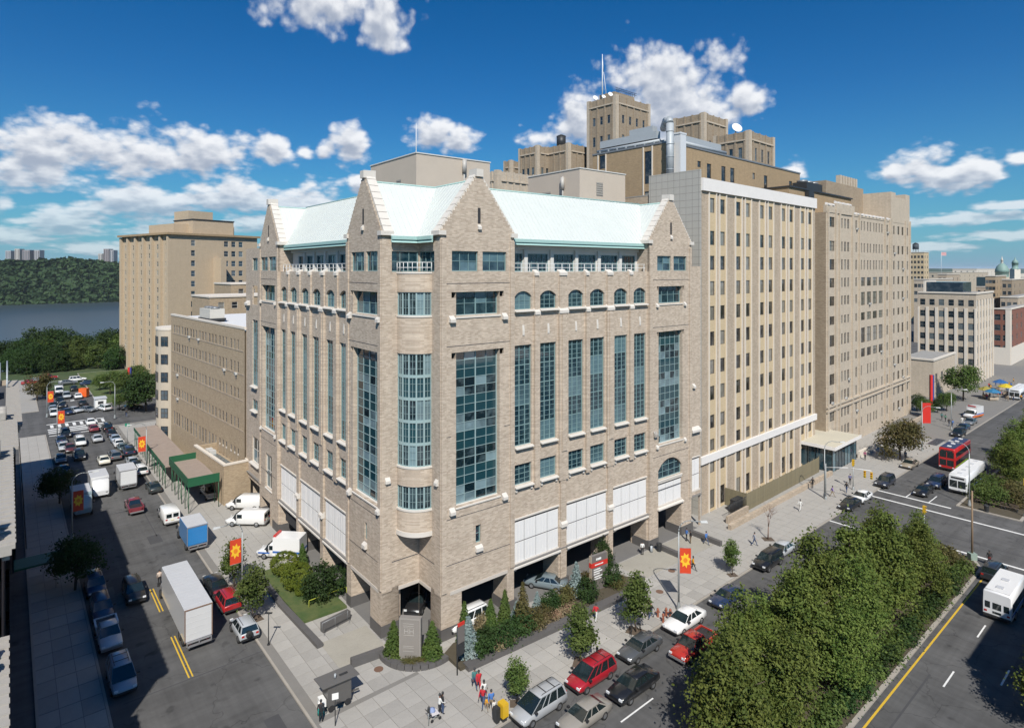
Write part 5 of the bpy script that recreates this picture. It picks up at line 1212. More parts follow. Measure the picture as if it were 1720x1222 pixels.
def leafy(name, lobes, n, leaf, m, clump=.5, per=26, up=.45, hollow=.55):
    """leaf clumps spread through the volume of several lobes"""
    w_ = np.array([l[3]*l[4]*l[5] for l in lobes])**.67; w_ /= w_.sum(); nc = max(8,n//per)
    li = rng.choice(len(lobes), nc, p=w_); Lb = np.array(lobes)[li]
    d = rng.normal(0,1,(nc,3)); d[:,2] = d[:,2]*.95+.12; d /= np.linalg.norm(d,axis=1)[:,None]
    r = hollow+(1.06-hollow)*rng.random(nc)**.55
    C = Lb[:,:3]+d*Lb[:,3:6]*r[:,None]
    cs = clump*rng.uniform(.55,1.25,nc)
    P = np.repeat(C,per,0)+rng.normal(0,1,(nc*per,3))*np.repeat(cs,per)[:,None]*np.array([1,1,.62])
    nr = np.repeat(d,per,0)*.55+np.array([0,0,up])+rng.normal(0,.55,(nc*per,3)); nr /= np.linalg.norm(nr,axis=1)[:,None]
    a = leaf*rng.uniform(.65,1.25,nc*per); V = diamonds(P,nr,a,a*.62)
    me_o = quads(name, V, m); me = me_o.data; bpy.data.objects.remove(me_o); return me
def conifer(name, H, Rr, m, n=1500, leaf=.13, layers=13, jag=.25):
    P=[];D=[]
    for k in range(layers):
        z = .06*H+.92*H*(k/(layers-1))**1.0; r0 = Rr*(1-(z/H))**.85*(1 if k else .9)+.04; nb = max(4,int(11*r0/Rr)+3); off = random.random()*6
        for b in range(nb):
            t = off+6.283*b/nb+random.uniform(-.15,.15); L_ = r0*random.uniform(1-jag,1.08); m_ = max(4,int(n/layers/nb*(.4+1.2*r0/Rr)))
            for q in range(m_):
                s_ = random.random()**.6; P.append((math.cos(t)*L_*s_+random.gauss(0,.05*Rr), math.sin(t)*L_*s_+random.gauss(0,.05*Rr), z-.10*H/layers*3*s_+random.gauss(0,.02*H))); D.append((math.cos(t)*.5,math.sin(t)*.5,.9))
    P=np.array(P);D=np.array(D)+rng.normal(0,.3,(len(P),3)); D/=np.linalg.norm(D,axis=1)[:,None]; a=leaf*rng.uniform(.7,1.3,len(P))
    o = quads(name, diamonds(P,D,a,a*.5), m); me=o.data; bpy.data.objects.remove(o); return me
def trunk_mesh(h, r, limbs, spread, top=.9):
    mb = MB(); zz = h*.35; mb.tube([(0,0,-.1),(.02*h,.01*h,zz),(-.01*h,.015*h,h*.65),(0,0,h*top)],[r,r*.8,r*.5,r*.15],8)
    for i in range(limbs):
        t = 6.283*i/limbs+random.uniform(-.3,.3); z0 = h*random.uniform(.3,.6); L_ = spread*random.uniform(.6,.95)
        mb.tube([(0,0,z0),(math.cos(t)*L_*.5,math.sin(t)*L_*.5,z0+h*.12),(math.cos(t)*L_,math.sin(t)*L_,z0+h*.22)],[r*.42,r*.26,r*.08],6)
    return mb.mesh('trunk', m_bark)
def tree(name, label, loc, crown, trunk, rz=0., sc=1., group=None, cat='tree'):
    t_ = thing(name,label,cat,loc,rz,group); t_.scale = (sc,)*3 if not isinstance(sc,tuple) else sc
    link('crown',crown,t_); link('trunk',trunk,t_); return t_
def rlobes(H, Rr, base, n, taper=.5):
    out=[(0,0,base+(H-base)*.5,Rr*.78,Rr*.78,(H-base)*.5)]
    for i in range(n):
        z = base+(H-base)*random.uniform(.15,.85); f=(1-taper*((z-base)/(H-base))**1.3); t=random.uniform(0,6.28); rr=Rr*f*random.uniform(.38,.6)
        out.append((math.cos(t)*(Rr*f-rr*.75),math.sin(t)*(Rr*f-rr*.75),z,rr,rr,rr*random.uniform(.75,1.05)))
    return out
# big trees of the planted median
MC = [leafy('median_crown%d'%i, [(0,0,4.2,2.3,2.3,3.0),(0,0,7.2,1.5,1.5,2.6),(0,0,9.3,.7,.7,1.5)]+rlobes(9.8,3.6,1.5,20,.88)[1:], 17000, .14, lf_med, .42, 30, hollow=.45) for i in range(5)]
MT = [trunk_mesh(10,.22,7,3.0) for i in range(2)]
words = ['nearest','second','third','fourth','fifth','sixth','seventh','eighth','ninth','tenth','eleventh','twelfth','thirteenth','fourteenth']
spots = [(2.5,17.0,.74),(8.5,14.2,.98),(14,11.9,.98),(14.5,15.6,.86),(21,13.2,1.02),(27.5,11.7,1.06),(28,15.3,.9),(33.5,12.8,1.10),(38.5,14.2,1.06),(43.5,12.0,.92),(45.5,15.3,.82),(50.5,13.8,.74),(18,11.3,.8),(23.5,16.4,.78)]
for i,(a,o_,s_) in enumerate(spots):
    tree('median_tree','%s leafy green tree from the camera in the planted median of the avenue'%words[i], B(a,o_,-.03), MC[i%5], MT[i%2], i*1.9, s_, 'trees of the near planted median')
# undergrowth along the median kerb
ug = [leafy('undergrowth_leaf%d'%i, [(x,random.uniform(-.4,.4),.55,.9,.7,.65) for x in (-1.8,-.6,.6,1.8)], 1500, .12, lf_dark if i else lf_mid, .3, 20) for i in range(2)]
for i,a in enumerate(np.arange(-10,58,3.6)):
    sh = thing('median_shrub','low %s shrub at the yellow-lined kerb, %s from the camera under the median trees'%(('bright green','dark green')[i%2],(words+['fifteenth','sixteenth','seventeenth','eighteenth','nineteenth','twentieth'])[i]),'shrub',B(a,16.9,0),BA+random.uniform(-.2,.2),'shrubs along the median kerb'); link('foliage',ug[i%2],sh); sh.scale = (1,1.1,random.uniform(.7,1.25))
    if i%2 == 0:
        sh = thing('median_shrub','low dark shrub on the inner median kerb, %s from the camera, facing the parked cars'%words[i//2],'shrub',B(a+1,11.3,0),BA,'shrubs along the inner median kerb'); link('foliage',ug[1],sh); sh.scale=(1,1,.8)
dry = leafy('dry_shrub_leaf',[(0,0,.8,1.6,1.4,.9),(1.5,.6,.6,1.1,1.0,.7),(-1.4,.5,.7,1.2,1.1,.8)],2600,.12,lf_olive,.35,20)
for i,(a,o_) in enumerate(((56,13.2),(58,15.4))):
    sh = thing('dry_shrub','%s olive brown shrub at the far tip of the near median'%('larger','smaller')[i],'shrub',B(a,o_,0),i); link('foliage',dry,sh); sh.scale=(1.25-.3*i,)*3
# second median across the junction
for i,(a,o_,s_) in enumerate(((97,14,.8),(103,13,.95),(108,15.5,.9),(115,13.4,1.0),(124,14.5,1.0),(134,13.6,.95),(146,14.2,1.0))):
    tree('median_tree','%s dark tree of the median beyond the junction'%words[i], B(a,o_,0), MC[(i+1)%4], MT[i%2], i*2.3+1, s_, 'trees of the far planted median')
for i,(a,o_) in enumerate(((86,13.8),(88.5,15.6),(89.5,12.4),(92.5,14.6),(93,12.2))):
    sh = thing('island_shrub','%s bushy shrub on the bench island beyond the junction'%words[i],'shrub',B(a,o_,0),i*1.3,'shrubs on the bench island'); link('foliage',dry if i%2 else leafy('island_leaf%d'%i,[(0,0,.8,1.6,1.5,1.0),(1.3,.8,.7,1.2,1.1,.8)],2400,.12,lf_mid,.35,20),sh); sh.scale=(1.3,)*3
# narrow street trees on the pavements
SC = [leafy('street_crown%d'%i, rlobes(5.6,1.15,1.2,9,.35), 3600, .125, lf_mid, .3, 24, hollow=.35) for i in range(3)]
ST = trunk_mesh(5,.07,5,.8)
m_pit = mat('tree_pit_earth',(.10,.075,.055),.95,var=.3,scale=3)
for i,(px,py,h,lb) in enumerate(((868,1181,3.9,'smallest narrow street tree, beside the yellow box and the silver minivan'),(975,1112,5.5,'narrow street tree beside the red minivan'),(1068,1060,5.9,'narrow street tree with bicycles at its foot, beside the dark grey sedan'),(425,1040,6.0,'dense narrow street tree beside the silver four-wheel drive'),(393,985,5.6,'thin street tree behind the flower banner on the side street'),(1230,965,4.2,'small street tree half hidden by the median trees, near the benches'))):
    tr = tree('street_tree',lb,G(px,py),SC[i%3],ST,i*1.3,(h/5.7*(1.12 if i<4 else 1.0),)*2+(h/5.7,),'narrow street trees')
    p_ = MB(); p_.box(-.75,.75,-.6,.6,.003,.012); p_.build('tree_pit',m_pit,tr)
RC = [leafy('round_crown%d'%i, rlobes(7.5,3.4,1.8,12,.35), 7000, .17, lf_mid if i else lf_dark, .5, 26) for i in range(2)]
RT = trunk_mesh(7,.18,7,2.6)
tree('shade_tree','spreading street tree in the shade of the row houses',G(126,990),RC[0],RT,.4,.80)
tree('shade_tree','second street tree in the shade, by the green awning',G(100,845),RC[0],RT,1.4,.75)
tree('maple_tree','round maple with olive leaves on the avenue pavement by the entrance canopy',G(1512,772),leafy('maple_crown',rlobes(7.2,4.0,1.7,13,.35),7500,.19,lf_olive,.55,26),RT,.9,1.0)
tree('plaza_tree','wide tree in front of the beige building beyond the deco building',G(1618,672),RC[1],RT,.3,1.25)
for i,(px,py,s_) in enumerate(((1590,690,.62),(1575,693,.5),(1555,700,.55),(1540,690,.6))): tree('garden_tree','%s small garden tree by the low beige hall'%words[i],G(px,py),RC[(i+1)%2],RT,i,s_,'garden trees by the low hall')
# the park by the river
BC = [leafy('park_crown%d'%i, rlobes(15,(8.0,6.2,9.0)[i],1.4,18,.45), 11000, .34, (lf_dark,lf_mid,lf_dark)[i], .9, 26) for i in range(3)]
BT = trunk_mesh(13,.4,8,6)
for i,(px,Y,h) in enumerate(((105,238,15),(78,240,12.5),(42,236,12),(8,232,12),(128,236,12),(190,236,14),(172,244,13),(207,232,13),(60,228,10),(150,252,10),(-22,228,12),(25,222,9),(95,222,9),(118,226,8),(45,218,8),(198,224,9),(165,230,10),(70,246,16),(140,262,13))):
    x = (px-CX)/FPX*Y; tree('park_tree','%s big dark tree of the riverside park, %s'%(words[i%14],'front row' if i > 13 else 'back row'),(x,Y,terrain_z(x,Y)-.3),BC[i%3],BT,i*1.1,h/15,'big trees of the riverside park')
for i,(px,py,s_) in enumerate(((210,668,.95),(185,662,.85),(232,658,1.0),(225,690,.6),(200,688,.55),(168,655,.6))): tree('corner_tree','%s bright green tree on the lawn corner of the far crossing'%words[i],G(px,py),RC[1],RT,i*1.7,s_,'trees on the far lawn corner')
tree('corner_tree','yellowing tree on the far left corner of the crossing',G(62,672),leafy('yellowing_crown',rlobes(7,3.4,1.5,10,.3),4500,.2,lf_olive,.5,24),RT,.2,1.0)
tree('corner_tree','tall dark tree in front of the rounded stone wing',G(245,690),RC[0],RT,2.2,1.35)
# bare tree on the avenue
bt2 = thing('bare_tree','leafless reddish street tree in front of the tan ward block','tree',G(1290,905)); b_ = MB()
def twig(p,d,l,r,dep):
    q = p+d*l; b_.cyl(p,q,r,r*.65,5 if dep else 7)
    if dep < 4:
        for k in range(3 if dep < 3 else 2):
            nd = (d+Vector((random.gauss(0,.55),random.gauss(0,.55),random.uniform(-.05,.35)))).normalized(); twig(q,nd,l*random.uniform(.6,.8),r*.55,dep+1)
twig(Vector((0,0,-.05)),Vector((.03,0,1)),1.7,.09,0); b_.build('branches',mat('reddish_bark',(.20,.13,.10),.9),bt2)
b_ = MB(); b_.box(-.7,.7,-.6,.6,.003,.012); b_.build('tree_pit',m_pit,bt2)
# tree at the right edge (its crown only just in the picture)
tree('roadside_tree','street tree at the right edge, its leaves entering the frame and shading the road',(42.9,47.4,0),MC[2],MT[0],.5,(.88,.88,.85))

# ---- forecourt: granite planter walls, ramps, lawns
def lowwall(pts, h, th, label=None, m=None, name='low_wall', base=0.):
    mb = MB()
    for i in range(len(pts)-1):
        p,q_ = Vector(pts[i]).to_2d(),Vector(pts[i+1]).to_2d(); d = (q_-p).normalized(); n = Vector((-d.y,d.x))*th/2; e = d*th*.5*(1 if 0 < i else 0)
        mb.hexa([(*(p-n),base),(*(q_-n),base),(*(q_+n),base),(*(p+n),base),(*(p-n),h-.002*i),(*(q_-n),h-.002*i),(*(q_+n),h-.002*i),(*(p+n),h-.002*i)])
    c = sum((Vector((p[0],p[1],0)) for p in pts),Vector())/len(pts)
    o = mb.build(name, m or m_dkstone); o['label'] = label; o['category'] = 'low wall'; return o
def bed(name, pts, z, m): g_ = MB(); g_.prism([(p[0],p[1]) for p in pts],.0,z); return g_.build(name,m,kind='structure')
rp = [ML(-.4,-9.0),ML(12,-9.5),ML(22.2,-9.8),ML(24.6,-8.4)]
lowwall(rp,.42,.95,'dark granite planter wall along the avenue forecourt')
bed('planting_bed',[ML(-.9,-8.9),ML(12,-9.3),ML(22.2,-9.5),ML(23.8,-8.2),ML(22.5,-5.4),ML(.6,-5.4),ML(-.9,-6.2)],.3,m_soil)
arcpts = [ML(-1.9+3.55*math.cos(t),-3.2+3.55*math.sin(t)) for t in np.linspace(R(168),R(285),12)]
lowwall(arcpts,.46,.7,'curved dark granite kerb wall of the corner planter')
bed('corner_bed',[ML(-.9,-4.3),ML(-4.3,-1.2)]+[ML(-1.9+3.3*math.cos(t),-3.2+3.3*math.sin(t)) for t in np.linspace(R(168),R(285),12)],.3,m_grass)
lowwall([ML(-8.3,-2.2),ML(-5.2,-2.5)],.75,.5,'short dark granite wall left of the corner planter')
lowwall([G(541,1061),G(586,1038)],.9,.6,'grey ramp wall by the side street entrance')
lowwall([ML(-9.4,2.3),ML(-9.9,12),ML(-9.8,21)],.35,.6,'dark granite edging of the side street planting bed')
bed('planting_bed',[ML(-9.3,7.2),ML(-9.7,20.5),ML(-5.0,20.5),ML(-4.6,7.2)],.28,m_grass)
g_ = MB(); g_.prism([(p.x,p.y) for p in (ML(-9.2,-2.0),ML(-9.2,3.0),ML(-4.4,3.0),ML(-4.4,-2.0))],.0,.012); g_.build('driveway',mat('driveway_concrete',(.33,.31,.265),.85,var=.18,scale=.5),kind='structure')
g_ = MB(); g_.prism([(p.x,p.y) for p in (ML(-.5,-10.3),ML(9.6,-5.3),ML(16.0,-5.3),ML(16.0,-4.4),ML(9.6,-4.4))],.301,.31)
g_ = MB(); g_.prism([(p.x,p.y) for p in (ML(24.9,-8.6),ML(24.9,-4.3),ML(39,-4.3),ML(39,-8.6))],.0,.013); g_.build('driveway',MATS['driveway_concrete'],kind='structure')
lowwall([ML(32.6,-8.8),ML(32.6,-5.0)],.6,.5,'short granite wall beside the waiting litter bin'); lowwall([ML(39.5,-9.4),ML(39.5,-5.0)],.6,.5,'short granite wall beyond the arched entrance')
# shrubs
def shrub(label, px, py, me, sc=1., rz=0., cat='shrub', name='shrub', z=.28, group=None):
    t_ = thing(name,label,cat,G(px,py,z),rz,group); t_.scale = sc if isinstance(sc,tuple) else (sc,)*3; link('foliage',me,t_)
    s_ = MB(); s_.cyl((0,0,-.28/(sc[2] if isinstance(sc,tuple) else sc)),(0,0,.3),.06,n=6); s_.build('stem',m_bark,t_); return t_
CB = conifer('spruce_blue',3.6,1.15,lf_blue,2600,.13); CG = conifer('conifer_green',3.2,1.0,lf_con,2600,.12,15,.15); CO = conifer('pine_olive',4.2,1.3,lf_olive,2200,.14,11)
GL = leafy('globe_leaf',[(0,0,1.0,1.5,1.5,1.05)],7000,.07,lf_yel,.09,18,hollow=.92); HD = leafy('hedge_leaf',[(x,random.uniform(-.2,.2),.75,1.0,.95,.8) for x in (-2.2,-1.1,0,1.1,2.2)],4500,.09,lf_dark,.22,20); DK = leafy('dark_bush_leaf',[(0,0,1.0,1.0,1.0,1.05)],2400,.085,lf_dark,.2,20,hollow=.6)
OL = leafy('olive_bush_leaf',[(0,0,.7,1.2,1.1,.8),(1.2,.3,.6,.9,.8,.6)],2200,.09,lf_olive,.25,20); TN = leafy('grass_tuft_leaf',[(0,0,.35,.8,.6,.4),(1.1,.1,.3,.8,.5,.35)],1200,.10,lf_tan,.2,20); PK = leafy('flower_leaf',[(0,0,.3,.9,.5,.35),(1.4,.1,.3,.9,.5,.3)],1200,.08,lf_pink,.2,20); RU = leafy('rust_bush_leaf',[(0,0,.8,.8,.8,.9)],1600,.09,lf_rust,.2,20)
shrub('pointed green conifer left of the stone monument',661,1100,CG,(1.05,1.05,1.0),name='conifer',cat='conifer'); shrub('pointed green conifer right of the stone monument',726,1103,CG,(1.15,1.15,1.02),2,name='conifer',cat='conifer')
shrub('largest blue spruce, behind the slim black sign',787,1100,CB,(1.05,1.05,1.0),name='blue_spruce',cat='spruce'); shrub('small blue spruce by the second pier',868,1046,CB,(.78,.78,.62),1,name='blue_spruce',cat='spruce'); shrub('blue spruce left of the red-banded directory sign',968,1000,CB,(.95,.95,1.02),2,name='blue_spruce',cat='spruce'); shrub('greyish small spruce in the middle of the planter',902,1028,CB,(.62,.62,.6),3,name='blue_spruce',cat='spruce')
shrub('slim conifer at the left end of the avenue planter',780,1078,CG,(.9,.9,1.2),1,name='conifer',cat='conifer'); shrub('slim conifer in front of the first garage opening',824,1050,CG,(.85,.85,.82),3,name='conifer',cat='conifer'); shrub('slim conifer at the foot of the second pier',848,1043,CG,(.85,.85,1.0),4,name='conifer',cat='conifer'); shrub('tall olive pine beside the second pier',878,1052,CO,(.9,.9,1.05),name='pine',cat='pine')
shrub('long dark clipped hedge in the avenue planter',845,1078,HD,(1.15,1.3,1.1),MA,name='hedge',cat='hedge'); shrub('dark hedge end nearest the blue spruce',812,1090,DK,(1.0,1.0,.9),1); shrub('olive bush right of the long hedge',892,1052,OL,1.0,2); shrub('olive bush under the grey spruce',912,1040,OL,.9,4); shrub('green bush before the third pier',925,1022,DK,(1.0,1.0,.8),1); shrub('green bush nearest the third pier',945,1012,OL,1.0,.7); shrub('round dark green bush in front of the directory sign',987,1008,DK,(1.05,1.05,1.1),2); shrub('rust brown shrub left of the directory sign',985,990,RU,(.8,.8,1.2),1); shrub('big dark bush right of the directory sign',1022,980,DK,(1.3,1.3,1.15),3); shrub('upright green shrub behind the directory sign',1014,966,DK,(.95,.95,2.0),4); shrub('low bush at the right tip of the planter',1036,985,OL,.75,1)
shrub('tan ornamental grass near the black sign',838,1088,TN,1.0,MA); shrub('tan ornamental grass in the middle of the planter',905,1054,TN,.9,MA+.3); shrub('pale grass tuft between the conifers',805,1058,TN,(.8,.8,1.6),1); shrub('pink flowers along the planter edge',922,1044,PK,1.1,MA); shrub('pink flowers right of the tan grass',945,1034,PK,1.0,MA+.2); shrub('low flowers at the foot of the monument',690,1112,OL,(.7,.5,.3),0)
shrub('farther yellow-green clipped globe bush by the ambulance',478,962,GL,(1.0,1.0,1.15),0); shrub('nearer yellow-green clipped globe bush',499,985,GL,(1.08,1.08,1.2),2); shrub('dark spreading conifer beside the globe bushes',536,1006,DK,(1.6,1.6,1.75),1); shrub('leafy shrub against the brick pier of the side street',566,994,DK,(1.05,1.05,1.35),3); shrub('small yellowish shrub at the edging',507,998,GL,(.45,.45,.4),1); shrub('small conifer behind the globe bushes',508,948,CG,(.8,.8,.8),2,name='conifer',cat='conifer')
def rail(label,pts,h,m):
    t_ = thing('handrail',label,'handrail',(0,0,0)); b_ = MB()
    P_ = [Vector(p) for p in pts]
    b_.tube([p+Vector((0,0,h)) for p in P_],.035,6); b_.build('top_rail',m,t_)
    for a,b in zip(P_[:-1],P_[1:]):
        n = max(2,int((b-a).length/1.6))
        for i in range(n+1):
            q_ = a.lerp(b,i/n); k_ = MB(); k_.cyl(q_,q_+Vector((0,0,h)),.028,n=6); k_.build('post',m,t_)
rail('yellow-green handrail along the ramp by the dark conifer',[G(519,1024),G(582,1000)],1.0,mat('yellow_rail',(.42,.45,.05),.5)); rail('thin grey handrail on the ramp wall',[G(541,1061,.9),G(584,1039,.9)],.85,m_metal)
# ------------------------------------------------------------------ vehicles
paint = mat('car_paint',objcol=True,rough=.32,coat=.7,spec=.5); m_tyre = mat('tyre',(.022,.022,.023),.85); m_rim = mat('rim',(.42,.43,.45),.3,metal=.8); m_chrome = mat('bumper_grey',(.30,.30,.31),.4,metal=.4)
m_plastic = mat('black_plastic',(.025,.025,.027),.55); m_lamp = mat('headlamp',(.72,.74,.76),.12); m_tail = mat('tail_lamp',(.42,.02,.015),.25); m_carglass = mat('car_glass',(.012,.020,.022),.04,spec=1.0); m_vanwhite = mat('van_white',(.74,.75,.76),.35,coat=.4); m_boxgrey = mat('truck_roof_grey',(.50,.51,.53),.5,var=.08,scale=.6); m_plate = mat('number_plate',(.75,.70,.45),.5)
def loft(mb, secs, m=0):
    n = len(secs[0]); k = len(mb.v)
    for s_ in secs: mb.v += [tuple(p) for p in s_]
    for i in range(len(secs)-1):
        for j in range(n):
            q = (j+1)%n; mb.f.append((k+i*n+j,k+i*n+q,k+(i+1)*n+q,k+(i+1)*n+j)); mb.m.append(m); mb.sm.append(True)
    mb.f.append(tuple(k+j for j in reversed(range(n)))); mb.m.append(m); mb.sm.append(False); e = k+(len(secs)-1)*n
    mb.f.append(tuple(e+j for j in range(n))); mb.m.append(m); mb.sm.append(False)
def ringx(x, hw, zb, zt): return [(x,-hw*.88,zb),(x,-hw,zb+.16),(x,-hw*1.0,zb+(zt-zb)*.55),(x,-hw*.97,zt-.10),(x,-hw*.88,zt),(x,0,zt+.03),(x,hw*.88,zt),(x,hw*.97,zt-.10),(x,hw,zb+(zt-zb)*.55),(x,hw,zb+.16),(x,hw*.88,zb)]
WHEELS = {}
def wheels(t_, xs, hw, r=.33, wd=.22):
    key = (round(r,2),round(wd,2))
    if key not in WHEELS:
        a = MB(); a.lathe([(r*.62,-wd/2),(r*.94,-wd/2),(r,-wd*.3),(r,wd*.3),(r*.94,wd/2),(r*.62,wd/2)],n=18); a_ = a.mesh('tyre',m_tyre)
        b = MB(); b.lathe([(.02,wd*.30),(r*.25,wd*.36),(r*.55,wd*.30),(r*.63,wd*.46),(r*.63,-wd*.46),(.02,-wd*.3)],n=14); b_ = b.mesh('rim',m_rim); WHEELS[key] = (a_,b_)
    for x in xs:
        for s_ in (-1,1):
            o = link('wheel',WHEELS[key][0],t_,loc=(x,s_*(hw-wd*.42),r),rot=(R(-90)*s_,0,0)); link('rim',WHEELS[key][1],o)
def lights(t_, xf, xr, hw, zf, zr, w_=.30, h_=.16):
    for s_ in (-1,1):
        a = MB(); a.box(-.05,.05,-w_/2,w_/2,-h_/2,h_/2); o = a.build('headlight',m_lamp,t_,loc=(xf,s_*(hw-w_*.55),zf)); a = MB(); a.box(-.03,.03,-.12,.12,-.085,.085); a.build('taillight',m_tail,t_,loc=(xr,s_*(hw-.16),zr-.08))
def cabin(t_, b0, b1, t0, t1, hwb, hwt, zb, zt, mids=(), roofm=None):
    """glass frustum, painted roof and pillars"""
    g_ = MB(); zr = zt-.05
    bt = [(b0,-hwb,zb),(b1,-hwb,zb),(b1,hwb,zb),(b0,hwb,zb)]; tp = [(t0,-hwt,zr),(t1,-hwt,zr),(t1,hwt,zr),(t0,hwt,zr)]
    g_.hexa(bt+tp); g_.build('windows',m_carglass,t_)
    r_ = MB(); loft(r_,[[(t0-.04,-hwt*.9,zr-.02),(t0-.04,hwt*.9,zr-.02),(t0-.04,hwt*.9,zr+.02),(t0-.04,-hwt*.9,zr+.02)],[(t0+.12,-hwt-.02,zr-.03),(t0+.12,hwt+.02,zr-.03),(t0+.12,hwt*.92,zt),(t0+.12,-hwt*.92,zt)],[((t0+t1)/2,-hwt-.03,zr-.03),((t0+t1)/2,hwt+.03,zr-.03),((t0+t1)/2,hwt*.93,zt+.02),((t0+t1)/2,-hwt*.93,zt+.02)],[(t1-.1,-hwt-.02,zr-.03),(t1-.1,hwt+.02,zr-.03),(t1-.1,hwt*.92,zt),(t1-.1,-hwt*.92,zt)],[(t1+.05,-hwt*.9,zr-.02),(t1+.05,hwt*.9,zr-.02),(t1+.05,hwt*.9,zr+.02),(t1+.05,-hwt*.9,zr+.02)]]); r_.build('roof',roofm or paint,t_)
    for s_ in (-1,1):
        def L_(xb,xt,w1=.07): 
            A = [(xb-w1,s_*(hwb+.012),zb),(xb+w1,s_*(hwb+.012),zb),(xt+w1,s_*(hwt+.015),zr),(xt-w1,s_*(hwt+.015),zr)]; Bk = [(x,y-s_*.06,z) for x,y,z in A]; q__ = MB(); q__.hexa(A+Bk); q__.build('pillar',paint,t_)
        L_(b0+.07,t0+.07,.08); L_(b1-.07,t1-.07,.05)
        for f in mids: L_(b0+(b1-b0)*f,t0+(t1-t0)*f,.045)
    for s_ in (-1,1): m_ = MB(); m_.box(-.09,.09,-.11,.11,-.07,.07); m_.build('mirror',m_plastic,t_,loc=(b1-.35,s_*(hwb+.2),zb+.1))
def proto(kind):
    t_ = link('car',None); t_['category'] = 'car'
    b = MB()
    if kind == 'sedan':
        loft(b,[ringx(-2.45,.76,.42,.80),ringx(-2.36,.86,.30,.94),ringx(-1.7,.91,.25,1.0),ringx(-.8,.925,.24,.98),ringx(.9,.925,.24,.95),ringx(1.5,.91,.25,.92),ringx(2.15,.87,.27,.82),ringx(2.38,.80,.32,.68),ringx(2.45,.70,.42,.58)]); b.build('body',paint,t_)
        cabin(t_,-1.85,1.15,-1.12,.30,.83,.63,.96,1.43,(.36,.66)); wheels(t_,(-1.42,1.45),.92); lights(t_,2.40,-2.41,.80,.66,.80)
        for x in (2.41,-2.43): k = MB(); k.box(-.06,.06,-.78,.78,.36,.52); k.build('bumper',m_plastic,t_,loc=(x,0,0))
    elif kind in ('suv','fourbyfour'):
        H = 1.75 if kind == 'suv' else 1.66; L2 = 2.35 if kind == 'suv' else 2.0
        loft(b,[ringx(-L2,.82,.48,.98),ringx(-L2+.08,.90,.36,1.05),ringx(-.9,.93,.32,1.08),ringx(.9,.93,.32,1.06),ringx(1.4,.91,.33,1.02),ringx(L2-.28,.88,.36,.94),ringx(L2-.05,.80,.42,.80),ringx(L2,.7,.5,.7)]); b.build('body',paint,t_)
        cabin(t_,-L2+.10,1.15,-L2+.32,.42,.85,.68,1.05,H,(.30,.63)); wheels(t_,(-L2*.6,L2*.61),.93,.37,.25); lights(t_,L2-.03,-L2+.0,.82,.80,.95)
        for x in (L2-.02,-L2+.02): k = MB(); k.box(-.07,.07,-.82,.82,.42,.60); k.build('bumper',m_plastic,t_,loc=(x,0,0))
        for y in (-.52,.52): k = MB(); k.tube([(-L2+.5,y,H+.02),(-L2+.6,y,H+.09),(.2,y,H+.09),(.3,y,H+.02)],.025,6); k.build('roof_rail',m_plastic,t_)
        if kind == 'fourbyfour': k = MB(); k.lathe([(.05,-.1),(.3,-.11),(.34,0),(.3,.11),(.05,.1)],n=16); k.build('spare_wheel',m_tyre,t_,loc=(-L2-.12,.1,.95),rot=(0,R(90),0))
    elif kind == 'minivan':
        loft(b,[ringx(-2.45,.84,.42,.92),ringx(-2.38,.93,.30,1.0),ringx(-1.0,.97,.26,1.06),ringx(.9,.97,.26,1.04),ringx(1.5,.95,.27,.98),ringx(2.15,.90,.28,.84),ringx(2.40,.82,.33,.68),ringx(2.47,.7,.42,.56)]); b.build('body',paint,t_)
        cabin(t_,-2.36,1.62,-2.1,.42,.90,.70,1.03,1.76,(.28,.55,.72)); wheels(t_,(-1.45,1.55),.97,.34); lights(t_,2.40,-2.40,.84,.70,1.15)
        for x in (2.43,-2.44): k = MB(); k.box(-.06,.06,-.82,.82,.36,.54); k.build('bumper',m_plastic,t_,loc=(x,0,0))
        for y in (-.55,.55): k = MB(); k.tube([(-1.9,y,1.78),(-1.8,y,1.84),(.1,y,1.84),(.2,y,1.78)],.022,6); k.build('roof_rail',m_plastic,t_)
        for x in (-1.3,-.3): k = MB(); k.box(x-.03,x+.03,-.57,.57,1.815,1.845); k.build('cross_bar',m_plastic,t_)
    elif kind == 'pickup':
        loft(b,[ringx(-2.75,.86,.48,.98),ringx(-2.68,.93,.38,1.05),ringx(-.9,.95,.36,1.06),ringx(.9,.95,.36,1.08),ringx(1.6,.94,.36,1.05),ringx(2.5,.90,.40,.98),ringx(2.72,.82,.46,.82),ringx(2.76,.74,.52,.74)]); b.build('body',paint,t_)
        cabin(t_,-.85,1.35,-.62,.62,.86,.68,1.06,1.78,(.48,)); wheels(t_,(-1.75,1.75),.95,.38,.26); lights(t_,2.72,-2.72,.84,.82,.92)
        k = MB(); k.box(-2.6,-.95,-.78,.78,1.06,1.105); k.build('load_bed',m_plastic,t_)
        for y in (-.9,.9): k = MB(); k.box(-2.7,-.9,y-.07,y+.07,1.0,1.22); k.build('bed_side',paint,t_)
        k = MB(); k.box(-2.74,-2.64,-.85,.85,.7,1.2); k.build('tailgate',paint,t_)
        for x in (2.74,-2.78): k = MB(); k.box(-.08,.08,-.86,.86,.46,.64); k.build('bumper',m_chrome,t_,loc=(x,0,0))
    elif kind in ('van','ambulance'):
        loft(b,[ringx(-2.8,.95,.40,1.95),ringx(-2.72,1.0,.34,2.02),ringx(.8,1.0,.34,2.02),ringx(1.2,.98,.34,1.75)]); loft(b,[ringx(1.0,.98,.33,1.22),ringx(1.7,.97,.33,1.15),ringx(2.55,.90,.36,.98),ringx(2.72,.8,.44,.8)]); b.build('body',paint,t_)
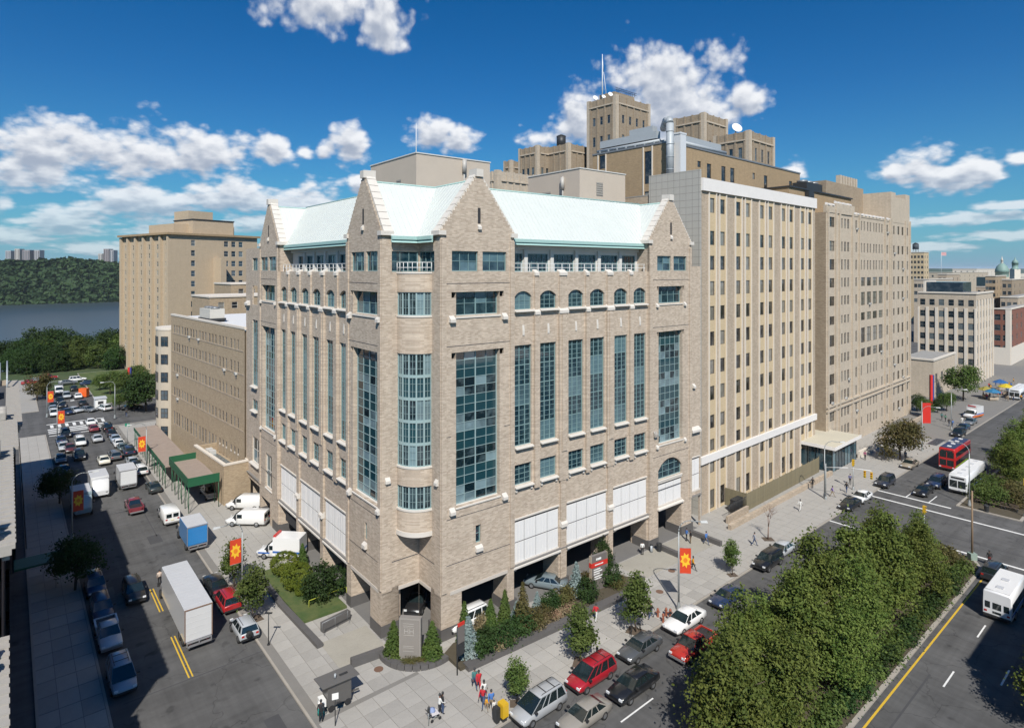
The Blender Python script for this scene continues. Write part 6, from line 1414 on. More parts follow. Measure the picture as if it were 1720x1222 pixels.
        k = MB(); k.hexa([(1.15,-.9,1.2),(1.78,-.88,1.14),(1.78,.88,1.14),(1.15,.9,1.2),(1.05,-.78,1.92),(1.28,-.74,1.88),(1.28,.74,1.88),(1.05,.78,1.92)]); k.build('windscreen',m_carglass,t_)
        for s_ in (-1,1):
            k = MB(); k.box(.35,1.05,s_*1.0-.012,s_*1.0+.012,1.22,1.75); k.build('side_window',m_carglass,t_); k = MB(); k.box(-2.835,-2.80,s_*.43-.33,s_*.43+.33,1.22,1.72); k.build('rear_window',m_carglass,t_)
            k = MB(); k.box(-.1,.1,-.1,.1,-.14,.14); k.build('mirror',m_plastic,t_,loc=(1.25,s_*1.16,1.3))
        wheels(t_,(-1.7,1.75),.99,.37,.25); lights(t_,2.70,-2.80,.9,.85,1.05)
        for x in (2.72,-2.86): k = MB(); k.box(-.08,.08,-.9,.9,.42,.6); k.build('bumper',m_chrome,t_,loc=(x,0,0))
        k = MB(); k.box(-2.845,-2.815,-.2,.2,.80,.92); k.build('number_plate',m_plate,t_)
        if kind == 'ambulance':
            k = MB(); k.box(-2.9,.55,-1.08,1.08,.55,2.75); k.build('patient_box',paint,t_); k = MB(); k.box(-2.905,.555,-1.085,1.085,.9,1.15); k.build('stripe',mat('ambulance_blue',(.03,.12,.42),.4),t_)
            k = MB(); k.box(.3,.62,-.8,.8,2.76,2.95); k.build('light_bar',mat('light_bar_red',(.5,.03,.03),.2),t_)
            for s_ in (-1,1): k = MB(); k.box(1.0,2.5,s_*.985-.012,s_*.985+.012,.75,.92); k.build('door_stripe',MATS['ambulance_blue'],t_)
    elif kind in ('boxtruck','longtruck','stepvan'):
        L_ = {'boxtruck':4.4,'longtruck':11.0,'stepvan':4.6}[kind]; hb = {'boxtruck':3.3,'longtruck':4.0,'stepvan':3.0}[kind]; x0 = -L_-.2; x1 = -.2; hw = 1.22
        k = MB(); k.box(x0,x1,-hw,hw,.95,hb); 
        k.build('cargo_box',paint,t_)
        k = MB(); k.box(x0+.04,x1-.04,-hw+.04,hw-.04,hb+.002,hb+.03); ro = k.build('box_roof',m_boxgrey,t_)
        ns = int(L_/.62)
        for i in range(1,ns): q_ = MB(); xx = x0+L_*i/ns; q_.box(xx-.02,xx+.02,-hw+.05,hw-.05,hb+.031,hb+.045); q_.build('roof_rib',m_boxgrey,ro)
        k = MB(); k.box(x0-.02,x0-.002,-hw+.1,hw-.1,1.05,hb-.15)
        for i in range(5): k.box(x0-.035,x0-.021,-hw+.1,hw-.1,1.05+(hb-1.3)*i/5,1.08+(hb-1.3)*i/5)
        k.build('rear_door',mat('roller_door',(.60,.60,.60),.5,var=.05,scale=1) if kind != 'boxtruck' else paint,t_)
        k = MB(); k.box(x0-.05,x0-.003,-hw,-hw+.08,.9,hb); k.box(x0-.05,x0-.003,hw-.08,hw,.9,hb); k.box(x0-.05,x0-.003,-hw+.08,hw-.08,hb-.12,hb); k.build('door_frame',mat('truck_rust',(.22,.14,.10),.7) if kind == 'longtruck' else m_chrome,t_)
        k = MB(); k.box(x0+.2,1.6,-.5,.5,.55,.95); k.build('chassis',m_plastic,t_)
        k = MB(); k.box(x0-.3,x0-.06,-1.1,1.1,.5,.62); k.box(x0-.3,x0-.2,-1.1,-1.0,.5,.95); k.box(x0-.3,x0-.2,1.0,1.1,.5,.95); k.box(x0-.3,x0-.2,-.05,.05,.5,.95); k.box(x0-.28,x0-.06,-1.1,1.1,.86,.94); k.build('rear_bumper',m_chrome,t_)
        c = MB(); zc = 2.3 if kind != 'stepvan' else 2.75
        if kind == 'stepvan': loft(c,[ringx(-.19,1.18,.5,zc),ringx(1.0,1.16,.5,zc-.05),ringx(1.5,1.1,.5,1.5),ringx(1.75,1.0,.55,1.2)])
        else: loft(c,[ringx(-.1,1.02,.5,zc),ringx(.7,1.02,.5,zc-.05),ringx(1.15,1.0,.5,1.45),ringx(2.1,.94,.52,1.28),ringx(2.25,.84,.58,1.1)])
        c.build('cab',paint,t_)
        k = MB(); xf = 1.0 if kind == 'stepvan' else .72; k.hexa([(xf-.02,-.95,1.55),(xf+.50,-.92,1.45),(xf+.50,.92,1.45),(xf-.02,.95,1.55),(xf-.1,-.88,zc-.18),(xf+.06,-.86,zc-.2),(xf+.06,.86,zc-.2),(xf-.1,.88,zc-.18)]); k.build('windscreen',m_carglass,t_)
        for s_ in (-1,1):
            k = MB(); k.box(.05,.6,s_*1.03-.014,s_*1.03+.014,1.5,2.05); k.build('side_window',m_carglass,t_); k = MB(); k.box(-.06,.06,-.12,.12,-.2,.2); k.build('mirror',m_plastic,t_,loc=(.8,s_*1.35,1.75))
        wheels(t_,(x0+1.3,1.3) if kind != 'longtruck' else (x0+1.4,x0+2.6,1.3),1.15,.45,.3); lights(t_,1.7 if kind == 'stepvan' else 2.2,x0-.02,.92,.95,.75)
    elif kind in ('bus','doubledecker','minibus'):
        L_,H,hw = {'bus':(12.2,3.05,1.28),'doubledecker':(10.2,4.1,1.26),'minibus':(7.0,2.95,1.2)}[kind]; x0,x1 = -L_/2,L_/2
        loft(b,[ringx(x0,hw*.95,.42,H-.12),ringx(x0+.12,hw,.34,H-.02),ringx(x1-.2,hw,.34,H-.02),ringx(x1,hw*.94,.40,H-.15)]); b.build('body',paint,t_)
        k = MB(); k.box(x0+.3,x1-.3,-hw+.18,hw-.18,H+.03,H+.06); ro = k.build('roof_panel',mat('bus_roof',(.70,.70,.69),.5,var=.06,scale=.6) if kind != 'doubledecker' else mat('navy_roof',(.03,.045,.10),.4),t_)
        for xx in np.arange(x0+1.4,x1-1,2.4): q_ = MB(); q_.box(xx-.3,xx+.3,-.3,.3,H+.061,H+.16); q_.build('roof_hatch',m_boxgrey if kind != 'doubledecker' else m_rail,ro)
        decks = [(1.15,2.05)] if kind != 'doubledecker' else [(1.1,1.95),(2.55,3.4)]
        for (z0,z1) in decks:
            for s_ in (-1,1):
                n = int(L_/1.35)
                for i in range(n):
                    a = x0+.4+(L_-.9)*i/n; k = MB(); k.box(a,a+(L_-.9)/n-.1,s_*hw-.014,s_*hw+.014,z0,z1); k.build('side_window',m_carglass,t_)
            k = MB(); k.box(x1-.02,x1+.015,-hw+.2,-.06,z0-.1,z1+.1); k.box(x1-.02,x1+.015,.06,hw-.2,z0-.1,z1+.1); k.build('windscreen',m_carglass,t_)
            k = MB()
            if kind == 'minibus':
                for y in (-.78,0,.78): k.box(x0-.015,x0+.02,y-(.22 if y else .36),y+(.22 if y else .36),1.2,1.85)
                k.box(x0-.016,x0+.02,-.36,.36,.75,.98)
            else: k.box(x0-.015,x0+.02,-hw+.25,hw-.25,z0+.1,z1)
            k.build('rear_window',m_carglass,t_)
        for s_ in (-1,1): k = MB(); k.box(x0+.2,x1-.2,s_*(hw+.004)-.012,s_*(hw+.004)+.012,.82,.98); k.build('side_stripe',mat('bus_blue',(.02,.10,.38),.4) if kind != 'doubledecker' else mat('poster_green',(.18,.42,.03),.5),t_)
        k = MB(); k.box(x1-.02,x1+.02,-.9,.9,H-.62,H-.35); k.build('destination_board',m_plastic,t_)
        wheels(t_,(x0+L_*.26,x1-L_*.2),hw,.47,.3); lights(t_,x1-.0,x0+.0,hw-.1,.75,.95)
        for x in (x1,x0): k = MB(); k.box(-.1,.08,-hw+.06,hw-.06,.36,.6); k.build('bumper',m_plastic if kind != 'minibus' else m_plastic,t_,loc=(x,0,0))
    return t_
PROTO = {k:proto(k) for k in ('sedan','suv','fourbyfour','minivan','pickup','van','ambulance','boxtruck','longtruck','stepvan','bus','doubledecker','minibus')}
CATN = {'fourbyfour':('car','car'),'van':('van','van'),'ambulance':('ambulance','ambulance'),'boxtruck':('box_truck','truck'),'longtruck':('box_truck','truck'),'stepvan':('delivery_truck','truck'),'bus':('bus','bus'),'doubledecker':('double_decker_bus','bus'),'minibus':('minibus','minibus'),'pickup':('pickup_truck','pickup'),'suv':('car','car'),'minivan':('car','car'),'sedan':('car','car')}
def car(kind, px, py, head, color, label, group=None, z=ROAD, scale=None):
    p = G(px,py,z); o = copy_tree(PROTO[kind]); o.name = CATN[kind][0]; o['category'] = CATN[kind][1]; o['label'] = label
    if group: o['group'] = group
    o.location = p; o.rotation_euler = (0,0,head)
    if scale: o.scale = (scale,)*3
    o.color = tuple(color)+(1,)
    for ch in o.children: ch.color = tuple(color)+(1,)
    return o
Sp,Sm,Bp,Bm = SA, SA+math.pi, BA, BA+math.pi
WH=(.78,.78,.77); BK=(.012,.013,.015); SV=(.42,.44,.46); GR=(.14,.15,.16); DB=(.02,.035,.08); RD=(.36,.02,.025); TN_=(.30,.26,.20); BL=(.02,.20,.50); DR=(.20,.03,.04); LB=(.30,.36,.44)
GS='cars parked and driving in the side street'; GB='cars on the avenue'
car('minivan',204,1145,Sm,LB,'silver minivan with a roof rack, nearest in the shaded left lane',GS); car('pickup',182,1075,Sm,(.50,.53,.58),'white pickup parked behind the silver roof-rack minivan',GS); car('suv',171,1032,Sm,(.03,.06,.12),'dark blue car parked behind the white pickup in the shade',GS); car('suv',160,992,Sm,(.02,.07,.16),'blue car parked under the shaded street tree',GS); car('suv',225,1002,Sm,BK,'black car driving toward the camera in the shade',GS)
car('stepvan',138,862,Sm,(.32,.42,.46),'grey-teal delivery truck parked in the shade by the street tree',None)
car('longtruck',334,1072,Sp,(.66,.67,.69),'long white box truck with its rear toward the camera',None); o_ = [o for o in bpy.data.objects if o.name.startswith('box_truck')][-1]; q_ = S(0,0); o_.location = Vector(S(25.5,4.55,ROAD))
car('boxtruck',318,905,Sp,BL,'bright blue box truck ahead of the long white truck',None); car('boxtruck',209,810,Sp,(.70,.71,.72),'white box truck driving away beside the delivery truck',None); car('stepvan',168,832,Sm,(.68,.69,.70),'white delivery truck coming toward the camera',None)
car('van',283,872,Sp,WH,'white van with two rear windows, near the kerb',None); car('sedan',258,823,Sp,(.035,.045,.045),'dark green car left of the sidewalk shed',GS); car('pickup',225,856,Sp,DR,'dark red pickup driving away in the middle of the street',None)
car('suv',381,1016,Sp,RD,'bright red car parked beside the long truck',GS); car('sedan',362,988,Sp,BK,'black car parked in front of the red one',GS); car('fourbyfour',410,1064,Sp,SV,'silver four-wheel drive with a spare wheel on its tail',GS)
car('van',416,880,Sm+R(228),WH,'nearer white van nosing out of the garage',None,z=0.); car('van',414,853,Sm+R(228),WH,'farther white van nosing out of the garage',None,z=0.); car('ambulance',472,934,Sm+R(225),WH,'white ambulance with a blue stripe by the globe bushes',None,z=0.)
car('pickup',351,832,Sp,(.22,.22,.23),'grey truck under the green sidewalk shed',None,z=0.)
lst = [('suv',236,795,Sp,WH,'white car parked behind the white box truck'),('sedan',222,779,Sp,SV,'silver car parked ahead of the white one'),('suv',216,762,Sp,DB,'navy car in the parked row by the scaffold banner'),('sedan',206,755,Sp,(.10,.13,.13),'dark car in the parked row next to the grey double-parked one'),('suv',193,770,Sp,GR,'grey car double-parked in the side street'),('sedan',193,740,Sp,LB,'pale blue car parked near the crossing'),('sedan',187,731,Sp,BK,'black car parked second from the crossing'),('suv',180,722,Sp,BK,'black car with red tail lights waiting nearest the crossing'),
 ('sedan',174,777,Sp,(.75,.72,.62),'cream car driving away in mid street'),('suv',133,770,Sm,BK,'black car driving toward the camera past the shade edge'),('suv',135,747,Sm,WH,'white car driving toward the camera'),('sedan',163,740,Sp,SV,'silver car driving away toward the crossing'),('sedan',157,723,Sp,DR,'dark red car stopped at the crossing'),('sedan',103,744,Sm,DB,'dark car parked in the shade near the crossing'),('sedan',107,754,Sm,SV,'grey car parked in the shade near the crossing'),('sedan',102,775,Sm,GR,'charcoal car parked in the deep shade'),('sedan',108,795,Sm,BK,'black car parked in the deep shade'),
 ('sedan',147,691,Sm+.6,GR,'dark car turning in the far crossing'),('sedan',126,692,Sm+.4,SV,'silver car turning in the far crossing'),('sedan',112,695,Sm+.3,DB,'blue car waiting beyond the crossing'),('suv',91,698,Sm,WH,'white car waiting beyond the crossing'),('sedan',89,690,Sm,LB,'pale car at the left kerb beyond the crossing'),('suv',175,689,Sp+.3,WH,'white car right of the far crossing'),('sedan',139,680,Sp,BK,'black car beyond the crossing'),('sedan',101,676,Sm,BK,'dark car at the left kerb far beyond the crossing'),('sedan',114,645,Bp,GR,'dark car passing the park'),('suv',82,637,Bp,RD,'red car passing the park'),('van',99,660,Sm,WH,'white van far up the side street'),('sedan',222,687,Bp,BK,'black car parked by the rounded stone wing'),('sedan',90,684,Sm,BK,'black car parked at the far left kerb'),('sedan',63,641,Bp,SV,'silver car at the park railing'),('sedan',104,683,Sm,BK,'black car queueing second at the far left kerb'),('suv',112,668,Sm,SV,'silver car far up the left kerb'),('sedan',131,668,Sp,WH,'white car far up the right lane'),('sedan',124,655,Sp,BK,'black car far up the middle lane'),('sedan',152,712,Sp,WH,'white car crossing over the hatched crosswalk'),('suv',110,733,Sm,BK,'black car in the shade just before the crossing'),('sedan',118,757,Sm,(.10,.03,.03),'maroon car in the shade, moving'),('sedan',199,748,Sp,WH,'white car in the parked row beyond the grey one'),('sedan',228,786,Sp,BK,'black car parked between silver and white'),('suv',130,640,Bp,WH,'white car crossing at the park'),('sedan',150,646,Bp,DB,'blue car crossing at the park'),('sedan',52,645,Bp,RD,'small red car at the park railing')]
for k,px,py,h_,c,lb in lst: car(k,px,py,h_,c,lb,GS)
car('minivan',905,1196,Bm,(.36,.37,.38),'silver grey minivan at the bottom of the avenue kerb',GB); car('sedan',982,1212,Bm,(.27,.25,.22),'bronze sedan with a sunroof at the bottom edge',GB); car('minivan',993,1143,Bm,(.33,.015,.025),'red minivan parked at the avenue kerb',GB); car('sedan',1064,1160,Bm,BK,'black sedan driving in the avenue lane',GB,scale=1.06); car('sedan',1075,1096,Bm,(.075,.08,.085),'dark grey sedan parked ahead of the red minivan',GB); car('sedan',1150,1050,Bm,WH,'white sedan parked by the lamp with the flower banner',GB,scale=1.07); car('pickup',1165,1095,Bm,(.40,.03,.02),'red pickup half hidden by the median trees',None)
lst = [('suv',1487,815,Bm,(.03,.035,.05),'black car stopped at the crosswalk by the kerb'),('sedan',1447,840,Bm,WH,'white car with a sunroof crossing the junction'),('sedan',1428,852,Bm,BK,'black car ahead of the white one, by the median tree tips'),('sedan',1552,829,Bm,BK,'black sedan waiting at the crosswalk'),('suv',1573,816,Bm,DB,'dark car waiting behind the black sedan'),('sedan',1528,784,Bm,TN_,'tan car parked near the round maple'),('suv',1610,732,Bm,BK,'dark car parked beyond the pit grating'),('sedan',1618,722,Bm,DB,'navy car parked in the far row'),('sedan',1630,712,Bm,GR,'charcoal car parked farthest in the row'),('sedan',1312,930,Bm,SV,'silver car glimpsed between the median trees'),('suv',1290,950,Bm,BK,'dark car glimpsed by the street trees'),('sedan',1222,1010,Bm,DB,'dark blue car hidden behind the median crowns'),('suv',1670,968,Bp,(.03,.035,.04),'dark car ahead of the white minibus')]
for k,px,py,h_,c,lb in lst: car(k,px,py,h_,c,lb,GB)
car('bus',1626,815,Bm,(.72,.73,.74),'white city bus waiting at the crosswalk',None); car('doubledecker',1604,781,Bm,(.45,.02,.02),'red double-decker bus behind the white one',None); car('minibus',1688,1023,Bp,(.74,.75,.76),'white minibus driving away on the right carriageway',None)
a_ = car('ambulance',1634,701,Bp+R(170),(.72,.72,.72),'white and orange ambulance parked across the far pavement',None); 
k_ = MB(); k_.box(-2.92,2.4,-1.1,1.1,.4,.85); k_.build('orange_skirt',mat('ambulance_orange',(.55,.13,.02),.4),a_)
car('bus',1712,667,Bm,(.72,.73,.74),'white bus at the far right edge of the avenue',None)
car('sedan',917,985,Bm-R(60),(.16,.20,.22),'grey car parked inside the second garage opening',None,z=0.02); car('suv',785,1050,Bm,WH,'white car behind the conifers in the first garage opening',None,z=.02); car('suv',703,1018,Bm+R(40),(.02,.02,.022),'black car in the dark corner arcade',None,z=.02)
for p_ in PROTO.values(): purge(p_)
# ------------------------------------------------------------------ street furniture
m_gal = mat('lamp_galvanised',(.33,.35,.35),.5,metal=.3,var=.08,scale=3); m_green = mat('shed_green',(.015,.10,.045),.5,var=.1,scale=2); m_ply = mat('shed_deck_plywood',(.30,.24,.20),.9,var=.2,scale=1.2); m_ylw = mat('signal_yellow',(.62,.38,.02),.45); m_redsign = mat('sign_red',(.55,.03,.02),.5); m_bannerred = mat('banner_red',(.62,.06,.02),.6,var=.15,scale=1.5); m_banyel = mat('banner_yellow',(.85,.50,.03),.6,var=.1,scale=3); m_banor = mat('banner_orange',(.75,.22,.02),.6); m_signgrey = mat('sign_grey',(.15,.135,.125),.5); m_signwhite = mat('sign_white',(.80,.80,.78),.5)
def banner(t_, x, z, w_=1.15, h_=2.7, flower=True):
    b_ = MB(); b_.box(x,x+w_,-.015,.015,z-h_,z); o = b_.build('banner',m_bannerred,t_)
    for zz in (z,z-h_): k_ = MB(); k_.cyl((0,0,zz),(x+w_,0,zz),.025,n=6); k_.build('banner_arm',m_gal,t_)
    if flower:
        cx,cz = x+w_/2,z-h_*.48
        for y,s_ in ((-.020,-1),(.020,1)):
            pts = []
            for i in range(16): r_ = (.56 if i%2 == 0 else .36); a = i*math.pi/8+.2; pts.append((cx+r_*math.cos(a),y,cz+r_*1.5*math.sin(a)))
            k_ = MB(); k_.poly(pts); k_.build('flower_petals',m_banyel,o)
            pts = [(cx+.22*math.cos(i*math.pi/6),y*1.4,cz+.26*math.sin(i*math.pi/6)) for i in range(12)]; k_ = MB(); k_.poly(pts); k_.build('flower_heart',m_banor,o)
def lamp(label, pos, h, arm_ang, ban=None, arm=2.3, ban_ang=None):
    t_ = thing('street_lamp',label,'street lamp',pos,arm_ang,'street lamps'); b_ = MB(); b_.cyl((0,0,0),(0,0,h-1.2),.11,.07,8); b_.build('pole',m_gal,t_)
    b_ = MB(); b_.lathe([(.24,0),(.24,.25),(.16,.6),(.12,.9)],n=8); b_.build('base',m_gal,t_)
    b_ = MB(); pts = [(0,0,h-1.2)]+[(arm*.5*(1-math.cos(a)),0,h-1.2+1.2*math.sin(a)) for a in np.linspace(.25,1.9,7)]; pts.append((arm,0,h-.08)); b_.tube(pts,.05,6); b_.build('arm',m_gal,t_)
    b_ = MB(); b_.hexa([(arm-.05,-.10,h-.16),(arm+.7,-.17,h-.14),(arm+.7,.17,h-.14),(arm-.05,.10,h-.16),(arm-.05,-.08,h),(arm+.6,-.10,h+.06),(arm+.6,.10,h+.06),(arm-.05,.08,h)]); b_.build('lamp_head',mat('lamp_head',(.55,.56,.55),.4),t_)
    if ban: banner(t_, .12, ban)
    return t_
toR = math.atan2(BN.y,BN.x); toL = math.atan2(SN.y,SN.x)
lamp('tall lamp post with a flower banner on the avenue pavement by the white sedan',G(1140,1024),9.5,R(-5),6.6)
lamp('lamp post carrying the signal mast at the junction',G(1385,836),9.0,toR+R(40)); lamp('lamp post in front of the white bus on the bench island',B(81.8,11.6,0),9.2,toR+math.pi-.3); lamp('lamp post with a red banner on the far avenue pavement',G(1549,757),9.0,toR+.2); lamp('lamp post by the orange ambulance on the far pavement',G(1598,722),9.3,toR+.5)
lamp('lamp post with a flower banner on the shaded pavement of the side street',G(121,905),8.6,toL+math.pi,6.3); lamp('lamp post with a flower banner beside the sidewalk shed',G(246,792),8.8,toL,6.4); lamp('lamp post with a flower banner between the two street trees of the side street',G(407,1003),8.4,toL,6.6); lamp('white lamp post at the far crossing',G(193,702),9.0,toL); lamp('lamp post on the left corner of the far crossing with a red banner',G(79,700),8.5,toL+math.pi,6.2); lamp('lamp post in the shade near the crossing with a dark red banner',G(96,738),8.0,toL+math.pi,6.0)
def signal(t_, x, y, z):
    b_ = MB(); b_.box(x-.16,x+.16,y-.14,y+.14,z-.52,z+.52); o = b_.build('signal_head',m_ylw,t_)
    for i,c in enumerate(((.35,.02,.02),(.30,.20,.02),(.02,.22,.08))):
        k_ = MB(); k_.cyl((x,y-.145,z+.33-.33*i),(x,y-.16,z+.33-.33*i),.11,n=10); k_.build('lens',mat('signal_lens%d'%i,c,.3),o)
        k_ = MB(); k_.box(x-.13,x+.13,y-.30,y-.146,z+.45-.33*i,z+.47-.33*i); k_.build('visor',m_ylw,o)
def sigpole(label,pos,h,rz,arm=0,m=None):
    t_ = thing('traffic_signal',label,'traffic signal',pos,rz,'traffic signals'); b_ = MB(); b_.cyl((0,0,0),(0,0,h),.09,.07,8); b_.build('pole',m or m_gal,t_); b_ = MB(); b_.lathe([(.22,0),(.2,.3),(.1,.5)],n=8); b_.build('base',m_gal,t_)
    if arm: b_ = MB(); b_.tube([(0,0,h-.6),(arm*.5,0,h-.1),(arm,0,h)],.05,6); b_.build('mast_arm',m_rail,t_); signal(t_,arm,0,h-.75); signal(t_,arm-.9,.25,h-.75)
    else: signal(t_,0,0,h+.4)
    return t_
sigpole('signal mast reaching over the junction beside the white car',G(1387,838),5.6,BA-R(75),6.2); sigpole('yellow signal on a pale post at the right of the bench island',B(83,18.0,0),4.6,BA,m=m_rail); sigpole('yellow signal rising behind the median trees',B(60.5,11.6,0),4.4,BA); sigpole('corner signal pole near the kerb by the pedestrians',G(1433,822),4.0,BA)
t_ = thing('wooden_pole','bare brown wooden pole at the tip of the near median','pole',B(61,16.6,0)); b_ = MB(); b_.cyl((0,0,0),(0,0,8.5),.13,.09,8); b_.build('shaft',mat('pole_wood',(.24,.17,.11),.9,var=.2,scale=2),t_); b_ = MB(); b_.box(-.4,.4,-.35,.35,0,.8); b_.build('base_box',mat('cabinet_green',(.25,.32,.28),.6),t_)
def post(name,label,cat,pos,parts,rz=0,group=None):
    t_ = thing(name,label,cat,pos,rz,group)
    for nm,mb,m in parts: mb.build(nm,m,t_)
    return t_
post('path_lamp','slim dark lamp post on the side street pavement near the four-wheel drive','lamp',G(451,1082),[('pole',MB().cyl((0,0,0),(0,0,3.0),.05,n=8),m_black),('head',MB().box(-.35,.35,-.1,.1,3.0,3.08),m_black),('foot',MB().cyl((0,0,0),(0,0,.08),.14,n=8),m_black)])
# directory sign, black sign, monument
sd = thing('directory_sign','grey directory sign with a red band in the avenue planter','sign',G(1005,988,.3),MA-R(4))
MB().box(-1.15,1.15,-.18,.18,-.1,3.9).build('slab',m_signgrey,sd); MB().box(-1.2,-1.15,-.2,.2,-.1,3.92).build('edge',m_tan2,sd); MB().box(1.15,1.2,-.2,.2,-.1,3.92).build('edge',m_tan2,sd)
MB().box(-1.21,1.21,-.205,.205,2.62,3.15).build('red_band',m_redsign,sd)
for x0,x1,z,h_ in ((-.5,.25,3.35,.22),(-.7,.55,2.82,.12),(-.85,.15,2.3,.12),(-.85,.4,2.05,.12),(-.85,.05,1.8,.12),(-.75,.62,1.5,.12),(-.75,.4,1.25,.12)):
    k_ = MB(); n = max(3,int((x1-x0)/.16))
    for i in range(n): a = x0+(x1-x0)*i/n; k_.box(a,a+(x1-x0)/n-random.choice((.02,.035,.06)),-.215,-.2 if z > 2.6 and z < 3.2 else -.181,z,z+h_)
    k_.build('lettering',m_signwhite,sd,kind='stuff')
bs = thing('wayfinding_sign','slim black sign with a red top at the corner of the avenue planter','sign',G(768,1133),MA+R(8))
MB().cyl((0,0,0),(0,0,4.3),.06,n=8).build('post',m_black,bs); MB().box(.06,.85,-.04,.04,2.7,4.2).build('grey_panel',m_signgrey,bs); MB().box(.06,.85,-.045,.045,4.2,4.5).build('red_panel',m_redsign,bs); MB().box(.06,.85,-.04,.04,1.6,2.65).build('black_panel',m_black,bs)
mn = thing('monument_sign','tall grey stone monument between two conifers at the corner','monument',G(690,1104,.3),R(-6))
MB().box(-1.0,1.0,-.28,.28,-.1,3.75).build('slab',mat('monument_stone',(.235,.215,.195),.7,var=.08,scale=1.5),mn); k_ = MB(); k_.box(-1.0,-.9,-.31,-.281,0,3.75); k_.box(.9,1.0,-.31,-.281,0,3.75); k_.box(-.9,.9,-.31,-.281,3.62,3.75); k_.build('raised_edge',mat('monument_edge',(.29,.27,.245),.7),mn)
k_ = MB()
for x in (-.55,-.05): k_.box(x,x+.06,-.295,-.281,2.35,2.8); k_.box(x+.34,x+.40,-.295,-.281,2.35,2.8); k_.box(x+.06,x+.34,-.295,-.281,2.55,2.61)
k_.box(-.6,.4,-.295,-.281,2.2,2.25); k_.box(-.6,.4,-.295,-.281,2.9,2.93); k_.build('emblem',mat('emblem_pale',(.36,.34,.31),.7),mn,kind='stuff')
k_ = MB()
for z in (3.25,3.05,1.2,1.05,.75): k_.box(-.65,.35,-.29,-.281,z,z+.04)
k_.build('inscription',MATS['emblem_pale'],mn,kind='stuff')
# vendor cart
vc = thing('vendor_cart','dark grey food vendor cart with a flat awning at the street corner','food cart',G(566,1182),SA+R(88)); m_steel = mat('cart_steel',(.16,.155,.15),.4,metal=.5,var=.1,scale=3)
MB().box(-1.0,1.0,-.6,.6,.45,1.15).build('body',m_steel,vc); MB().box(-1.0,1.0,.2,.6,1.15,2.15).build('back_wall',m_steel,vc); MB().box(-1.0,-.92,-.6,.2,1.15,2.15).build('side_wall',m_steel,vc); MB().box(.92,1.0,-.6,.2,1.15,2.15).build('side_wall',m_steel,vc)
k_ = MB(); k_.hexa([(-1.6,-1.1,2.10),(1.55,-1.1,2.10),(1.55,.9,2.3),(-1.6,.9,2.3),(-1.6,-1.1,2.17),(1.55,-1.1,2.17),(1.55,.9,2.37),(-1.6,.9,2.37)]); k_.build('awning',mat('awning_grey',(.13,.125,.12),.6),vc); MB().box(-.9,-.2,-.1,.1,2.32,2.36).build('roof_vent',m_black,vc); MB().cyl((.2,.1,2.3),(.2,.1,2.65),.09,n=8).build('flue',m_galv,vc)
for i in range(9): k_ = MB(); k_.box(-.09,.09,-.08,.08,0,.2); o = k_.build('goods_box',mat('goods%d'%(i%4),[(.6,.35,.05),(.55,.08,.05),(.15,.12,.4),(.7,.65,.5)][i%4],.5),vc); o.location = (-.8+.2*i,-.35,1.151)
MB().box(-.85,.85,-.62,-.601,1.55,1.95).build('menu_board',m_banyel,vc); MB().box(1.05,1.5,-.4,.4,.5,1.05).build('side_cooler',m_signwhite,vc)
for x in (-.7,.7): k_ = MB(); k_.cyl((x,-.62,.27),(x,-.5,.27),.27,n=14); k_.cyl((x,.5,.27),(x,.62,.27),.27,n=14); k_.build('wheel',m_tyre,vc)
MB().box(-1.9,-1.01,-.08,.08,.5,.58).build('tow_bar',m_steel,vc)
post('litter_drum','turquoise and white drum beside the vendor cart','drum',G(539,1198),[('drum',MB().cyl((0,0,0),(0,0,.6),.28,n=14),mat('turquoise',(.02,.38,.36),.4)),('lid',MB().cyl((0,0,.6),(0,0,1.0),.29,.2,14),m_signwhite)])
post('kerb_sign','white post sign in front of the vendor cart','sign',G(563,1218),[('post',MB().cyl((0,0,0),(0,0,2.6),.04,n=8),m_black),('plate',MB().box(-.25,.25,-.05,-.041,2.1,2.6),m_signwhite)],R(20))
post('news_box','bright yellow newspaper box by the smallest street tree','newspaper box',G(845,1208),[('cabinet',MB().box(-.35,.35,-.3,.3,.35,1.35),m_ylw),('legs',MB().box(-.25,.25,-.2,.2,0,.35),m_black),('window',MB().box(-.25,.25,-.312,-.301,.8,1.2),m_carglass),('top',MB().box(-.33,.33,-.28,.28,1.35,1.42),m_ylw)],BA+math.pi/2)
post('news_box','dark newspaper box left of the yellow one','newspaper box',G(834,1212),[('cabinet',MB().box(-.2,.2,-.25,.25,.2,1.2),m_black),('legs',MB().box(-.15,.15,-.2,.2,0,.2),m_black)],BA)
for i,(px,py,lb) in enumerate(((925,1168,'parking meter beside the silver minivan'),(1003,1112,'parking meter behind the red minivan'),(720,1218,'blue-grey meter at the bottom centre of the pavement'))):
    post('parking_meter',lb,'parking meter',G(px,py),[('post',MB().cyl((0,0,0),(0,0,1.05),.035,n=6),m_gal),('head',MB().box(-.1,.1,-.08,.08,1.05,1.4),m_black),('dome',MB().lathe([(.1,1.4),(.07,1.5),(.01,1.54)],n=8),m_black)],0,'parking meters')
for i,(px,py) in enumerate(((1105,1035),(1114,1044),(1119,1034),(1126,1036))):
    post('standpipe','%s reddish brown standpipe on the pavement by the white sedan'%words[i],'standpipe',G(px,py),[('barrel',MB().lathe([(.14,0),(.12,.1),(.11,.6),(.14,.65),(.13,.8),(.04,.92)],n=10),mat('standpipe_red',(.28,.10,.06),.6)),('outlet',MB().cyl((-.24,0,.5),(.24,0,.5),.07,n=8),MATS['standpipe_red'])],i,'standpipes')
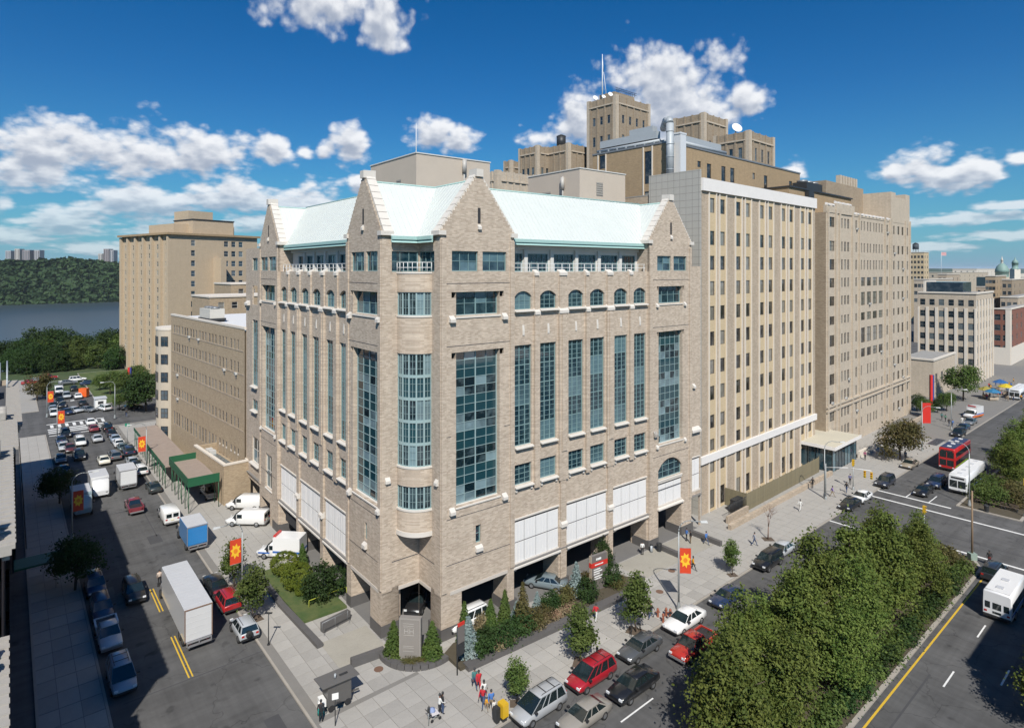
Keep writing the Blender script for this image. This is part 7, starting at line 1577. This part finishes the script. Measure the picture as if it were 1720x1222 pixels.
for lb,px,py in (('rusty round manhole cover near the curved planter',636,1123),('round manhole cover beyond the third street tree',1108,993),('small oval cover near the drive to the arched entrance',1128,958)):
    mh = MB(); mh.cyl((0,0,.002),(0,0,.014),.42,n=20); o = mh.build('manhole_cover',mat('rust_iron',(.16,.09,.06),.8,var=.2,scale=6),loc=G(px,py),label=lb,cat='manhole cover')
for lb,px,py in (('dark litter bin by the third pier of the arcade',1107,925),('green litter bin on the bench island',1657,859)):
    post('litter_bin',lb,'litter bin',G(px,py),[('basket',MB().lathe([(.28,0),(.34,.9),(.36,1.0),(.30,1.0),(.26,.1)],n=14),m_black),('liner',MB().cyl((0,0,.6),(0,0,.92),.29,n=14),m_plastic)])
post('ash_stand','short grey ash stand beside the arcade pier','ash stand',G(1094,927),[('post',MB().cyl((0,0,0),(0,0,.9),.16,n=12),m_galv),('cap',MB().cyl((0,0,.9),(0,0,1.0),.18,n=12),m_black)])
# bicycles at the third tree
for i,(px,py) in enumerate(((1061,1064),(1075,1062))):
    t_ = thing('bicycle','%s dark bicycle leaning at the foot of the street tree by the dark grey sedan'%('left','right')[i],'bicycle',G(px,py),R(75+20*i))
    for x in (-.5,.5):
        k_ = MB(); n = 18
        pts = [(x+.33*math.cos(a),0,.34+.33*math.sin(a)) for a in np.linspace(0,6.283,n)]; k_.tube(pts,.022,5); k_.build('wheel',m_tyre,t_)
    k_ = MB(); k_.tube([(-.5,0,.34),(-.15,0,.80),(.35,0,.82),(.5,0,.34)],.022,5); k_.tube([(-.15,0,.80),(-.05,0,.32),(.35,0,.82)],.022,5); k_.tube([(-.5,0,.34),(-.05,0,.32)],.02,5); k_.build('frame',m_black,t_); MB().box(-.28,-.02,-.06,.06,.88,.94).build('saddle',m_black,t_); k_ = MB(); k_.tube([(.36,-.25,1.0),(.36,0,.95),(.36,.25,1.0)],.018,5); k_.build('handlebar',m_black,t_)
# sidewalk shed on the side street
def shed(label,a0,a1,o0,o1,z0,z1,fascia):
    t_ = thing('sidewalk_shed',label,'sidewalk shed',tuple(S(a0,0)),SA); L_ = a1-a0
    k_ = MB(); k_.box(0,L_,o0,o1,z0,z0+.14); k_.build('deck',m_ply,t_)
    n = int(L_/1.2)
    for i in range(n): q_ = MB(); q_.box(L_*i/n+.02,L_*(i+1)/n-.02,o0+.1,o1-.1,z0+.141,z0+.17+.02*random.random()); q_.build('plank',m_ply,t_)
    if fascia:
        for nm,(x0,x1,y0,y1) in (('fascia',(0-.05,L_+.05,o1,o1+.06)),('fascia',(-.06,0,o0,o1-.001)),('fascia',(L_,L_+.06,o0,o1-.001))): q_ = MB(); q_.box(x0,x1,y0,y1,z0-.1,z1); q_.build(nm,m_green,t_)
    else: q_ = MB(); q_.box(0,L_,o1,o1+.05,z0-.3,z0+.35); q_.build('fascia',m_green,t_)
    for x in np.arange(.1,L_,2.4):
        for y in (o0+.1,o1-.1): q_ = MB(); q_.cyl((x,y,0),(x,y,z0),.06,n=6); q_.build('post',m_green,t_)
    for x in np.arange(.1,L_-2.4,4.8): q_ = MB(); q_.cyl((x,o1-.1,.3),(x+2.4,o1-.1,z0-.4),.035,n=5); q_.build('brace',m_green,t_)
shed('tall green sidewalk shed over the parked grey truck',50.2,63.8,-6.2,-1.9,4.0,5.2,True); shed('lower green sidewalk shed running toward the far crossing',64.2,96,-5.4,-1.3,3.4,4.4,False)
aw = thing('entrance_awning','dark green awning over the shaded pavement','awning',tuple(S(38,17.9)),SA); MB().box(-1.5,1.5,-3.6,.2,2.9,3.1).build('canopy',m_green,aw); MB().box(-1.5,1.5,-3.66,-3.6,2.5,3.1).build('valance',m_green,aw)
for x in (-1.4,1.4): MB().cyl((x,-3.5,0),(x,-3.5,2.9),.04,n=6).build('post',m_gal,aw)
# fence, low wall and canopy along the ward block
WF = W
def WL(x,y,z=0.): q_ = WF.loc+WF.U*x+WF.V*y; return Vector((q_.x,q_.y,z))
fn = thing('board_fence','weathered olive board fence in front of the tan ward block','fence',tuple(WL(6.5,-3.6)),R(42)); m_board = mat('weathered_board',(.215,.185,.115),.9,var=.2,scale=2,rnd=.08)
pb_ = MB(); pb_.box(0,.135,-.02,.02,.0,2.6); pm = pb_.mesh('board',m_board)
for i in range(176): link('board',pm,fn,loc=(i*.15,random.uniform(-.01,.01),random.uniform(.02,.08)))
for i in range(13): q_ = MB(); q_.box(i*2.2-.06,i*2.2+.06,.021,.13,0,2.72); q_.build('post',m_board,fn)
for i in range(22): link('board',pm,fn,loc=(-.02,.15+i*.15,.05),rz=R(90))
lowwall([WL(-1.5,-5.2),WL(33,-5.6)],.7,.5,'long brown base wall below the board fence',m_tan2); lowwall([WL(.2,-3.9),WL(6.2,-3.9)],1.0,.35,'short brown wall beside the arched entrance',m_tan2)
ek = thing('railing_enclosure','black railing round dark bins beside the board fence','railing',tuple(WL(1.0,-3.7,1.0)),R(42))
for i in range(27): MB().cyl((i*.2,0,0),(i*.2,0,1.3),.02,n=5).build('bar',m_black,ek)
MB().box(0,5.2,-.02,.02,1.28,1.34).build('top_rail',m_black,ek); MB().box(0,5.2,-.02,.02,.02,.08).build('bottom_rail',m_black,ek)
sk = thing('dark_bin_stack','heap of dark wheeled bins behind the black railing','bins',tuple(WL(4.6,-2.6)),R(42))
for i in range(3): MB().box(i*.9-.4,i*.9+.4,-.4,.4,.1,1.9).build('bin',m_plastic,sk); MB().box(i*.9-.43,i*.9+.43,-.43,.43,1.9,1.98).build('lid',m_black,sk)
cn = thing('entrance_canopy','flat cream canopy on dark glass walls between the tan block and the deco building','canopy',tuple(WL(34.3,-5.3)),R(42))
MB().box(-.6,12,-.7,7.8,4.2,4.62).build('roof',mat('cream_roof',(.52,.48,.38),.8,var=.08,scale=.6),cn); MB().box(-.65,12.05,-.75,-.7,4.1,4.72).build('roof_edge',m_wband,cn); MB().box(-.65,-.6,-.699,7.8,4.1,4.7).build('roof_edge',m_wband,cn)
for i in range(9): MB().box(i*1.42-.06,i*1.42+.06,-.06,.06,0,4.2).build('mullion',m_black,cn)
for i in range(8): MB().box(i*1.42+.07,i*1.42+1.35,-.02,.02,.1,4.15).build('pane',g_teal,cn)
for i in range(4): MB().box(-.02,.02,i*1.42+.07,i*1.42+1.35,.1,4.15).build('pane',g_teal,cn)
MB().box(.3,11,4.2,5.2,0,4.1).build('back_wall',m_dark,cn)
lowwall([WL(46.8,-5.4),WL(60,-5.6)],1.3,.4,'pale garden wall beyond the entrance canopy',m_fin); lowwall([WL(60.5,-4.6),WL(92,-4.4)],.9,.35,'brown garden wall in front of the deco building',m_tan2)
# pylon signs, kiosks, benches on the island
for lb,px,py,h_ in (('tall red and blue pylon sign by the low beige hall',1565,693,9.5),('tall red and purple pylon sign on the far lawn corner',218,668,8.5)):
    t_ = thing('pylon_sign',lb,'pylon sign',G(px,py)); MB().box(-.45,.1,-.25,.25,1.6,h_).build('red_face',m_redsign,t_); MB().box(.1,.5,-.2,.2,1.6,h_).build('blue_face',mat('pylon_blue',(.05,.06,.22),.5),t_); MB().box(-.4,.4,-.2,.2,0,1.6).build('base',m_metal,t_)
for i,off in enumerate((12.6,14.4,16.2)):
    t_ = thing('bench','%s slatted bench on the island beyond the junction'%('left','middle','right')[i],'bench',B(84.3,off,0),BA-math.pi/2,'benches on the island')
    for k in range(3): MB().box(-.85,.85,-.25+k*.17,-.12+k*.17,.42,.46).build('seat_slat',m_bark,t_)
    for k in range(2): MB().box(-.85,.85,.27,.31,.55+k*.2,.70+k*.2).build('back_slat',m_bark,t_)
    for x in (-.7,.7): MB().box(x-.05,x+.05,-.25,.3,0,.42).build('leg',m_black,t_)
t_ = thing('red_kiosk','red banner panel on the far avenue pavement','banner panel',G(1556,727)); MB().box(-.9,.9,-.12,.12,2.2,6.6).build('panel',m_redsign,t_); MB().cyl((-1.0,0,0),(-1.0,0,7),.07,n=8).build('post',m_gal,t_)
for i,(px,py,c,lb) in enumerate(((1668,672,(.03,.16,.30),'blue market umbrella stall at the right end of the avenue'),(1680,655,(.02,.10,.28),'dark blue market stall by the red brick building'),(1690,663,(.55,.42,.02),'yellow market stall at the right end of the avenue'),(1656,668,(.30,.25,.05),'ochre market stall left of the blue one'))):
    t_ = thing('market_stall',lb,'market stall',G(px,py),i*.4); MB().lathe([(2.0,2.3),(1.2,2.8),(.05,3.3)],n=8,smooth=False).build('canopy',mat('stall%d'%i,c,.6),t_); MB().cyl((0,0,0),(0,0,2.4),.05,n=6).build('post',m_gal,t_); MB().box(-1.2,1.2,-.5,.5,.2,.9).build('counter',m_tan2,t_)
t_ = thing('construction_box','orange construction barrier box in the far crossing street','barrier',G(141,666)); MB().box(-1.1,1.1,-.6,.6,.1,2.4).build('panel',mat('barrier_orange',(.72,.12,.02),.5),t_); MB().box(-1.2,1.2,-.7,.7,0,.1).build('foot',m_black,t_)
t_ = thing('white_kiosk','small white kiosk on the far right corner of the crossing','kiosk',G(168,684),SA); MB().box(-1.6,1.6,-1.2,1.2,0,2.5).build('body',m_signwhite,t_); MB().box(-1.8,1.8,-1.4,1.4,2.5,2.65).build('roof',m_boxgrey,t_); MB().box(-1.62,-1.6,-.6,.6,1.1,1.9).build('hatch',m_dark,t_)
t_ = thing('street_sign','green street sign post near the sidewalk shed','street sign',G(214,745)); MB().cyl((0,0,0),(0,0,4.2),.05,n=6).build('post',m_gal,t_); MB().box(-.5,.5,-.02,.02,3.6,4.2).build('plate',mat('sign_green',(.01,.22,.13),.5),t_)
t_ = thing('subway_grating','grey pit grating in the far avenue pavement','grating',G(1573,742),BA); MB().box(-3.2,3.2,-.9,.9,.002,.05).build('frame',m_metal,t_)
for i in range(12): MB().box(-3.1+i*.53,-2.8+i*.53,-.8,.8,.051,.07).build('bar',m_black,t_)
# building beyond the right edge whose shadow crosses the carriageway
cb = Bld('corner_tenement','tan tenement beyond the right edge, shading the right carriageway',tuple(B(27,36)),BA)
w_ = MB(); w_.box(0,31,-24,0,-.1,17); w_.build('wall',m_tan,cb.o); MB().box(-.4,31.4,-24.4,.4,17.002,17.6).build('cornice',m_fin,cb.o)
F_ = Face((0,0),(-1,0),(0,1))
for i in range(8):
    for k in range(4): win(F_,cb.o,-(2+i*3.6)-1.2,-(2+i*3.6),1.8+k*3.7,3.8+k*3.7,.01,None,g_room)

# ------------------------------------------------------------------ people
def person_mesh(name, pose):
    """skeleton grown into one continuous body; returns mesh with faces sorted into hair, skin, shirt, trousers, shoes"""
    st = {'stand':(.0,.0,.0),'walk':(.32,.28,.0),'push':(.22,.0,.45),'talk':(.06,.12,.2)}[pose]; sw, aw_, fw = st
    J = {'pel':(0,0,.95),'sp':(0.01,0,1.15),'ch':(.02,0,1.34),'nk':(.02,0,1.48),'hd':(.05,0,1.62),'top':(.04,0,1.74)}
    par = [('pel','sp'),('sp','ch'),('ch','nk'),('nk','hd'),('hd','top')]; rad = {'pel':.135,'sp':.125,'ch':.145,'nk':.055,'hd':.088,'top':.06}
    for s_,n_ in ((-1,'r'),(1,'l')):
        ph = s_*sw; J['hp'+n_] = (0,.09*s_,.90); J['kn'+n_] = (ph*.55+.03,.10*s_,.50); J['an'+n_] = (ph*1.05-(.06 if ph < 0 else 0),.10*s_,.09+(.05 if ph < -.2 else 0)); J['to'+n_] = (J['an'+n_][0]+.17,.11*s_,.05)
        J['sh'+n_] = (.02,.19*s_,1.40); J['el'+n_] = (-s_*aw_*.5+fw*.35-.02,.25*s_,1.14); J['wr'+n_] = (-s_*aw_*1.0+fw*.85+.04,.23*s_,.93+fw*.25); J['ha'+n_] = (J['wr'+n_][0]+.04+fw*.1,.22*s_,J['wr'+n_][2]-.10+fw*.1)
        par += [('pel','hp'+n_),('hp'+n_,'kn'+n_),('kn'+n_,'an'+n_),('an'+n_,'to'+n_),('ch','sh'+n_),('sh'+n_,'el'+n_),('el'+n_,'wr'+n_),('wr'+n_,'ha'+n_)]
        rad.update({'hp'+n_:.10,'kn'+n_:.062,'an'+n_:.045,'to'+n_:.04,'sh'+n_:.068,'el'+n_:.046,'wr'+n_:.032,'ha'+n_:.036})
    names = list(J); me = bpy.data.meshes.new(name); me.from_pydata([J[n] for n in names],[(names.index(a),names.index(b)) for a,b in par],[])
    o = bpy.data.objects.new(name,me); col.objects.link(o); sk_ = o.modifiers.new('skin','SKIN'); sk_.use_smooth_shade = True; su = o.modifiers.new('sub','SUBSURF'); su.levels = 1
    for i,n in enumerate(names): me.skin_vertices[0].data[i].radius = (rad[n],rad[n]*(1.25 if n in('ch','pel','sp') else 1)); me.skin_vertices[0].data[i].use_root = (n == 'pel')
    dg = bpy.context.evaluated_depsgraph_get(); em = bpy.data.meshes.new_from_object(o.evaluated_get(dg)); bpy.data.objects.remove(o)
    segs = [(np.array(J[a]),np.array(J[b]),a,b) for a,b in par]
    for p in em.polygons:
        c = np.array(p.center); best=None
        for a,b,na,nb in segs:
            t = np.clip(np.dot(c-a,b-a)/max(1e-9,np.dot(b-a,b-a)),0,1); d = np.linalg.norm(c-a-(b-a)*t)
            if best is None or d < best[0]: best=(d,na,nb)
        na,nb = best[1:]
        m = 2
        if nb in ('top','hd') or na == 'hd' or nb.startswith('ha'): m = 1
        if nb == 'nk' and c[2] > 1.45: m = 1
        if nb[:2] in ('hp','kn','an') or (c[2] < .98 and nb[:2] not in ('el','wr','ha')): m = 3
        if nb[:2] == 'to' or c[2] < .07: m = 4
        if nb.startswith('wr') and c[2] < 1.0: m = 1
        p.material_index = m-1; p.use_smooth = True
    em['slots'] = [p.material_index for p in em.polygons]; return em
PM = {k:person_mesh('person_'+k,k) for k in ('stand','walk','push','talk')}
HAIR = MB().lathe([(.02,.115),(.06,.105),(.095,.06),(.105,0),(.095,-.05)],n=12).mesh('hair',m_black)
NOSE = MB().box(.085,.115,-.012,.012,-.02,.015)
SK = [mat('skin%d'%i,c,.6) for i,c in enumerate(((.45,.28,.20),(.22,.12,.08),(.10,.055,.035)))]; m_shoe = mat('shoe_dark',(.03,.028,.027),.6); m_hair = mat('hair_dark',(.015,.012,.01),.5)
CM = {}
def cloth(c):
    k = 'cloth_%02d%02d%02d'%tuple(int(x*99) for x in c); return mat(k,c,.85,var=.08,scale=4)
def person(px,py,head,pose,shirt,pants,label,skin=0,z=0.,sc=1.,group=None):
    key = (pose,shirt,pants,skin)
    if key not in CM:
        me = PM[pose].copy(); me.materials.clear()
        for m in (SK[skin],cloth(shirt),cloth(pants),m_shoe): me.materials.append(m)
        me.polygons.foreach_set('material_index', list(PM[pose]['slots']))
        CM[key] = me
    o = thing('person',label,'person',G(px,py,z),head,group); o.scale = (sc,)*3; link('body',CM[key],o)
    h_ = link('hair',HAIR,o,loc=(.035,0,1.68)); 
    return o
wht=(.62,.62,.60); red=(.45,.02,.03); jean=(.05,.08,.16); blk=(.02,.02,.022); blu=(.06,.16,.42); khk=(.28,.22,.15); org=(.60,.28,.02); pur=(.25,.17,.45); tea=(.05,.16,.16)
GP='pedestrians'
pp = [(738,1201,R(35),'push',wht,blk,'person in white pushing a pram across the corner',1),(743,1198,R(30),'stand',blk,jean,'person in black beside the one with the pram',2),(797,1155,R(-70),'walk',tea,jean,'person in dark teal walking beside the red coat',1),(804,1159,R(-75),'walk',red,red,'person in a long red coat near the black sign',1),(811,1187,R(-110),'walk',red,jean,'person in a red top and jeans striding across the pavement',1),(813,1176,R(-100),'walk',wht,jean,'person in a white shirt behind the one in jeans',2),(825,1193,R(-80),'walk',blu,khk,'person in a blue shirt beside two children',0),
 (1001,1042,R(60),'walk',red,wht,'person in red top and white trousers at the planter edge',1),(1164,958,R(-30),'walk',org,blk,'person in an orange shirt near the flower banner',2),(1158,952,R(150),'walk',blk,blk,'person in black beside the flower banner post',1),(1094,1038,R(200),'walk',blk,jean,'person in a dark jacket near the third street tree',0),(1091,1033,R(200),'walk',khk,blk,'person in a khaki jacket beside the dark jacket',1),(1079,932,R(90),'stand',wht,blk,'guard in white and black at the arcade pier',1),(1186,914,R(-60),'walk',blu,jean,'person in blue by the granite wall end',0),(1153,908,R(10),'talk',blu,blk,'person in bright blue by the arched entrance',1),(1160,912,R(190),'stand',blk,khk,'person in dark clothes facing the bright blue one',2),
 (1222,949,R(30),'walk',blk,blk,'person in black at the edge of the median trees',1),(1230,953,R(30),'walk',wht,khk,'person in white beside the one in black',0),(1267,916,R(-20),'walk',(.3,.32,.38),jean,'person in grey at the bare tree',0),(1344,858,R(40),'walk',wht,wht,'person all in white on the avenue pavement',2),(1365,819,R(40),'walk',blk,blk,'person in black with a bag by the fence end',1),(1398,834,R(-30),'walk',pur,khk,'person in a purple shirt near the junction',1),(1422,827,R(-140),'walk',blk,jean,'person in black jacket at the junction kerb',1),(1428,813,R(60),'walk',(.10,.10,.2),blk,'person in navy behind the black jacket',0),(1453,772,R(50),'walk',(.25,.06,.12),blk,'person in maroon by the garden wall',1),(1521,772,R(90),'stand',jean,blk,'person in denim under the round maple',0),
 (1582,705,R(30),'walk',tea,blk,'leftmost of the group on the far plaza, in green',1),(1588,708,R(30),'walk',(.08,.2,.14),blk,'second of the group on the far plaza, in dark green',2),(1594,715,R(30),'walk',blk,jean,'third of the group on the far plaza, in black',1),(1600,717,R(30),'walk',blu,jean,'rightmost of the group on the far plaza, in blue',0),(1616,712,R(60),'stand',wht,wht,'person in white by the orange ambulance',1),(1662,948,R(60),'stand',blk,(.15,.03,.03),'person in dark clothes standing at the median tip',2),(268,982,SA,'stand',(.55,.45,.38),blk,'worker in a pale shirt beside the front of the long truck',0),(539,1212,R(100),'stand',blk,blk,'vendor in dark clothes beside the turquoise drum',2),(622,1002,R(-120),'stand',(.2,.45,.5),wht,'person in turquoise in the side entrance',0),(212,700,SA,'walk',blk,jean,'person in black by the far crossing kerb',1)]
for (px,py,h_,po,s_,pt,lb,sk__) in pp: person(px,py,h_,po,s_,pt,lb,sk__,group=GP,z=ROAD if px in (268,) else 0.)
person(818,1192,R(-85),'walk',org,khk,'small child in orange holding on to the blue shirt',0,sc=.62,group=GP); person(830,1197,R(-85),'walk',wht,khk,'small child in white beside the yellow box',0,sc=.62,group=GP)
for i in range(22):
    person(1650+random.uniform(0,70),655+random.uniform(-12,20),random.uniform(0,6),random.choice(['walk','stand','talk']),random.choice([wht,red,blk,blu,org,khk]),random.choice([jean,blk,khk]),'person in the crowd at the far market stalls',random.choice([0,1,2]),group='crowd at the far market stalls')
pr = thing('pram','white and blue pram pushed across the corner','pram',G(730,1207),R(35)); MB().hexa([(-.35,-.24,.5),(.35,-.24,.45),(.35,.24,.45),(-.35,.24,.5),(-.4,-.26,.8),(.25,-.26,.62),(.25,.26,.62),(-.4,.26,.8)]).build('carriage',mat('pram_white',(.66,.62,.64),.7),pr)
k_ = MB(); k_.lathe([(.27,0),(.24,.18),(.02,.3)],n=10); k_.build('hood',mat('pram_blue',(.22,.28,.45),.7),pr,loc=(-.22,0,.75))
k_ = MB(); k_.tube([(-.3,-.22,.5),(-.75,-.22,1.0),(-.75,.22,1.0),(-.3,.22,.5)],.018,5); k_.build('handle',m_black,pr)
for x in (-.35,.35):
    for y in (-.25,.25): k_ = MB(); k_.cyl((x,y-.02,.13),(x,y+.02,.13),.13,n=12); k_.build('wheel',m_tyre,pr)
k_ = MB(); k_.tube([(-.35,-.22,.13),(.2,-.2,.5)],.02,5); k_.tube([(.35,-.22,.13),(-.2,-.2,.5)],.02,5); k_.tube([(-.35,.22,.13),(.2,.2,.5)],.02,5); k_.tube([(.35,.22,.13),(-.2,.2,.5)],.02,5); k_.build('chassis',m_gal,pr)
# ------------------------------------------------------------------ the air: thin haze round the whole place
hz = MB(); hz.box(-30000,30000,-12000,32000,-62,125)
hm = bpy.data.materials.new('haze_air'); hm.use_nodes = True; hn = hm.node_tree; hn.nodes.clear()
ho = hn.nodes.new('ShaderNodeOutputMaterial'); hv_ = hn.nodes.new('ShaderNodeVolumePrincipled'); hv_.inputs['Color'].default_value = (.78,.88,1.0,1); hv_.inputs['Density'].default_value = 0.00003; hv_.inputs['Anisotropy'].default_value = 0.0
hn.links.new(hv_.outputs[0], ho.inputs['Volume'])
o = hz.build('haze', hm, kind='stuff'); o['label'] = 'thin pale blue haze in the air over the city and river'; o['category'] = 'haze'
scn.cycles.volume_bounces = 0
